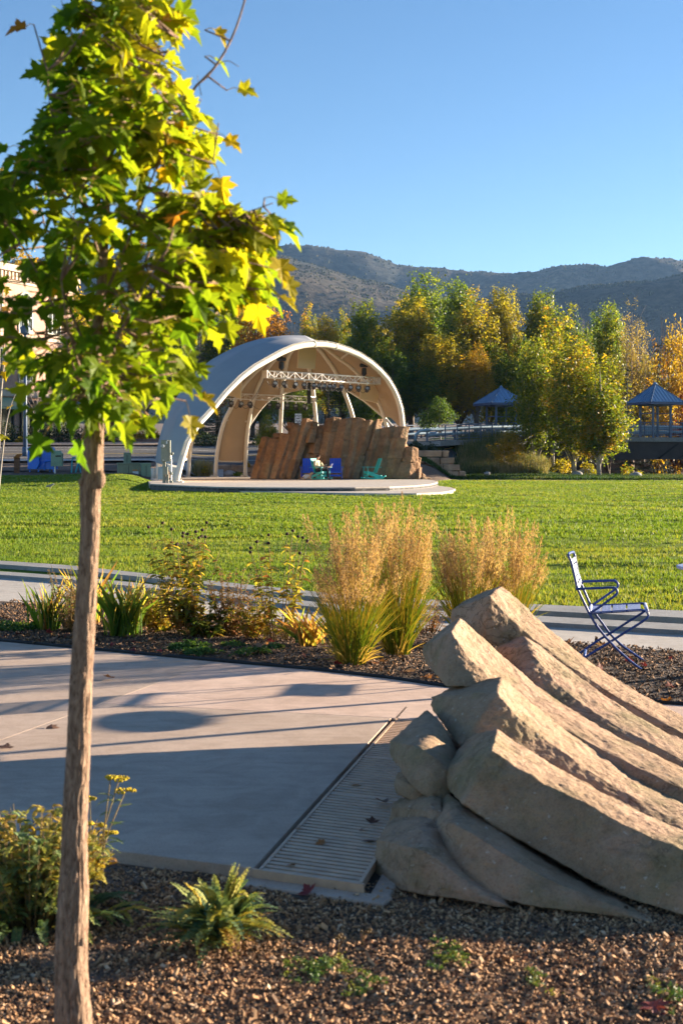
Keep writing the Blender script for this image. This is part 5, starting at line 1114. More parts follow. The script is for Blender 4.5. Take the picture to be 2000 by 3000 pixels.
mb = MB(); mb.add([gp(-.02, -.02, -.045), gp(-.02, wd + .02, -.045), gp(Ld + .4, wd + .02, -.045), gp(Ld + .4, -.02, -.045)], [(0, 1, 2, 3)]); mb.build('drain_bed', M['dark_pit'], t)
mb = MB(); mb.beam(gp(-.05, -.03, -.07), gp(-.05, wd + .10, -.07), .10, .075); mb.beam(gp(-.05, wd + .06, -.08), gp(Ld + .4, wd + .06, -.08), .08, .09); mb.build('concrete_curb', M['plaza'], t, bevel=.008)
mb = MB(); mb.add([gp(-.002, .0, -.036), gp(-.002, wd, -.036), gp(-.002, wd, .0), gp(-.002, 0, .0), gp(-.014, .0, -.036), gp(-.014, wd, -.036), gp(-.014, wd, .0), gp(-.014, 0, .0)], [(4, 5, 6, 7), (3, 2, 1, 0), (7, 6, 2, 3), (0, 4, 7, 3), (1, 2, 6, 5)]); mb.build('end_bar', M['grate'], t)
# ------------------------------------------------------------ bridge
BN = [Vector((X(1290, 100.5), 100.5, 0)), Vector((X(1440, 103), 103, 0)), Vector((X(1560, 105.5), 105.5, 0)), Vector((X(1800, 108.5), 108.5, 0)), Vector((32, 111, 0)), Vector((60, 117, 0)), Vector((90, 124, 0))]
BT = [2.62, 2.85, 2.98, 3.02, 3.0, 3.0, 3.0]     # top of deck edge
def bpt(s):     # arc length along the near edge -> point, direction
    for i, (a, b) in enumerate(zip(BN, BN[1:])):
        L = (b - a).length
        if s <= L or i == len(BN) - 2:
            f = s / L; return a.lerp(b, f) + Vector((0, 0, BT[i] * (1 - f) + BT[i + 1] * f)), (b - a).normalized()
        s -= L
BL = sum((b - a).length for a, b in zip(BN, BN[1:]))
br = thing('road_bridge', 'road bridge with brown steel girder and concrete deck edge beyond the lawn', 'bridge', (20, 110, 0))
def bstrip(off0, off1, z0, z1, s0=0.0, s1=None):
    mb = MB(); n = 40; s1 = s1 or BL; rows = []
    for i in range(n + 1):
        p, d = bpt(s0 + (s1 - s0) * i / n); nx = Vector((-d.y, d.x, 0)); a, b = p + nx * off0, p + nx * off1
        rows.append([a + Vector((0, 0, z0)), b + Vector((0, 0, z0)), b + Vector((0, 0, z1)), a + Vector((0, 0, z1)), a + Vector((0, 0, z0))])
    mb.grid(rows, flip=True); mb.add(rows[0][:4], [(0, 1, 2, 3)]); mb.add(rows[-1][:4], [(3, 2, 1, 0)]); return mb
bstrip(0, 10.5, -.34, 0).build('deck', M['kerb'], br)
bstrip(.25, .75, -1.62, -.345, 8.5).build('girder', M['girder'], br); bstrip(.18, .82, -1.70, -1.62, 8.5).build('girder_flange', M['girder'], br)
bstrip(9.6, 10.1, -1.62, -.345, 8.5).build('girder', M['girder'], br)
for s in (21.3, 23.0):
    p, d = bpt(s); mb = MB(); mb.beam(p + Vector((0, .12, -.5)), p - d * 1.6 + Vector((0, .12, -1.6)), .1, .08); mb.build('brace', M['dark_pit'], br)
p, d = bpt(25); mb = MB(); mb.box(p + Vector((0, -.35, -.34)), (4.2, .9, .14)); mb.build('viewing_ledge', M['kerb'], br)
mb = MB(); mb.box((X(1640, 108), 112.5, 1.1), (3.2, 10, 3.4)); mb.box((58, 121, 1.1), (3, 10, 3.6)); mb.build('abutment', M['girder'], br)
structure(bstrip(1.8, 10.0, 0.0, .03).build('bridge_roadway', M['asphalt']))
def railing(label, s0, s1, off, h, pitch, panel=True, base=0.0):
    p0, _ = bpt(s0); t = thing('bridge_railing', label, 'railing', p0, 'blue steel railings of the bridge'); n = int((s1 - s0) / pitch)
    pts = []
    for k in range(n + 1):
        p, d = bpt(s0 + (s1 - s0) * k / n); pts.append(p + Vector((-d.y, d.x, 0)) * off + Vector((0, 0, base)))
    for p in pts:
        mb = MB(); mb.box(p + Vector((0, 0, h / 2)), (.09, .09, h)); mb.build('post', M['bridge_steel'], t)
    mb = MB()
    for a, b in zip(pts, pts[1:]):
        mb.beam(a + Vector((0, 0, h)), b + Vector((0, 0, h)), .09, .07)
        if panel:
            mb.beam(a + Vector((0, 0, h - .16)), b + Vector((0, 0, h - .16)), .04, .04); mb.beam(a + Vector((0, 0, .14)), b + Vector((0, 0, .14)), .04, .05)
    mb.build('rail', M['bridge_steel'], t)
    if panel:
        mb = MB()
        for a, b in zip(pts, pts[1:]):
            m_ = max(3, int((b - a).length / .14))
            for k in range(1, m_): q = a.lerp(b, k / m_); mb.beam(q + Vector((0, 0, .14)), q + Vector((0, 0, h - .16)), .014, .014, up=(1, 0, 0))
            for z in (.34, .55, .76): mb.beam(a + Vector((0, 0, z)), b + Vector((0, 0, z)), .012, .014)
        mb.build('mesh_panel', M['bridge_steel'], t)
    return t
railing('blue steel railing along the near edge of the bridge', .5, 44, .12, 1.12, 1.05)
railing('blue steel railing along the far side of the bridge', -0.0, 44, 10.2, 1.12, 2.2)
def pipes(label, s0, s1, off, zs):
    p0, _ = bpt(s0); t = thing('pipe_guardrail', label, 'guardrail', p0, 'double pipe guardrails beside the roadway'); n = 22
    for z in zs:
        pts = []
        for k in range(n + 1):
            p, d = bpt(s0 + (s1 - s0) * k / n); pts.append(p + Vector((-d.y, d.x, 0)) * off + Vector((0, 0, z)))
        if z == max(zs): pts = [pts[0] + Vector((-.9, -.1, -z)), pts[0] + Vector((-.85, -.1, -.25)), pts[0] + Vector((-.45, -.05, -.03))] + pts
        mb = MB(); mb.tube(smooth3(pts, 70), .10, 8); mb.build('pipe', M['pipe_steel'], t, smooth=True)
    for k in range(12):
        p, d = bpt(s0 + (s1 - s0) * k / 12); mb = MB(); mb.box(p + Vector((-d.y, d.x, 0)) * (off + .12) + Vector((0, 0, .42)), (.14, .14, .84)); mb.build('post', M['bridge_steel'], t)
pipes('near double pipe guardrail bending down at its left end', .0, 30, 1.5, (.45, .82)); pipes('far double pipe guardrail across the roadway', .0, 30, 9.3, (.45, .82))
# approach railings left of the bridge, seen beside the rock wall
t = thing('approach_railing', 'blue steel railing beside the road just right of the rock wall', 'railing', (5, 112, 2.9), 'blue steel railings of the bridge')
pts = [Vector((X(px, 111.5), 111.5 + k * .2, 2.55 + .03 * k)) for k, px in enumerate(range(1150, 1460, 36))]
for p in pts:
    mb = MB(); mb.box(p + Vector((0, 0, .55)), (.09, .09, 1.15)); mb.build('post', M['bridge_steel'], t)
mb = MB()
for a, b in zip(pts, pts[1:]):
    for z in (1.12, .95, .15): mb.beam(a + Vector((0, 0, z)), b + Vector((0, 0, z)), .06, .06)
mb.build('rail', M['bridge_steel'], t)
# ------------------------------------------------------------ gazebos
def gazebo(label, cx, cy, z0, ze, zt, w, rz):
    t = thing('gazebo', label, 'gazebo', (cx, cy, z0), 'small blue roofed gazebos on the bridge'); Rm = Matrix.Rotation(rz, 3, 'Z'); C0 = Vector((cx, cy, 0))
    def q(x, y, z): return C0 + Rm @ Vector((x, y, 0)) + Vector((0, 0, z))
    hw = w / 2; cs = [(-hw, -hw), (hw, -hw), (hw, hw), (-hw, hw)]
    mb = MB(); mb.add([q(x, y, ze + .18) for x, y in cs] + [q(0, 0, zt)], [(0, 1, 4), (1, 2, 4), (2, 3, 4), (3, 0, 4), (3, 2, 1, 0)]); rf = mb.build('roof', M['roofblue'], t)
    mb = MB()
    for i in range(4):
        a, b = Vector(cs[i]), Vector(cs[(i + 1) % 4])
        for k in range(0, 11):
            f = k / 10; e = a.lerp(b, f); m_ = min(f, 1 - f) * 2     # seam climbs straight up the slope until it meets the hip
            n_ = Vector((-(a + b).x, -(a + b).y)).normalized(); tip = e + n_ * hw * m_
            if k in (0, 10): tip = Vector((0, 0)); m_ = 1
            mb.beam(q(e.x, e.y, ze + .20), q(tip.x, tip.y, ze + .20 + (zt - ze - .18) * m_), .035 if 0 < k < 10 else .09, .05)
    mb.build('seam', M['roofblue'], rf)
    mb = MB(); mb.tube([q(0, 0, zt - .05), q(0, 0, zt + .05), q(0, 0, zt + .14)], [.16, .12, .02], 8); mb.build('finial', M['roofblue'], rf)
    mb = MB()
    for i in range(4): mb.beam(q(*cs[i], ze + .08), q(*cs[(i + 1) % 4], ze + .08), .05, .2)
    mb.build('fascia', M['roofedge'], t)
    for x, y in cs:
        mb = MB(); mb.box(q(x * .52, y * .52, (z0 + ze + .2) / 2), (.14, .14, ze + .2 - z0), Rm); mb.build('post', M['bridge_steel'], t)
    mb = MB()
    for i in range(4):
        a, b = Vector(cs[i]) * .52, Vector(cs[(i + 1) % 4]) * .52
        mb.beam(q(a.x, a.y, ze - .02), q(b.x, b.y, ze - .02), .1, .16)
        if i != 0: mb.beam(q(a.x, a.y, z0 + 1.9), q(b.x, b.y, z0 + 1.9), .05, .06)
    mb.build('beam', M['bridge_steel'], t); return t
D = 109.2; gazebo('blue roofed gazebo at the right edge of the picture', X(1918, D), D, 2.95, Z(1186, D), Z(1124, D), 3.1, R(24))
D = 119.5; gazebo('blue roofed gazebo half hidden by the yellow aspens', X(1467, D), D, 3.0, Z(1188, D), Z(1134, D), 3.5, R(20))
# ------------------------------------------------------------ brick building behind the maple
bw0, bw1 = Vector((-33.0, 108.0, 0)), Vector((-24.2, 128.5, 0)); wd_ = (bw1 - bw0).normalized(); wn = Vector((wd_.y, -wd_.x, 0)); WL = (bw1 - bw0).length
zb0, ztop = 2.4, 17.2
bd = thing('brick_building', 'pink brick building with arched windows and dentil cornice behind the maple', 'building', (bw0.x, bw0.y, zb0))
def wp(u, z, o=0.0): return bw0 + wd_ * u + wn * o + Vector((0, 0, z))
mb = MB(); bk_ = [wp(0, zb0), wp(WL, zb0), wp(WL, ztop), wp(0, ztop)]; far = -wn * 14
mb.add(bk_ + [p + far for p in bk_], [(0, 1, 2, 3), (1, 5, 6, 2), (4, 0, 3, 7), (5, 4, 7, 6), (3, 2, 6, 7)])
w_ = mb.build('wall', M['brick'], bd); uv = w_.data.uv_layers.new(name='UVMap')
for poly in w_.data.polygons:
    for li in poly.loop_indices:
        v = w_.data.vertices[w_.data.loops[li].vertex_index].co; k = Vector((v.x, v.y, 0)); uv.data[li].uv = ((k.dot(wd_) if abs(poly.normal.dot(wn)) > .5 else k.dot(wn)), v.z)
def bxw(u0, u1, z0, z1, o0, o1): return (wp((u0 + u1) / 2, (z0 + z1) / 2, (o0 + o1) / 2), (u1 - u0, o1 - o0, z1 - z0), Matrix((wd_, wn, (0, 0, 1))).transposed())
mb = MB(); mb.box(*bxw(-.4, WL + .3, ztop - .1, ztop + .45, .0, .55)); k = 0.3
while k < WL: mb.box(*bxw(k, k + .22, ztop - .75, ztop - .12, .02, .35)); k += .5
mb.box(*bxw(-.2, WL + .1, ztop - 1.0, ztop - .78, .0, .14)); mb.box(*bxw(0, WL, 11.6, 11.9, .0, .16)); mb.box(*bxw(0, WL, 6.6, 7.1, .0, .25)); mb.build('cornice', M['trim_stone'], bd)
def window(u, z0, z1, w, arch_=False):
    t = bd; mb = MB(); mb.box(*bxw(u - w / 2, u + w / 2, z0, z1, .0, .05))
    if arch_: mb.tube([wp(u, z1, .01), wp(u, z1, .05)], w / 2, 20)
    g = mb.build('window', M['glass'], t); mb = MB()
    for x in (u - w / 2, u - w / 6, u + w / 6, u + w / 2): mb.box(*bxw(x - .05, x + .05, z0, z1 + (.0 if abs(x - u) > w / 3 else (.42 * w if arch_ else 0)), .05, .13))
    for z in (z0, (z0 + z1) / 2, z1): mb.box(*bxw(u - w / 2, u + w / 2, z - .06, z + .06, .05, .15))
    if arch_: mb.tube([wp(u + w / 2 * math.cos(a), z1 + w / 2 * math.sin(a), .08) for a in np.linspace(0, math.pi, 14)], .08, 6)
    mb.build('frame', M['frame_green'], g); mb = MB(); mb.box(*bxw(u - w / 2 - .15, u + w / 2 + .15, z0 - .28, z0 - .06, .0, .2)); mb.build('sill', M['trim_stone'], g)
for u in (2.6, 6.6, 10.8, 15.0, 19.2): window(u, 12.3, 14.6, 1.9, True); window(u, 8.0, 10.6, 1.9)
for k_, (u0, u1) in enumerate(((1.0, 4.4), (5.4, 8.6), (9.8, 13.2), (14.3, 17.4), (18.4, 21.4))):
    mb = MB(); mb.box(*bxw(u0, u1, zb0 + .5, 6.2, .01, .08)); sf = mb.build('storefront', M['glass'], bd); mb = MB()
    for x in (u0, (u0 + u1) / 2, u1): mb.box(*bxw(x - .09, x + .09, zb0, 6.3, .08, .2))
    mb.box(*bxw(u0, u1, 6.1, 6.35, .08, .22)); mb.box(*bxw(u0, u1, zb0, zb0 + .55, .08, .22)); mb.build('frame', M['ink'], sf)
rzb = math.degrees(math.atan2(wd_.y, wd_.x))
sg = thing('storefront_sign', 'dark storefront sign with white letters and a blue emblem on the brick building', 'sign', wp(6.9, 4.9, .3))
mb = MB(); mb.box(*bxw(5.9, 7.9, 3.9, 6.0, .24, .30)); mb.build('sign_board', M['ink'], sg, bevel=.01)
text('lettering', 'ect', .75, wp(6.9, 5.15, .315), M['white'], sg, rz=rzb); text('lettering', 'yle', .75, wp(6.9, 4.35, .315), M['white'], sg, rz=rzb)
mb = MB()
for k_ in range(4):
    a = k_ * math.pi / 4; mb.beam(wp(7.1 - .22 * math.cos(a), 5.72 - .22 * math.sin(a), .315), wp(7.1 + .22 * math.cos(a), 5.72 + .22 * math.sin(a), .315), .02, .07, up=tuple(wn))
mb.build('emblem', M['boxblue'], sg)
mb = MB(); mb.add([wp(9.4, 6.5, .05), wp(13.6, 6.5, .05), wp(13.6, 5.7, 1.5), wp(9.4, 5.7, 1.5), wp(9.4, 5.45, 1.5), wp(13.6, 5.45, 1.5)], [(0, 3, 2, 1), (3, 4, 5, 2)]); mb.build('awning', M['palegreen'], bd)
# street lamp post in front of the building
D = 92.0; cx = X(75, D); t = thing('street_lamp_post', 'slim dark grey street post behind the blue collection box', 'lamp post', (cx, D, zg(cx, D)))
mb = MB(); mb.tube([(cx, D, zg(cx, D) - .1), (cx, D, Z(1200, D)), (cx, D, Z(980, D))], [.15, .11, .08], 12); mb.tube([(cx, D, zg(cx, D)), (cx, D, zg(cx, D) + .6)], .2, 12); mb.build('post', M['bridge_steel'], t, smooth=True)
mb = MB(); mb.tube([(cx, D, Z(982, D)), (cx, D, Z(976, D)), (cx, D, Z(960, D)), (cx, D, Z(950, D))], [.1, .3, .34, .05], 12); mb.build('lantern', M['bridge_steel'], t)
# ------------------------------------------------------------ far trees
def randdir(n):
    v = rng.normal(size=(n, 3)); return v / np.linalg.norm(v, axis=1)[:, None]
def leafquads(C, out, size, asp=.75, updown=.5):
    """C centres (n,3), out preferred normals; returns (n,4,3) bent-free leaf quads"""
    n = len(C); N = out * .7 + randdir(n) * 1.0 + np.array((0, 0, updown)); N /= np.linalg.norm(N, axis=1)[:, None] + 1e-9
    a = np.cross(N, randdir(n)); a /= np.linalg.norm(a, axis=1)[:, None] + 1e-9; b = np.cross(N, a)
    s = size * rng.uniform(.6, 1.35, n)[:, None]; a = a * s; b = b * s * asp
    return np.stack([C - a, C - b * .9, C + a, C + b * .9], axis=1)
def lobes_tree(name, h, w, nlobes, nleaf, leaf, mats, shape='poplar', trunk_r=.22, base=.12, clump=.5, seed=1, gap=0.0, bare=0):
    """trunk with limbs; crown made of many small leaf faces gathered in clumps on upright lobes"""
    global rng, rnd
    rng = np.random.default_rng(seed); rr = random.Random(seed)
    t = thing(name, '', 'tree', (0, 0, 0)); mb = MB(); lobes = []
    for i in range(nlobes):
        a = 6.283 * i / nlobes * 1.0 + rr.uniform(-.5, .5); q = rr.uniform(.25, 1) if i else 0
        if shape == 'poplar': r0 = q * w * .27; top = h * (1 - .32 * q * rr.uniform(.4, 1)); rad = w * rr.uniform(.22, .31); hz = top * rr.uniform(.28, .40)
        elif shape == 'round': r0 = q * w * .32; top = h * (1 - .5 * q * q * rr.uniform(.6, 1)); rad = w * rr.uniform(.20, .29); hz = rad * rr.uniform(.9, 1.35)
        else: r0 = q * w * .16; top = h * (1 - .45 * q * rr.uniform(.5, 1)); rad = w * rr.uniform(.26, .38) ; hz = top * .40
        c_ = np.array((math.cos(a) * r0, math.sin(a) * r0, top - hz)); lobes.append((c_, rad, hz, top))
    if shape == 'aspen':
        lobes = [(np.array((0, 0, h * .55)), w * .30, h * .45, h)] + lobes[1:]
    # lower skirt lobes
    for i in range(max(2, nlobes // 2)):
        a = rr.uniform(0, 6.283); zc = h * rr.uniform(base + .12, base + .32); lobes.append((np.array((math.cos(a) * w * .25, math.sin(a) * w * .25, zc)), w * rr.uniform(.17, .26), h * rr.uniform(.09, .15), zc))
    tops = h * (.55 if shape == 'round' else .85)
    mb.tube([(0, 0, -.4), (rr.uniform(-.1, .1), 0, h * .12), (rr.uniform(-.2, .2), rr.uniform(-.2, .2), h * .3), (rr.uniform(-.3, .3), rr.uniform(-.3, .3), h * .55), (0, 0, tops)], [trunk_r * 1.25, trunk_r, trunk_r * .75, trunk_r * .45, trunk_r * .12], 9)
    for c_, rad, hz, top in lobes:
        z0 = max(h * base * .8, c_[2] - hz * 1.2 - np.hypot(c_[0], c_[1]) * .9) * rr.uniform(.8, 1.0)
        mb.tube([(0, 0, z0), (c_[0] * .45, c_[1] * .45, z0 + (c_[2] - z0) * .4), (c_[0], c_[1], c_[2]), (c_[0] * 1.04, c_[1] * 1.04, c_[2] + hz * .7)], [trunk_r * .45, trunk_r * .32, trunk_r * .18, .02], 6)
    if bare:
        for k in range(bare):
            c_, rad, hz, top = lobes[k % len(lobes)]; a = rr.uniform(0, 6.28); z = c_[2] + hz * rr.uniform(-.6, .5); L = rad * rr.uniform(.7, 1.3)
            p = Vector((c_[0], c_[1], z)); e = p + Vector((math.cos(a) * L, math.sin(a) * L, L * rr.uniform(.5, 1.1))); mb.tube([p, p.lerp(e, .5) + Vector((0, 0, -.08 * L)), e], [.045, .028, .008], 4)
    mb.build('trunk', mats[1], t, smooth=True)
    Cs, Os, Ts = [], [], []
    vol = sum(r_ * r_ * hz for _, r_, hz, _ in lobes)
    for c_, rad, hz, top in lobes:
        n = int(nleaf * rad * rad * hz / vol); ncl = max(6, int(n / 26))
        d = randdir(ncl); rs = rng.uniform(.35, 1, ncl) ** .6; cl = c_ + d * rs[:, None] * np.array((rad, rad, hz))
        ct = rng.normal(0, .17, ncl); lt = rr.uniform(-.14, .14)
        idx = rng.integers(0, ncl, n); off = rng.normal(0, 1, (n, 3)) * clump * np.array((.5, .5, .55)) * (0.5 + rng.random(n)[:, None])
        p = cl[idx] + off; o = (p - c_) / np.array((rad, rad, hz)); o /= np.linalg.norm(o, axis=1)[:, None] + 1e-9
        Cs.append(p); Os.append(o); Ts.append(np.clip(.42 + ct[idx] + lt + rng.normal(0, .10, n), 0, 1))
    C_ = np.concatenate(Cs); keep = C_[:, 2] > h * base * .6
    if gap: keep &= rng.random(len(C_)) > gap
    q = quadmesh('crown', leafquads(C_[keep], np.concatenate(Os)[keep], leaf), np.concatenate(Ts)[keep], mats[0], t); return t
def spruce_tree(name, h, w, nleaf, leaf, seed):
    global rng
    rng = np.random.default_rng(seed); rr = random.Random(seed); t = thing(name, '', 'tree', (0, 0, 0)); mb = MB(); mb.tube([(0, 0, -.3), (0, 0, h * .5), (0, 0, h)], [.2, .12, .02], 8)
    Cs, Os, Ts = [], [], []; tiers = 26
    for i in range(tiers):
        f = i / tiers; z = h * (.06 + .92 * f); L = w / 2 * (1 - f) ** .85 * rr.uniform(.8, 1.1) + .12; nb = max(4, int(11 * (1 - f) + 3))
        for k in range(nb):
            a = 6.283 * k / nb + i * 1.3 + rr.uniform(-.2, .2); l = L * rr.uniform(.75, 1.1); n = max(6, int(nleaf / (tiers * 9) * (l / (w / 2) + .25)))
            u = rng.random(n) ** .7; sw = l * .24 * (1 - u * .7); rad = u * l
            x = math.cos(a) * rad - math.sin(a) * rng.normal(0, 1, n) * sw * .6; y = math.sin(a) * rad + math.cos(a) * rng.normal(0, 1, n) * sw * .6
            zz = z - u * l * .30 + (u * u) * l * .16 + rng.normal(0, .05, n) - rng.random(n) * .16
            Cs.append(np.stack([x, y, zz], 1)); Os.append(np.tile((math.cos(a) * .4, math.sin(a) * .4, .8), (n, 1))); Ts.append(np.clip(.25 + .5 * u + rng.normal(0, .12, n), 0, 1))
            if i % 3 == 0: mb.tube([(0, 0, z), (math.cos(a) * l * .8, math.sin(a) * l * .8, z - l * .2)], [.03, .008], 4)
    mb.build('trunk', M['far_bark'], t, smooth=True); quadmesh('crown', leafquads(np.concatenate(Cs), np.concatenate(Os), leaf, .42, .0), np.concatenate(Ts), M['l_spruce'], t); return t
def bare_tree(name, h, w, seed):
    rr = random.Random(seed); t = thing(name, '', 'tree', (0, 0, 0)); mb = MB(); tr = MB(); tr.tube([(0, 0, -.3), (.1, 0, h * .35), (0, .1, h * .6)], [.2, .15, .09], 8); tr.build('trunk', M['bare'], t, smooth=True)
    def grow(p, d, L, r_, lev):
        e = p + d * L; mb.tube([p, p.lerp(e, .5) + Vector((rr.uniform(-.05, .05), rr.uniform(-.05, .05), 0)) * L, e], [r_, r_ * .75, r_ * .5], 5 if lev < 2 else 3)
        if lev < 4:
            for k in range(3 if lev else 4):
                nd = (d + Vector((rr.uniform(-.6, .6), rr.uniform(-.6, .6), rr.uniform(.0, .45)))).normalized(); grow(p.lerp(e, rr.uniform(.45, 1)), nd, L * rr.uniform(.55, .75), r_ * .5, lev + 1)
    for k in range(7): a = k * .9; grow(Vector((0, 0, h * (.22 + .05 * k))), Vector((math.cos(a) * w / h, math.sin(a) * w / h, .9)).normalized(), h * .27, .07, 1)
    mb.build('branches', M['bare'], t); return t
PROTO = {
 'poplarA': lobes_tree('cottonwood_tree', 20, 9.5, 9, 17000, .15, (M['l_green'], M['far_bark']), 'poplar', .35, .16, .62, 11),
 'poplarB': lobes_tree('cottonwood_tree', 20, 8.5, 7, 15000, .15, (M['l_green'], M['far_bark']), 'poplar', .32, .20, .55, 12, gap=.15),
 'poplarC': lobes_tree('cottonwood_tree', 20, 11, 11, 19000, .15, (M['l_green'], M['far_bark']), 'poplar', .4, .12, .65, 13),
 'aspenA': lobes_tree('aspen_tree', 12, 5.2, 8, 17000, .095, (M['l_yellow'], M['pale_bark']), 'aspen', .13, .10, .42, 14, gap=.10),
 'aspenB': lobes_tree('aspen_tree', 12, 4.4, 7, 15000, .095, (M['l_yellow'], M['pale_bark']), 'aspen', .12, .12, .40, 15, gap=.15),
 'round': lobes_tree('broadleaf_tree', 12, 12, 12, 15000, .13, (M['l_orange'], M['far_bark']), 'round', .28, .14, .55, 16, gap=.10),
 'small': lobes_tree('young_tree', 5, 3.6, 7, 6500, .07, (M['l_dark'], M['far_bark']), 'round', .07, .30, .30, 17),
 'sparse': lobes_tree('cottonwood_tree', 18, 8, 8, 9000, .095, (M['l_gold'], M['bare']), 'poplar', .3, .2, .6, 18, bare=90),
 'spruce': spruce_tree('spruce_tree', 14, 6.5, 26000, .075, 19), 'bare': bare_tree('bare_tree', 12, 7, 20)}
NP = {'poplarA': (20, 9.5), 'poplarB': (20, 8.5), 'poplarC': (20, 11), 'aspenA': (12, 5.2), 'aspenB': (12, 4.4), 'round': (12, 12), 'small': (5, 3.6), 'sparse': (18, 8), 'spruce': (14, 6.5), 'bare': (12, 7)}
USED = set()
def tree(kind, px, D, pytop, wpx, mat, label, rot=None, zb=None, trunk=None, group='trees beyond the lawn'):
    x = X(px, D); z0 = zg(x, D) - .1 if zb is None else zb; h = Z(pytop, D) - z0; w = wpx * D / F * (1.22 if kind in ('poplarA', 'poplarB', 'poplarC', 'aspenA', 'aspenB') else 1.0); s = h / NP[kind][0]; sw = w / NP[kind][1]
    if kind in USED: o = dup(PROTO[kind])
    else: o = PROTO[kind]; USED.add(kind)
    o.location = (x, D, z0); o.rotation_euler = (0, 0, rnd.uniform(0, 6.28) if rot is None else rot); o.scale = (sw, sw, s)
    o['label'] = label; o['group'] = group
    if mat:
        for ch_ in children(o):
            if ch_.name.startswith('crown'):
                ch_.material_slots[0].link = 'OBJECT'; ch_.material_slots[0].material = M[mat]
            elif trunk:
                ch_.material_slots[0].link = 'OBJECT'; ch_.material_slots[0].material = M[trunk]
    return o
rnd = random.Random(21)
# far bank and town trees, left to right
tree('poplarB', 60, 150, 690, 190, 'l_gold', 'golden tree far behind the brick building, leftmost of the row')
tree('poplarA', 190, 140, 800, 200, 'l_olive', 'olive tree behind the maple crown at the left')
tree('poplarC', 330, 145, 850, 200, 'l_gold', 'golden broad tree seen in gaps of the maple crown')
tree('poplarB', 430, 138, 860, 150, 'l_green', 'dark slender tree left of the blue spruce')
tree('poplarB', 520, 132, 850, 130, 'l_green', 'tall loose green tree behind the left flank of the shell')
tree('spruce', 585, 122, 920, 110, None, 'blue green spruce behind the left flank of the shell')
tree('round', 765, 128, 858, 260, 'l_orange', 'broad orange brown tree above the shell roof')
tree('poplarB', 690, 150, 790, 120, 'l_yellow', 'yellow green tall tree behind the orange tree')
tree('poplarB', 905, 150, 880, 80, 'l_yellow', 'small yellow green column tree above the shell roof')
tree('poplarA', 955, 145, 902, 110, 'l_olive', 'olive green tree right above the crown of the shell')
tree('poplarB', 1003, 150, 895, 80, 'l_yellow', 'second narrow yellow tree left of the dark green tree')
tree('bare', 860, 118, 925, 60, None, 'grey bare small tree just above the shell roof')
tree('poplarA', 1062, 132, 852, 125, 'l_green', 'dark green upright tree right of the shell crown')
tree('poplarC', 1205, 134, 838, 200, 'l_olive', 'wide olive brown cottonwood over the right end of the shell')
tree('poplarC', 1245, 168, 765, 220, 'l_green', 'tallest dark green tree rising to the skyline')
tree('poplarA', 1345, 150, 792, 150, 'l_green', 'green cottonwood just right of the tallest tree')
tree('poplarB', 1395, 134, 838, 160, 'l_olive', 'green cottonwood with open crown left of the first gazebo')
tree('poplarA', 1475, 140, 812, 130, 'l_olive', 'olive yellow cottonwood behind the first gazebo')
tree('poplarA', 1290, 128, 960, 160, 'l_olive', 'shorter olive tree behind the small round tree and railing')
tree('poplarB', 1395, 126, 1000, 110, 'l_gold', 'short golden tree behind the first gazebo')
tree('poplarA', 1590, 138, 822, 140, 'l_yellow', 'yellow green tall tree above the aspens')
tree('poplarB', 1668, 134, 880, 125, 'l_yellow', 'yellow green tree right behind the aspens')
tree('poplarB', 1740, 150, 905, 90, 'l_dark', 'dark green narrow tree between aspens and pale tree')
tree('poplarA', 1782, 140, 862, 120, 'l_green', 'green round topped tree right of the aspens')
tree('sparse', 1850, 132, 865, 150, 'l_pale', 'pale half bare cottonwood with yellow leaves', trunk='bare')
tree('bare', 1915, 128, 905, 110, None, 'bare grey tree left of the orange tree')
tree('bare', 1705, 148, 920, 60, None, 'bare twiggy tree beside the dark narrow tree')
tree('round', 1990, 126, 922, 220, 'l_gold', 'large orange gold tree at the right edge')
tree('spruce', 1836, 121, 1060, 110, None, 'dark spruce left of the right gazebo')
tree('spruce', 1925, 128, 985, 170, None, 'big dark spruce behind the right gazebo')
tree('round', 2030, 118, 1075, 120, 'l_red', 'red leaved tree cut by the right edge')
tree('poplarA', 1560, 124, 1020, 130, 'l_green', 'low green tree behind the aspens on the far bank')
tree('poplarB', 1130, 126, 985, 130, 'l_green', 'green tree behind the right end of the shell arch')
for k_, (px, D, top, w_, mt, lab) in enumerate(((1180, 131, 1010, 170, 'l_green', 'low dark tree under the wide olive cottonwood'), (1250, 127, 1060, 150, 'l_green', 'low green tree in the understorey right of the shell'), (1345, 131, 1000, 160, 'l_olive', 'low olive tree under the green cottonwoods'), (1430, 133, 980, 150, 'l_green', 'low dark tree left of the first gazebo'), (1520, 130, 960, 150, 'l_green', 'low dark tree behind the aspens'), (1620, 128, 1010, 170, 'l_green', 'low green tree hidden behind the aspens'), (1700, 130, 1000, 150, 'l_green', 'low dark tree right behind the aspens'), (1780, 130, 1020, 150, 'l_olive', 'low olive tree left of the dark spruce'), (1880, 134, 1010, 160, 'l_olive', 'low olive tree between the two right spruces'), (1000, 133, 985, 150, 'l_green', 'low dark tree behind the crown of the shell'), (900, 134, 985, 150, 'l_olive', 'low olive tree right behind the shell roof'), (640, 140, 900, 170, 'l_green', 'dark tree left behind the orange tree'), (1110, 140, 930, 140, 'l_olive', 'olive tree between dark tree and wide cottonwood'))):
    tree(('poplarC', 'poplarA')[k_ % 2], px, D, top, w_, mt, lab)
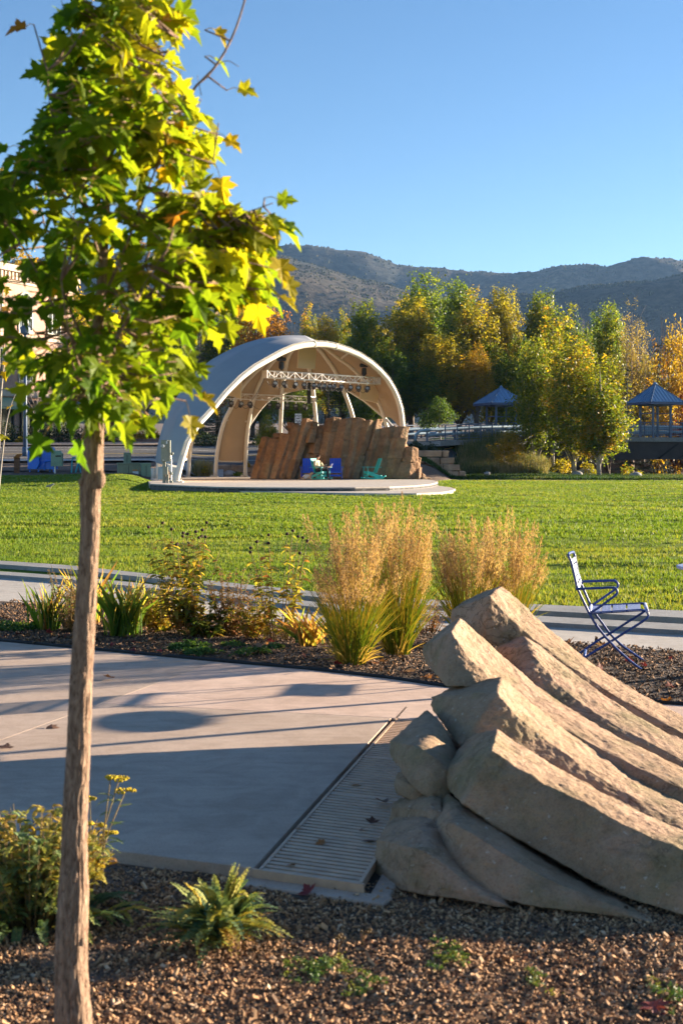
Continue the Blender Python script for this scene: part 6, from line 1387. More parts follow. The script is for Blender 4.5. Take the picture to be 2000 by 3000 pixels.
# nearer young trees
tree('aspenA', 1562, 100, 945, 135, 'l_yellow', 'yellow green aspen on the bank, leftmost of the aspen group', zb=.15)
tree('aspenB', 1618, 103, 860, 140, 'l_yellow', 'tallest yellow green aspen at the middle of the group', zb=.15)
tree('aspenA', 1682, 98, 940, 190, 'l_yellow', 'broad yellow green aspen with grey trunk in the group', zb=.05)
tree('aspenB', 1755, 95.5, 1010, 170, 'l_yellow', 'orange tinted young aspen nearest the lawn', zb=.0)
tree('small', 1755, 95.0, 1190, 140, 'l_gold', 'low orange young tree with white trunk below the aspens', zb=.0, trunk='pale_bark')
tree('small', 1487, 97, 1265, 120, 'l_gold', 'small orange leaved tree on the bank left of the aspens', zb=.2)
tree('small', 1287, 104, 1165, 120, 'l_dark', 'small blue green tree in front of the bridge railing')
tree('small', 783, 94, 1215, 70, 'l_yellow', 'young bright green tree with white trunk seen through the shell', trunk='pale_bark')
tree('spruce', 962, 112, 1140, 170, None, 'blue spruce framed by the shell posts')
tree('poplarC', 1075, 114, 1150, 150, 'l_green', 'green bushy tree framed by the right shell posts')
tree('poplarC', 850, 114, 1090, 160, 'l_green', 'dense green tree behind the speed limit sign')
tree('spruce', 640, 114, 1090, 130, None, 'dark spruce behind the left shell opening')
tree('spruce', 560, 112, 1060, 120, None, 'dark spruce behind the left shell leg')
tree('poplarC', 740, 122, 1060, 150, 'l_dark', 'dark green tree behind the fabric side panel')
tree('bare', 395, 112, 1080, 120, None, 'bare thin tree across the street left of the shell')
tree('bare', 110, 104, 1080, 110, None, 'thin bare street tree in front of the brick building')
# trees outside the right edge that shade the bridge and the far bank
for k, (x, y, h) in enumerate(((46, 119, 10), (54, 126, 11), (40, 124, 9), (66, 124, 13), (60, 118, 11))):
    o = dup(PROTO['poplarC']); o.location = (x, y, zg(x, y)); o.scale = (1.1, 1.1, h / 20); o.rotation_euler = (0, 0, k); o['group'] = 'trees beyond the lawn'; o['label'] = 'cottonwood on the river bank beyond the right edge of the picture'
# ------------------------------------------------------------ shrubs and rough grass at a distance
def shrub_mesh(n, leaf, mat, seed, w=1.0, h=1.0):
    global rng
    rng = np.random.default_rng(seed); k = 34; d = randdir(k); d[:, 2] = np.abs(d[:, 2]); cl = d * rng.uniform(.45, .95, k)[:, None] * np.array((w, w, h)); idx = rng.integers(0, k, n)
    p = cl[idx] + rng.normal(0, .14, (n, 3)) * np.array((w, w, h)); p[:, 2] = np.abs(p[:, 2]); t = np.clip(.45 + rng.normal(0, .18, k)[idx] + rng.normal(0, .1, n), 0, 1)
    return leafquads(p, d[idx], leaf), t
SH = {}
def shrub(px, D, py, wpx, hpx, mat, label, n=1500, leaf=.075):
    V, T = shrub_mesh(n, leaf, mat, int(px * 7 + D), wpx * D / F / 2, hpx * D / F); x = X(px, D); z = Z(py, D)
    o = quadmesh('shrub', V + np.array((0, 0, 0)), T, M[mat]); o.location = (x, D, z); tag(o, label, 'shrub', 'shrubs beyond the lawn'); return o
shrub(35, 110, 1300, 130, 62, 'l_shrub', 'dark juniper shrub before the brick building, leftmost'); shrub(118, 110.5, 1298, 110, 70, 'l_shrub', 'dark juniper shrub behind the street post')
shrub(205, 110, 1297, 110, 66, 'l_shrub', 'dark juniper shrub left of the maple trunk'); shrub(290, 110, 1296, 110, 74, 'l_shrub', 'dark juniper shrub right of the maple trunk')
shrub(60, 107, 1297, 36, 18, 'l_olive', 'low yellowish shrub at the foot of the dark junipers', 500); shrub(15, 107, 1302, 50, 30, 'l_shrub', 'blue green low shrub at the far left edge', 700)
shrub(400, 112, 1285, 80, 26, 'l_gold', 'low golden shrub across the street left of the shell', 800); shrub(440, 112, 1282, 60, 30, 'l_olive', 'low olive shrub touching the left flank of the shell', 800)
shrub(595, 104, 1305, 110, 40, 'l_shrub', 'dark shrub behind the street between shell legs', 1200); shrub(680, 104, 1302, 110, 44, 'l_shrub', 'dark shrub behind the fabric side panel', 1200); shrub(790, 104, 1300, 110, 40, 'l_shrub', 'dark shrub behind the young bright green tree', 1200)
shrub(1215, 96.5, 1322, 90, 30, 'l_shrub', 'low green shrub above the brown stone wall', 900); shrub(1262, 97.5, 1326, 70, 26, 'l_shrub', 'second low green shrub above the stone wall', 800)
shrub(1835, 96.0, 1398, 46, 40, 'l_yellow', 'spindly yellow green bush at the river edge below the bridge', 260); shrub(1872, 97, 1398, 30, 22, 'l_olive', 'tiny bush by the river under the bridge', 160)
shrub(1640, 100, 1385, 70, 46, 'l_olive', 'leafy undergrowth between the aspen trunks', 700); shrub(1560, 101, 1385, 90, 50, 'l_shrub', 'dark undergrowth left of the aspen trunks', 900); shrub(1725, 98, 1392, 60, 40, 'l_olive', 'leafy undergrowth right of the grey aspen trunk', 500)
for k, (px, D, py, w_, h_, mt, lab) in enumerate(((598, 86.5, 1385, 26, 22, 'l_olive', 'low yellowing plant between the left shell legs'), (612, 87.5, 1392, 30, 26, 'l_gold', 'tan flowering plant left of the fabric panel leg'), (575, 87, 1390, 24, 24, 'l_olive', 'small green gold plant beside the front arch foot'), (722, 88, 1368, 22, 18, 'l_gold', 'small golden plant on the stone wall'), (700, 87.2, 1394, 34, 12, 'l_green', 'patch of green plants below the stone wall'), (430, 77.5, 1395, 26, 18, 'l_gold', 'low tan plant right of the pale green cabinet'))):
    shrub(px, D, py, w_, h_, mt, lab, 320, .05)
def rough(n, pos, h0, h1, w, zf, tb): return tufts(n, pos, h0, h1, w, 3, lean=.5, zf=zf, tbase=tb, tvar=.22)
def tg_pos():
    while True:
        px = rnd.uniform(1335, 1600); D = rnd.uniform(95.5, 104)
        if rnd.random() < sstep(1330, 1385, px): return X(px, D), D
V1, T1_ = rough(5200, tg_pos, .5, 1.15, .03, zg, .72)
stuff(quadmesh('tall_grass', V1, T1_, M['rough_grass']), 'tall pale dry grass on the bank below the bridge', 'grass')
def bank_pos():
    while True:
        D = rnd.uniform(91.4, 100); x = rnd.uniform(5.0, 27)
        if D < 97 or x < 12: return x, D
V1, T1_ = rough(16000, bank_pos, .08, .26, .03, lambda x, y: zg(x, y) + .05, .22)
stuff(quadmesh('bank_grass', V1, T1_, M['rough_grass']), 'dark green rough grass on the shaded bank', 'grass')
def bed_pos(): return rnd.uniform(-9, -3.6), rnd.uniform(87, 88.4)
V1, T1_ = rough(500, lambda: (rnd.gauss(X(590, 87), .25), rnd.gauss(87.2, .3)), .5, 1.3, .02, zg, .95)
o = quadmesh('ornamental_grass', V1, T1_, M['rough_grass']); tag(o, 'pale dry ornamental grass tuft between the left shell legs', 'grass clump')
# ------------------------------------------------------------ foreground maple
rnd = random.Random(33); rng = np.random.default_rng(33)
MD = 4.0
def mp(px, py, dy=0.0): return P(px, py, MD + dy)
mt = thing('maple_tree', 'young maple with rough bark and large green to yellow leaves in the foreground', 'tree', mp(218, 3010))
trunk_px = [(216, 3080, 62), (216, 3000, 54), (212, 2920, 49), (208, 2820, 46), (212, 2700, 45), (216, 2600, 43), (218, 2500, 38), (222, 2350, 35.5), (230, 2200, 33), (238, 2000, 31.5), (247, 1850, 30.5), (256, 1700, 28.5), (264, 1560, 27), (265, 1440, 30), (270, 1400, 31), (272, 1370, 30), (274, 1320, 28), (276, 1260, 28), (277, 1210, 27), (272, 1120, 20), (283, 1000, 16), (296, 860, 14), (306, 700, 13), (315, 500, 12), (322, 300, 11), (330, 100, 10), (334, -60, 9), (340, -260, 7), (346, -500, 3)]
pts = smooth3([mp(a, b) for a, b, _ in trunk_px], 420); L = [0]
for a, b in zip(pts, pts[1:]): L.append(L[-1] + (b - a).length)
rz_ = [(mp(a, b).z, r_ * MD / F) for a, b, r_ in trunk_px][::-1]
mb = MB(); ns = 84; vs = []; fs = []
for i, p in enumerate(pts):
    r_ = interp(p.z, rz_[::-1])
    for j in range(ns):
        a = 6.283 * j / ns; s = 1 + .035 * noise.noise(Vector((math.cos(a) * 2, math.sin(a) * 2, p.z * 3)))
        wx_ = .9 * noise.noise(Vector((p.z * 9, a, 0))); rg = 1 - abs(noise.noise(Vector((math.cos(a) * 6.5 + wx_ * .6, math.sin(a) * 6.5 + wx_ * .6, p.z * 12)))) * 2.6
        s += (.09 * rg - .03) * (1 if p.z < 2 else .5)
        vs.append(p + Vector((math.cos(a), math.sin(a), 0)) * r_ * s)
for i in range(len(pts) - 1):
    for j in range(ns): fs.append((i * ns + j, i * ns + (j + 1) % ns, (i + 1) * ns + (j + 1) % ns, (i + 1) * ns + j))
mb.add(vs, fs); mb.ball(mp(241, 1412, -.015), (.011, .012, .012), 8, 6); mb.ball(mp(293, 1404, -.012), (.016, .016, .028), 8, 6)
for kx, ky, kr in ((243, 1980, .012), (226, 2330, .010), (262, 1640, .010), (238, 2760, .013), (248, 1790, .009), (203, 2560, .010)): mb.ball(mp(kx, ky, -.022), (kr, kr * .8, kr * 1.3), 9, 7, jit=.1)
mb.build('trunk', M['bark'], mt, smooth=True)
# limbs: pixel paths with depth offsets
LIMBS = [[(278, 1200, 0, 13), (330, 1010, -.05, 10), (440, 860, -.12, 8), (560, 740, -.16, 6), (690, 640, -.18, 4), (800, 595, -.2, 2.5)],
 [(274, 1190, 0, 12), (235, 1040, -.1, 9), (160, 900, -.16, 7), (90, 760, -.2, 5), (10, 640, -.2, 3)],
 [(280, 1130, 0, 11), (350, 960, .12, 9), (430, 760, .2, 7), (490, 560, .24, 5), (545, 400, .25, 3.5), (590, 290, .25, 2.5)],
 [(282, 1080, 0, 10), (215, 930, .1, 8), (150, 740, .2, 6), (110, 560, .25, 4), (70, 420, .25, 2.5)],
 [(292, 900, 0, 9), (370, 720, -.1, 8), (430, 560, -.14, 6), (500, 400, -.16, 5), (560, 270, -.17, 7), (620, 210, -.17, 6.5), (680, 110, -.17, 6), (722, -20, -.17, 5), (745, -160, -.17, 2.5)],
 [(300, 780, 0, 9), (250, 620, -.15, 7), (190, 470, -.22, 5), (150, 330, -.25, 3.5), (140, 210, -.25, 2)],
 [(308, 620, 0, 8), (370, 440, .1, 6), (400, 270, .16, 6), (425, 90, .17, 5.5), (436, -60, .17, 5), (450, -250, .17, 3)],
 [(316, 480, 0, 7), (390, 330, -.12, 5), (460, 200, -.2, 3.5), (520, 110, -.22, 2.5)],
 [(320, 360, 0, 7), (260, 220, .1, 5), (210, 100, .15, 3.5), (180, 0, .15, 2)],
 [(326, 200, 0, 6), (390, 110, .0, 6), (460, 20, .0, 5), (510, -60, 0, 4)],
 [(280, 1150, 0, 9), (380, 1060, .2, 7), (480, 960, .35, 5), (570, 880, .42, 3), (640, 830, .45, 2)],
 [(276, 1170, 0, 9), (200, 1080, .2, 7), (110, 980, .35, 5), (20, 880, .4, 3)],
 [(279, 1180, 0, 9), (310, 1080, -.25, 7), (360, 960, -.38, 5), (420, 840, -.45, 3), (470, 760, -.48, 2)],
 [(277, 1180, 0, 9), (240, 1090, -.25, 7), (200, 960, -.4, 5), (180, 820, -.45, 3)],
 [(560, 290, -.16, 3), (585, 240, -.15, 2.6), (655, 180, -.14, 2.2), (700, 195, -.14, 1.6)], [(640, 360, -.17, 3.2), (625, 470, -.16, 4)], [(590, 280, -.17, 2.4), (578, 220, -.17, 1.4)]]
LP = []
for q in LIMBS:
    p3 = smooth3([mp(a, b, d) for a, b, d, _ in q], 30); rr_ = [interp(k, [(i * 29 / (len(q) - 1), w[3] * .55 * MD / F) for i, w in enumerate(q)]) for k in range(30)]
    mb = MB(); mb.tube(p3, rr_, 7); mb.build('limb', M['twig'], mt, smooth=True); LP.append(p3)
EXT = [(-300, 330, 420), (-100, 230, 470), (0, 165, 520), (60, 120, 545), (130, 125, 505), (200, 105, 530), (300, 120, 610), (380, 60, 650), (440, -40, 630), (520, -120, 610), (590, -180, 650), (620, -190, 790), (680, -190, 830), (760, -170, 815), (850, -150, 800), (900, -150, 790), (940, -140, 660), (1010, -120, 610), (1070, -60, 610), (1130, 10, 590), (1190, 60, 580), (1240, 100, 420), (1280, 190, 330)]
def ext(py): return interp(py, [(a, b + 62) for a, b, _ in EXT]), interp(py, [(a, c_ - 48) for a, _, c_ in EXT])
# leaf outline (tip along +y), slightly folded along the midrib
half = [(0, 0), (.12, -.07), (.30, -.03), (.45, .01), (.37, .12), (.36, .19), (.50, .27), (.66, .45), (.50, .45), (.40, .53), (.23, .49), (.27, .63), (.32, .75), (.18, .77), (.10, .91), (0, 1.08)]
outl = half + [(-x, y) for x, y in half[-2:0:-1]]; OL = np.array([(x, y, 0.0) for x, y in outl]); ctr = np.array((0, .34, 0.0)); NO = len(outl)
def leaf_tris(pos, ydir, nrm, size, fold, droop, twist=0.0):
    y = ydir / np.linalg.norm(ydir); n = nrm - y * nrm.dot(y); n = n / (np.linalg.norm(n) + 1e-9); x = np.cross(y, n)
    q = OL.copy(); z = fold * np.abs(q[:, 0]) - droop * q[:, 1] ** 2 - .35 * droop * q[:, 0] ** 2 + .035 * np.sin(q[:, 1] * 9 + q[:, 0] * 7)
    c0 = np.array((0, .34, -droop * .34 ** 2 - .02))
    W_ = pos + size * (q[:, :1] * x + q[:, 1:2] * y + z[:, None] * n); c_ = pos + size * (c0[0] * x + c0[1] * y + c0[2] * n)
    return np.stack([np.stack([c_, W_[i], W_[(i + 1) % NO]]) for i in range(NO)])
LV, LT = [], []; pet = MB(); tw = MB()
def add_leaf(base, tip_dir, size, t, nbias=(0, 0, 1)):
    d = np.array(tip_dir); d /= np.linalg.norm(d); pl = size * rnd.uniform(.45, .9)
    e = np.array(base) + d * pl * .8 + np.array((0, 0, -.012)); bd_ = np.array((d[0], d[1], d[2] * .5 - rnd.choice((.1, .25, .4, .6, .9, 1.4))))
    n = np.array(nbias) * 1.4 + np.array((d[0], d[1], 0)) * .55 + rng.normal(0, .45, 3)
    V = leaf_tris(e, bd_, n, size, rnd.uniform(.05, .55), rnd.uniform(.05, .6)); LV.append(V); LT.extend([min(1, max(0, t + rnd.uniform(-.05, .05)))] * NO)
    pet.tube([Vector(base), Vector(base).lerp(Vector(e), .5) + Vector((0, 0, .006)), Vector(e)], .0013, 4)
def leaf_tint(px, py, dy):
    l, r_ = ext(py); f = (px - l) / (r_ - l)
    t = .24 + .26 * f + .12 * max(0, (420 - py) / 420) + .10 * (py < 760) * f + rnd.gauss(0, .12)
    if rnd.random() < .06 + .10 * f: t += .22
    if dy > .15: t += .08
    return min(.93, max(.02, t))
allp = [(p, i) for i, q in enumerate(LP[:14]) for p in q[6:]] + [(p, 99) for p in pts if 2.0 < p.z < 3.3]
count = 0; tries = 0
while count < 400 and tries < 18000:
    tries += 1; py = rnd.uniform(-260, 1215); l, r_ = ext(py); px = rnd.uniform(l, r_)
    if count < 58: py = rnd.uniform(575, 880); l, r_ = ext(py); px = rnd.uniform(560, min(r_ + 15, 790))
    half_w = (r_ - l) / 2; off = (px - (l + r_) / 2) / half_w; dmax = .52 * math.sqrt(max(.05, 1 - off * off)) * min(1, .45 + (py + 260) / 900)
    dy = rnd.uniform(-dmax, dmax)
    if py < 250 and rnd.random() < .32: continue
    if px < 220 and py > 800 and rnd.random() < .62: continue
    tip = mp(px, py, dy)
    best = min(allp, key=lambda q: (q[0] - tip).length + (0.5 if q[0].z > tip.z + .03 else 0))[0]
    if (best - tip).length > .55: continue
    if (best - tip).length > .02: tw.tube([best, best.lerp(tip, .5) + Vector((0, 0, -.015)), tip], [.0038, .003, .002], 5)
    d0 = (tip - best); d0 = d0.normalized() if d0.length > .02 else Vector((rnd.uniform(-1, 1), rnd.uniform(-1, 1), .3)).normalized()
    for k in range(rnd.randint(4, 6)):
        a = rnd.uniform(0, 6.283); sd = Vector((math.cos(a), math.sin(a), rnd.uniform(-.1, .45))); td = (d0 * .55 + sd).normalized(); b0 = best.lerp(tip, 1 - .12 * k if k < 5 else .5)
        t = leaf_tint(px, py, dy); add_leaf(b0, td, rnd.uniform(.044, .078), t)
    count += 1
# single leaves that stand clear of the crown
for px, py, sz, t, d in ((100, 72, .085, 1.0, (-1, -.2, .1)), (600, 88, .075, .90, (1, -.2, .35)), (600, 165, .085, .50, (1, .1, .15)), (665, 265, .085, .82, (1, 0, .5)), (640, 395, .08, .9, (1, -.2, .1)), (630, 480, .11, .84, (.4, -.3, -.8)), (800, 700, .125, .88, (.3, -.35, -.9)), (815, 790, .105, .86, (.9, -.3, -.6)), (745, 850, .125, .80, (.2, -.4, -.9)), (790, 850, .10, .82, (1, -.2, -.2)), (560, 1130, .105, .84, (.9, -.3, -.6)), (545, 1175, .105, .82, (.35, -.4, -.9)), (775, 580, .085, .45, (1, 0, .2)), (805, 640, .085, .35, (1, 0, -.1)), (250, 1255, .12, .22, (-.3, -.5, -.9)), (160, 1235, .115, .2, (-.6, -.5, -.7)), (320, 1215, .12, .3, (.7, -.5, -.5)), (400, 1200, .10, .4, (.7, -.4, -.6)), (650, 905, .10, .6, (.4, -.3, -.9)), (520, 990, .10, .5, (.7, -.3, -.6))):
    tip = mp(px, py, -.12); best = min(allp, key=lambda q: (q[0] - tip).length + (0.4 if q[0].z > tip.z + .05 else 0))[0]
    tw.tube([best, best.lerp(tip, .5), tip], [.003, .0025, .002], 5); add_leaf(tip, d, sz * .62, t, (rnd.uniform(-.6, .6), -.5, .5))
quadmesh('foliage', np.concatenate(LV), LT, M['maple'], mt)
pet.build('leaf_stalks', M['petiole'], mt); tw.build('twigs', M['twig'], mt, smooth=True)
# second young maple left of the frame edge: thin stems with orange leaves
LV2 = []; LT2 = []; t2 = thing('thin_maple', 'thin orange leaved sapling stems at the left edge behind the maple', 'tree', P(-10, 1960, 13.4))
mb = MB()
for a in ([(-20, 1960), (0, 1300), (12, 1000), (22, 780), (30, 760)], [(-30, 1960), (-4, 1250), (2, 900), (8, 560), (10, 470)], [(-10, 1500), (20, 1240), (55, 1130), (62, 1090)], [(0, 1180), (30, 940), (70, 870)]):
    mb.tube(smooth3([P(x, y, 13.4) for x, y in a], 30), [.014 * (1 - k / 34) for k in range(30)], 6)
mb.build('trunk', M['pale_bark'], t2, smooth=True); keepLV, keepLT = LV, LT; LV, LT = [], []; pet = MB()
for px, py in [(5, 500), (20, 490), (4, 540), (48, 510), (50, 525), (25, 555), (35, 565), (10, 565), (2, 520), (60, 540), (12, 840), (20, 870), (5, 900), (40, 955), (55, 960), (25, 985), (2, 1020), (10, 1060), (15, 1085), (4, 1140), (40, 1190), (6, 1250), (20, 1270), (25, 660), (8, 700), (14, 740)]:
    add_leaf(P(px, py, 13.4), (rnd.uniform(-1, 1), rnd.uniform(-1, 1), rnd.uniform(-.5, .4)), rnd.uniform(.07, .11), rnd.uniform(.7, .95))
quadmesh('foliage', np.concatenate(LV), LT, M['maple'], t2)
LV, LT = keepLV, keepLT
# ------------------------------------------------------------ ribbons, stems and leaves for the border plants
class Rib:
    def __init__(s): s.q = []; s.t = []
    def blade(s, pts, ws, t, side=None, tend=None):
        pts = [np.array(p, float) for p in pts]; n = len(pts); L_, R_ = [], []
        for i, p in enumerate(pts):
            tn = pts[min(i + 1, n - 1)] - pts[max(i - 1, 0)]; sd = np.cross(tn, side if side is not None else (0.2, -1, 0.1)); sd = sd / (np.linalg.norm(sd) + 1e-9) * ws[i]; L_.append(p - sd); R_.append(p + sd)
        for i in range(n - 1): s.q.append((L_[i], R_[i], R_[i + 1], L_[i + 1])); s.t.append(min(1, max(0, t + ((tend - t) * i / (n - 1) if tend is not None else 0))))
    def quads(s, V, T): s.q += list(V); s.t += list(T)
    def build(s, name, mat, parent): return quadmesh(name, np.array(s.q), s.t, mat, parent)
def arc(b, a, l, h, droop, n=5):
    return [(b[0] + math.cos(a) * l * (k / n) ** 1.3, b[1] + math.sin(a) * l * (k / n) ** 1.3, b[2] + h * (k / n) - droop * (k / n) ** 3) for k in range(n + 1)]
def reed(px, py, D, h, nst, spread, nbl, label, lean=(0, 0), bw=1.0):
    b = P(px, py, D); b.z = max(-.02, b.z) if b.z < .1 else 0.02; t = thing('reed_grass', label, 'ornamental grass', b, 'feather reed grass clumps'); st = Rib(); bl = Rib(); pm = Rib()
    for i in range(nst):
        a = rnd.uniform(0, 6.283); r_ = spread * math.sqrt(rnd.random()); bx_, by_ = b.x + math.cos(a) * r_ * .32 * bw, b.y + math.sin(a) * r_ * .32 * bw
        tx_, ty_ = b.x + math.cos(a) * r_ * 1.0 + lean[0] * rnd.uniform(.5, 1) + rnd.gauss(0, .04), b.y + math.sin(a) * r_ * 1.0 + rnd.gauss(0, .03); hh = h * (rnd.uniform(.56, 1.0) if i % 9 else 1.06) * (1 - .12 * (r_ / spread))
        pts_ = [(bx_ + (tx_ - bx_) * f ** 1.25, by_ + (ty_ - by_) * f ** 1.25, b.z + hh * f) for f in (0, .25, .5, .72, .88, 1)]
        st.blade(pts_[:5] , [.0024, .0022, .002, .0016, .0013], rnd.uniform(.4, .8), tend=.85)
        L = hh * rnd.uniform(.26, .38); top = np.array(pts_[-1]); dirn = np.array(pts_[-1]) - np.array(pts_[-2]); dirn /= np.linalg.norm(dirn); n = 150; u = rng.random(n); wd = .021 * np.sin(np.clip(u * 1.02 + .03, 0, 1) * math.pi) ** .75 * (1 - .45 * u) + .0025
        C_ = top - dirn * L * (1 - u)[:, None] + np.stack([rng.normal(0, 1, n) * wd, rng.normal(0, 1, n) * wd, rng.normal(0, .006, n)], 1)
        lg = rng.uniform(.008, .016, n)[:, None]; wv = rng.uniform(.0016, .0034, n)[:, None]; sd = randdir(n); ax = dirn + rng.normal(0, .35, (n, 3)); ax /= np.linalg.norm(ax, axis=1)[:, None]; sd = np.cross(ax, sd); sd /= np.linalg.norm(sd, axis=1)[:, None]
        pm.quads(np.stack([C_ - ax * lg, C_ - sd * wv, C_ + ax * lg, C_ + sd * wv], 1), np.clip(rnd.uniform(.25, .65) + rng.normal(0, .15, n), 0, 1))
    for i in range(nbl):
        a = rnd.uniform(0, 6.283); r_ = spread * .3 * bw * math.sqrt(rnd.random()); bb = (b.x + math.cos(a) * r_, b.y + math.sin(a) * r_, b.z); l = spread * rnd.uniform(.3, 1.05); hh = h * rnd.uniform(.3, .68)
        bl.blade(arc(bb, a + rnd.gauss(0, .5), l, hh, hh * rnd.uniform(0, .3), 5), [.0035, .004, .0038, .003, .002, .0004], rnd.choice((.12, .2, .3, .35, .55, .8)) + rnd.uniform(-.08, .08), tend=rnd.uniform(.25, .9))
    for i in range(int(nbl * .18)):      # short dry base blades
        a = rnd.uniform(0, 6.283); bb = (b.x + math.cos(a) * spread * .25, b.y + math.sin(a) * spread * .25, b.z); bl.blade(arc(bb, a, rnd.uniform(.08, .22), rnd.uniform(.08, .25), rnd.uniform(0, .12), 4), [.003, .003, .0026, .002, .0004], rnd.uniform(.75, 1))
    st.build('stems', M['reed'], t); bl.build('blades', M['reed'], t); pm.build('plumes', M['plume'], t)
reed(1030, 1945, 10.85, 1.2, 84, .33, 300, 'feather reed grass clump left of the rock, greenest and nearest the plaza', lean=(-.04, 0))
reed(1165, 1915, 11.35, 1.26, 90, .31, 260, 'tall golden reed grass clump just right of the greenest clump', lean=(.03, 0))
reed(1375, 1880, 12.0, 1.08, 80, .34, 180, 'reed grass clump directly behind the top of the rock')
reed(1490, 1875, 12.3, 1.12, 75, .32, 160, 'reed grass clump right behind the highest rock slab', lean=(.05, 0))
def herb(name, label, px, py, D, h, nst, spread, nleaf, leafl, leafw, mats, heads=0, tb=.45, headr=.014, cat='plant', upright=.25, grp='perennials in the planting bed'):
    b = P(px, py, D); b.z = .01; t = thing(name, label, cat, b, grp); sm = MB(); lv = Rib(); hd = []
    for i in range(nst):
        a = rnd.uniform(0, 6.283); r_ = spread * math.sqrt(rnd.random()); hh = h * rnd.uniform(.55, 1.0) if i >= heads else h * rnd.uniform(.78, 1.02)
        p0 = Vector((b.x + math.cos(a) * r_ * .3, b.y + math.sin(a) * r_ * .3, b.z)); p3 = Vector((b.x + math.cos(a) * r_, b.y + math.sin(a) * r_, b.z + hh)); pm_ = p0.lerp(p3, .5) + Vector((rnd.gauss(0, .012), rnd.gauss(0, .012), 0))
        sm.tube([p0, pm_, p3], [.004, .003, .002], 5)
        for k in range(nleaf):
            f = rnd.uniform(.08, .9 if i < heads else 1.0); q = p0.lerp(p3, f); la = rnd.uniform(0, 6.283); L = leafl * rnd.uniform(.6, 1.2) * (1.15 - .5 * f)
            lv.blade(arc(q, la, L, L * upright * rnd.uniform(-.4, 1.6), L * rnd.uniform(.1, .7), 3), [leafw * .25, leafw, leafw * .75, .0006], min(1, max(0, tb + rnd.gauss(0, .2) + .12 * (1 - f))), side=(rnd.uniform(-.4, .4), rnd.uniform(-.4, .4), 1))
        if i < heads: hd.append(p3)
    sm.build('stems', M['stem'], t, smooth=True); lv.build('leaves', mats, t)
    for p in hd[:100]:
        mb = MB(); mb.ball(p + Vector((0, 0, headr * .5)), (headr, headr, headr * .85), 9, 6, jit=.12); mb.build('seed_head', M['seedhead'], t, smooth=True)
    return t
herb('coneflower', 'tallest coneflower with many dark seed heads, left half of the bed', 548, 1862, 12.6, .98, 30, .36, 24, .12, .025, M['cone_leaf'], heads=15, tb=.60, headr=.016)
herb('coneflower', 'coneflower with dark seed heads just left of the reed grass', 818, 1878, 12.3, .92, 20, .28, 17, .11, .023, M['cone_leaf'], heads=13, tb=.60, headr=.016)
herb('dry_perennial', 'tan dried bushy perennial between the two coneflowers', 680, 1862, 12.6, .62, 44, .24, 30, .045, .012, M['tan_leaf'], heads=1, tb=.42)
herb('dry_perennial', 'rusty dried perennial behind the rock and reed grass', 1255, 1850, 12.8, .36, 26, .28, 16, .05, .008, M['tan_leaf'], tb=.5)
herb('dry_perennial', 'greyish tan perennial beside the maple trunk in the bed', 210, 1850, 12.9, .62, 30, .26, 16, .06, .010, M['tan_leaf'], tb=.25)
herb('dry_perennial', 'small yellow leaved perennial at the front of the tall coneflower', 760, 1850, 12.7, .45, 16, .16, 12, .06, .012, M['cone_leaf'], tb=.62)
herb('leafy_perennial', 'yellowing leafy perennial between the sword leaves and the tallest coneflower', 470, 1850, 12.9, .45, 18, .20, 18, .10, .02, M['cone_leaf'], tb=.62)
herb('leafy_perennial', 'gold leaved perennial right of the tan dried perennial', 735, 1868, 12.4, .38, 13, .20, 18, .09, .018, M['cone_leaf'], tb=.66)
herb('leafy_perennial', 'low green perennial at the feet of the left coneflower', 610, 1858, 12.5, .36, 18, .24, 20, .10, .022, M['cone_leaf'], tb=.34)
def swords(label, px, py, D, h, n, spread, tb, grp='sword leaved clumps in the bed'):
    b = P(px, py, D); b.z = .01; t = thing('iris_clump', label, 'plant', b, grp); g = Rib(); y = Rib()
    for i in range(n):
        a = rnd.uniform(0, 6.283); l = spread * rnd.uniform(.15, 1); hh = h * rnd.uniform(.5, 1); w = rnd.uniform(.010, .017); tt = min(1, max(0, tb + rnd.gauss(0, .22)))
        g.blade(arc((b.x + rnd.gauss(0, .06), b.y + rnd.gauss(0, .06), b.z), a, l, hh, hh * rnd.uniform(0, .25), 5), [w * .7, w, w, w * .8, w * .5, .0008], tt, side=(math.cos(a + 1.2), math.sin(a + 1.2), .3), tend=min(1, tt + rnd.uniform(.1, .45)))
    g.build('leaves', M['iris'], t)
swords('large sword leaved clump with yellowing tips, right of the maple trunk', 365, 1858, 12.6, .58, 160, .36, .42)
swords('sword leaved clump at the left end of the planting bed', 140, 1840, 13.0, .52, 80, .24, .36)
swords('yellow brown sword leaved clump half hidden by the maple trunk', 255, 1800, 13.6, .62, 110, .36, .62)
swords('wilted sword leaves behind the large clump', 440, 1820, 13.2, .48, 70, .26, .66)
swords('bronze strap leaved tuft at the foot of the greenest reed grass', 905, 1890, 11.9, .36, 70, .30, .78)
def mat_plant(label, px, py, D, w, h, n, tb):
    b = P(px, py, D); b.z = .015; V, T = shrub_mesh(n, .011, None, int(px + py), w, h); V = V * np.array((1, .7, 1)) + np.array(tuple(b)); o = quadmesh('groundcover_mat', V, np.clip(T + tb, 0, 1), M['mat_green']); tag(o, label, 'ground cover plant', 'green mats along the bed front')
mat_plant('bright green low mat plant, leftmost along the bed front', 555, 1905, 11.65, .17, .07, 2600, 0); mat_plant('flat green mat plant touching the plaza below the coneflower', 590, 1928, 11.4, .17, .05, 2200, 0)
mat_plant('small green mat plant between fallen leaves', 685, 1895, 11.75, .12, .05, 1500, 0); mat_plant('green mat plant left of the reed grass', 740, 1930, 11.3, .17, .06, 2300, .02); mat_plant('small green mat plant nearest the reed grass', 805, 1905, 11.6, .10, .05, 1200, .05)
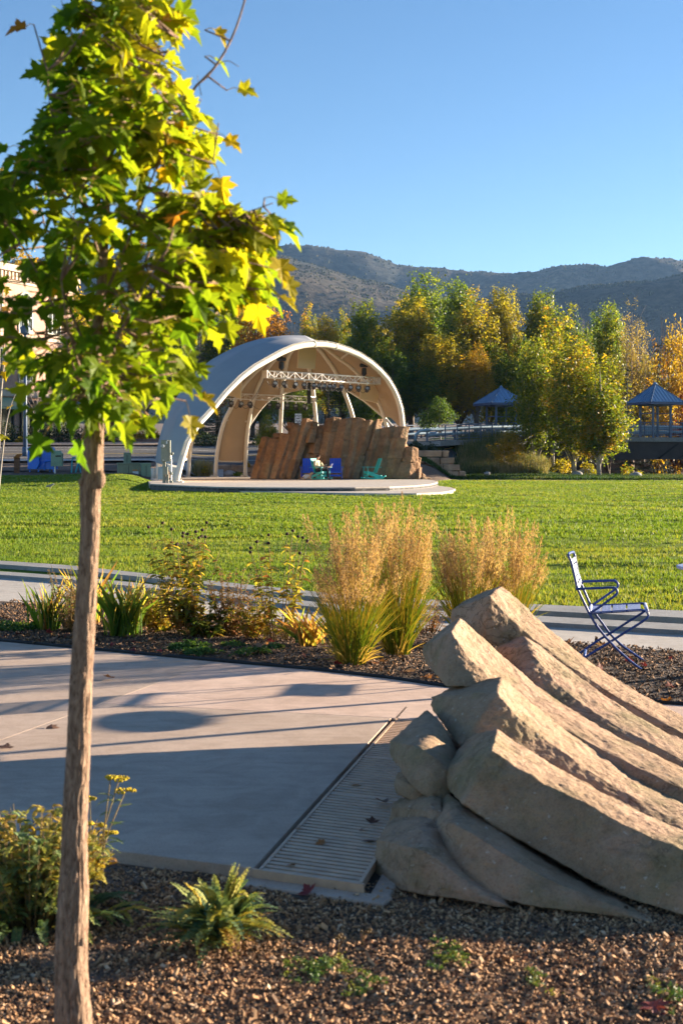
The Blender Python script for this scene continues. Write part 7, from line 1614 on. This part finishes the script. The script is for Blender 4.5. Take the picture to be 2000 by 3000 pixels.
mat_plant('dull green mat plant at the left edge of the bed', 40, 1835, 13.0, .28, .08, 1800, -.1)
# ------------------------------------------------------------ yarrow in the foreground
def feather(rb, base, a, L, h, droop, t, n=16, wmax=.02, roll=0.0):
    """a pinnate leaf: midrib with many narrow leaflets on both sides"""
    pts_ = [np.array(p) for p in arc(base, a, L, h, droop, n)]
    for i in range(1, n + 1):
        p = pts_[i]; tn = p - pts_[i - 1]; tn /= np.linalg.norm(tn) + 1e-9; sd = np.cross(tn, (0, 0, 1)); sd /= np.linalg.norm(sd) + 1e-9; up = np.cross(sd, tn); w = wmax * math.sin(math.pi * min(1, (i + .8) / (n + 1.2))) ** .7
        for s in (-1, 1):
            e = p + sd * s * w + tn * w * .45 + up * w * rnd.uniform(.1, .5); wd = .0072 * (w / .017 + .35); q = (e - p); sn = np.cross(q, up); sn = sn / (np.linalg.norm(sn) + 1e-9) * wd
            m_ = p + q * .55 + up * w * .08; rb.q.append((p, m_ - sn, e, m_ + sn)); rb.t.append(min(1, max(0, t + rnd.uniform(-.06, .06))))
    rb.blade(pts_, [.0014] * (n + 1), t + .1, side=(0, 0, 1))
yz = lambda x, y: mulch_z(x, y)
b = G(640, 2742, -.045); b = Vector((X(640, 4.76), 4.76, yz(X(640, 4.76), 4.76)))
t = thing('yarrow_plant', 'small ferny yarrow rosette standing alone on the mulch', 'plant', b, 'yarrow plants in the foreground mulch'); rb = Rib()
for i in range(120):
    a = rnd.uniform(0, 6.283); q = rnd.random(); L = .08 + .17 * q; hh = .06 + .24 * (1 - q) * rnd.uniform(.5, 1.1) + .02
    tt = rnd.choice((.05, .15, .25, .35, .45, .5, .65, .8)) + (.15 if math.cos(a) > .2 and rnd.random() < .5 else 0)
    feather(rb, (b.x + rnd.gauss(0, .02), b.y + rnd.gauss(0, .02), b.z + rnd.uniform(0, .05)), a, L, hh, hh * rnd.uniform(.2, .95), tt, wmax=rnd.uniform(.017, .026))
for i in range(16):
    a = rnd.uniform(-1, 1); feather(rb, (b.x + .015, b.y, b.z + .03), a, rnd.uniform(.02, .09), rnd.uniform(.20, .28), .02, rnd.uniform(.35, .7), wmax=.018)
rb.build('leaves', M['yarrow'], t)
b = Vector((X(95, 5.0), 5.0, yz(X(95, 5.0), 5.0))); t = thing('yarrow_plant', 'large yellowing yarrow bush around the maple trunk at the left', 'plant', b, 'yarrow plants in the foreground mulch'); rb = Rib(); sm = MB()
for i in range(210):
    a = rnd.uniform(0, 6.283); r_ = .30 * math.sqrt(rnd.random()); hh = rnd.uniform(.24, .47) * (1 - .3 * r_ / .30); tip = Vector((b.x + math.cos(a) * r_, b.y + math.sin(a) * r_ * .8, b.z + hh)); p0 = Vector((b.x + math.cos(a) * r_ * .4, b.y + math.sin(a) * r_ * .35, b.z)); sm.tube([p0, p0.lerp(tip, .5), tip], [.0024, .002, .0015], 4)
    tt = rnd.choice((.3, .5, .6, .7, .75, .8, .85, .95))
    for k in range(9):
        f = rnd.uniform(.2, 1.0); q = p0.lerp(tip, f); feather(rb, tuple(q), rnd.uniform(0, 6.283), rnd.uniform(.025, .05), rnd.uniform(.0, .04), rnd.uniform(0, .03), min(1, tt * (.35 + .65 * f) + rnd.uniform(-.1, .1)), n=7, wmax=.014)
for i in range(70):
    a = rnd.uniform(0, 6.283); r_ = rnd.uniform(.12, .3); feather(rb, (b.x + math.cos(a) * r_, b.y + math.sin(a) * r_ * .7, b.z + .03), a, rnd.uniform(.08, .17), rnd.uniform(.03, .12), rnd.uniform(.04, .14), rnd.choice((.0, .05, .1, .2, .5, .7)), wmax=.019)
rb.build('leaves', M['yarrow'], t); fl = []
for px, py, d, w in ((350, 2283, 0, 30), (368, 2318, .02, 32), (325, 2280, -.02, 18), (265, 2342, .0, 18), (325, 2441, .03, 20), (262, 2415, .0, 12), (300, 2420, .04, 10)):
    p = P(px, py, 5.05 + d); root = Vector((b.x + .20 + rnd.uniform(-.05, .05), 5.02, b.z + .12)); mid = root.lerp(p, .55) + Vector((-.01, 0, 0)); sm.tube([root, mid, p], [.0028, .0024, .0018], 5); fl.append((p, w * 5.05 / F))
for k in range(10): f = rnd.uniform(.3, .9); q = Vector((b.x + .2, 5.02, b.z + .12)).lerp(fl[0][0], f); rb2 = None
sm.build('stems', M['stem'], t, smooth=True); rb = Rib()
for k in range(16):
    f = rnd.uniform(.25, .92); q = Vector((b.x + .2, 5.02, b.z + .12)).lerp(fl[k % 2][0], f); feather(rb, tuple(q), rnd.uniform(-1.2, 1.8) if k % 3 else 3.4, rnd.uniform(.03, .075), rnd.uniform(.0, .03), rnd.uniform(0, .03), rnd.uniform(.15, .4), n=8, wmax=.010)
rb.build('stalk_leaves', M['yarrow'], t)
for p, w in fl:
    mb = MB()
    for k in range(34):
        a = rnd.uniform(0, 6.283); r_ = w * math.sqrt(rnd.random()); mb.ball(p + Vector((math.cos(a) * r_, math.sin(a) * r_ * .8, .006 * math.sqrt(max(0, 1 - (r_ / w) ** 2)) + rnd.uniform(-.003, .003))), rnd.uniform(.004, .006), 6, 4)
    mb.build('flower_head', M['yarrow_fl'], t)
for px, py, D_, h_, lab in ((990, 2770, 4.65, .07, 'small dried flower stalk in the mulch, taller of two'), (1062, 2745, 4.75, .05, 'small dried flower stalk in the mulch, shorter of two')):
    p = Vector((X(px, D_), D_, mulch_z(X(px, D_), D_))); mb = MB(); e = p + Vector((.004, 0, h_)); mb.tube([p, e], .0016, 5); mb.tube([p.lerp(e, .5), e + Vector((.02, 0, .004))], .0012, 5)
    for k in range(9): mb.ball(e + Vector((rnd.uniform(-.012, .024), rnd.uniform(-.01, .01), rnd.uniform(-.003, .007))), .0045, 6, 4)
    tag(mb.build('dried_flower', M['tan_leaf'], smooth=True), lab, 'dried flower', 'dried flower stalks')
def weedpatch(label, px, py, wpx, n, seed):
    cx_, D_ = G(px, py, -.04).x, G(px, py, -.04).y; V_, T_ = [], []
    rs = np.random.default_rng(seed)
    for k in range(n):
        x = cx_ + rs.normal(0, wpx * D_ / F * .5); y = D_ + rs.normal(0, .05); m_ = 26; c_ = np.stack([x + rs.normal(0, .010, m_), y + rs.normal(0, .010, m_), mulch_z(x, y) + .010 + np.abs(rs.normal(0, .007, m_))], 1); V_.append(leafquads(c_, np.tile((0, 0, 1.0), (m_, 1)), .0055, .5)); T_.append(np.clip(rs.normal(.6, .2) + rs.normal(0, .1, m_), 0, 1))
    o = quadmesh('weed_patch', np.concatenate(V_), np.concatenate(T_), M['mat_green']); tag(o, label, 'weeds', 'weed patches in the mulch')
weedpatch('largest green weed patch in the sunlit mulch left of centre', 950, 2838, 110, 40, 1); weedpatch('green weed patch right of the largest one at the shadow line', 1315, 2818, 60, 26, 2); weedpatch('tiny green weed tuft in the sunlit mulch', 1575, 2870, 25, 8, 3); weedpatch('green weed patch at the right edge of the mulch', 1945, 2915, 50, 16, 4); weedpatch('sparse weeds below the largest patch', 1080, 2890, 70, 16, 5)
# ------------------------------------------------------------ fallen leaves
def fallen(p, size, t, label, curl=.5):
    global LV, LT
    LV, LT = [], []; a = rnd.uniform(0, 6.283); V = leaf_tris(np.array((p.x, p.y, p.z + size * .18)), np.array((math.cos(a), math.sin(a), rnd.uniform(-.1, .1))), np.array((rnd.gauss(0, .3), rnd.gauss(0, .3), 1)), size, rnd.uniform(-.1, .5), rnd.uniform(.1, curl) * rnd.choice((-1, 1)))
    o = quadmesh('fallen_leaf', V, [t + rnd.uniform(-.04, .04)] * NO, M['dead_leaf']); tag(o, label, 'leaf', 'fallen leaves'); return o
for px, py, sz, t_, lab in ((143, 2133, .075, .38, 'curled tan leaf on the plaza left of the maple trunk'), (14, 2199, .07, .35, 'pale brown leaf at the left edge of the plaza'), (322, 1990, .075, .10, 'dark curled leaf on the plaza right of the maple trunk'), (1510, 2655, .06, .34, 'pinkish leaf on the shaded mulch against the rock'), (1490, 2815, .06, .33, 'pale leaf on the mulch at the shadow line'), (1905, 2950, .085, .97, 'dark red leaf on the sunlit mulch at the lower right'), (1228, 2605, .06, .05, 'dark leaf leaning on the bottom corner of the rock'), (905, 2625, .06, .98, 'dark red leaf on the mulch below the drain')):
    z = 0.0 if py < 2300 else -.04; fallen(G(px, py, z), sz, t_, lab)
for px, py, sz, t_, lab in ((1040, 2302, .05, .62, 'golden curled leaf on the upper drain grating'), (870, 2430, .04, .58, 'small tan leaf at the left edge of the drain grating'), (950, 2472, .045, .72, 'orange brown leaf on the lower drain grating'), (1118, 2353, .07, .05, 'dark brown leaf on the grating beside the rock'), (1090, 2418, .05, .04, 'dark leaf on the grating near the rock'), (1063, 2430, .03, .36, 'pale round leaf bit on the grating'), (1080, 2468, .05, .03, 'dark leaf lowest on the grating beside the rock'), (848, 2540, .035, .34, 'pale leaf bit at the lower end of the grating'), (1148, 2112, .04, .45, 'tan leaf at the far end of the grating')):
    fallen(G(px, py, -.002), sz, t_, lab)
LV, LT = [], []
for k in range(330):
    x = rnd.uniform(-3.4, 1.2) if k < 270 else rnd.uniform(1.6, 3.2); a_, b_ = interp(x, CPF) + .05, interp(x, CPN) - .1; y = a_ + (b_ - a_) * rnd.random() ** 1.5; sz = rnd.uniform(.03, .07); a = rnd.uniform(0, 6.283)
    LV.append(leaf_tris(np.array((x, y, bed_z(x, y) + sz * .2)), np.array((math.cos(a), math.sin(a), rnd.uniform(-.3, .3))), np.array((rnd.gauss(0, .5), rnd.gauss(0, .5), 1)), sz, rnd.uniform(0, .6), rnd.uniform(-.6, .6))); LT += [min(1, max(0, rnd.choice((.1, .3, .42, .5, .7, .97)) + rnd.uniform(-.08, .08)))] * NO
stuff(quadmesh('leaf_litter', np.concatenate(LV), LT, M['dead_leaf']), 'brown and red fallen leaves scattered over the planting beds', 'leaf litter')
# ------------------------------------------------------------ camera, sky, sun
cam = bpy.data.cameras.new('camera'); co = bpy.data.objects.new('camera', cam); COL.objects.link(co)
co.location = (0, 0, H); co.rotation_euler = (R(90), 0, 0); cam.lens = 50; cam.sensor_width = 36; cam.sensor_fit = 'AUTO'
cam.shift_y = -(1500 - HY) / 3000; cam.clip_start = .1; cam.clip_end = 9000
cam.dof.use_dof = True; cam.dof.focus_distance = 24.0; cam.dof.aperture_fstop = 6.3
sc.camera = co
w = bpy.data.worlds.new('World'); sc.world = w; w.use_nodes = True; nt = w.node_tree; bg = nt.nodes['Background']
sky = nt.nodes.new('ShaderNodeTexSky'); sky.sky_type = 'NISHITA'; sky.sun_disc = False; sky.sun_elevation = SUN_EL; sky.sun_rotation = math.pi / 2 - SUN_AZ
sky.altitude = 2200; sky.air_density = 1.0; sky.dust_density = 0.45; sky.ozone_density = 1.8
hs = nt.nodes.new('ShaderNodeHueSaturation'); hs.inputs['Hue'].default_value = 0.504; hs.inputs['Saturation'].default_value = 1.15; hs.inputs['Value'].default_value = 0.92
nt.links.new(sky.outputs[0], hs.inputs['Color']); nt.links.new(hs.outputs[0], bg.inputs['Color']); bg.inputs['Strength'].default_value = 0.05
su = bpy.data.lights.new('sun', 'SUN'); so = bpy.data.objects.new('sun', su); COL.objects.link(so)
su.energy = 5.0; su.angle = R(.53); su.color = (1.0, .83, .62); so.rotation_euler = (-SUN).to_track_quat('-Z', 'Y').to_euler(); so.location = (60, 30, 30)
sc.view_settings.view_transform = 'Standard'; sc.view_settings.look = 'None'; sc.view_settings.gamma = 1.0; sc.view_settings.use_curve_mapping = False
sc.view_settings.exposure = 2.3
cy = sc.cycles; cy.use_denoising = True; cy.denoiser = 'OPENIMAGEDENOISE'; cy.max_bounces = 7; cy.diffuse_bounces = 4; cy.transmission_bounces = 4; cy.transparent_max_bounces = 4
cy.sample_clamp_indirect = 4.0; cy.caustics_reflective = False; cy.caustics_refractive = False; cy.use_adaptive_sampling = True; cy.adaptive_threshold = 0.015

HAZE = 0.00005
mb = MB(); mb.box((0, 1545, 228), (5200, 3330, 472)); hz = mb.build('haze', newmat('haze_air')[0]); hm = hz.data.materials[0]; nt = hm.node_tree; nt.nodes.clear()
ou = nt.nodes.new('ShaderNodeOutputMaterial'); pv = nt.nodes.new('ShaderNodeVolumePrincipled'); pv.inputs['Color'].default_value = (0.30, 0.55, 1.0, 1); pv.inputs['Density'].default_value = HAZE; pv.inputs['Anisotropy'].default_value = 0.2
nt.links.new(pv.outputs[0], ou.inputs['Volume']); hz['kind'] = 'stuff'; hz['label'] = 'thin blue air haze over the valley'; hz['category'] = 'haze'
cy.volume_bounces = 0
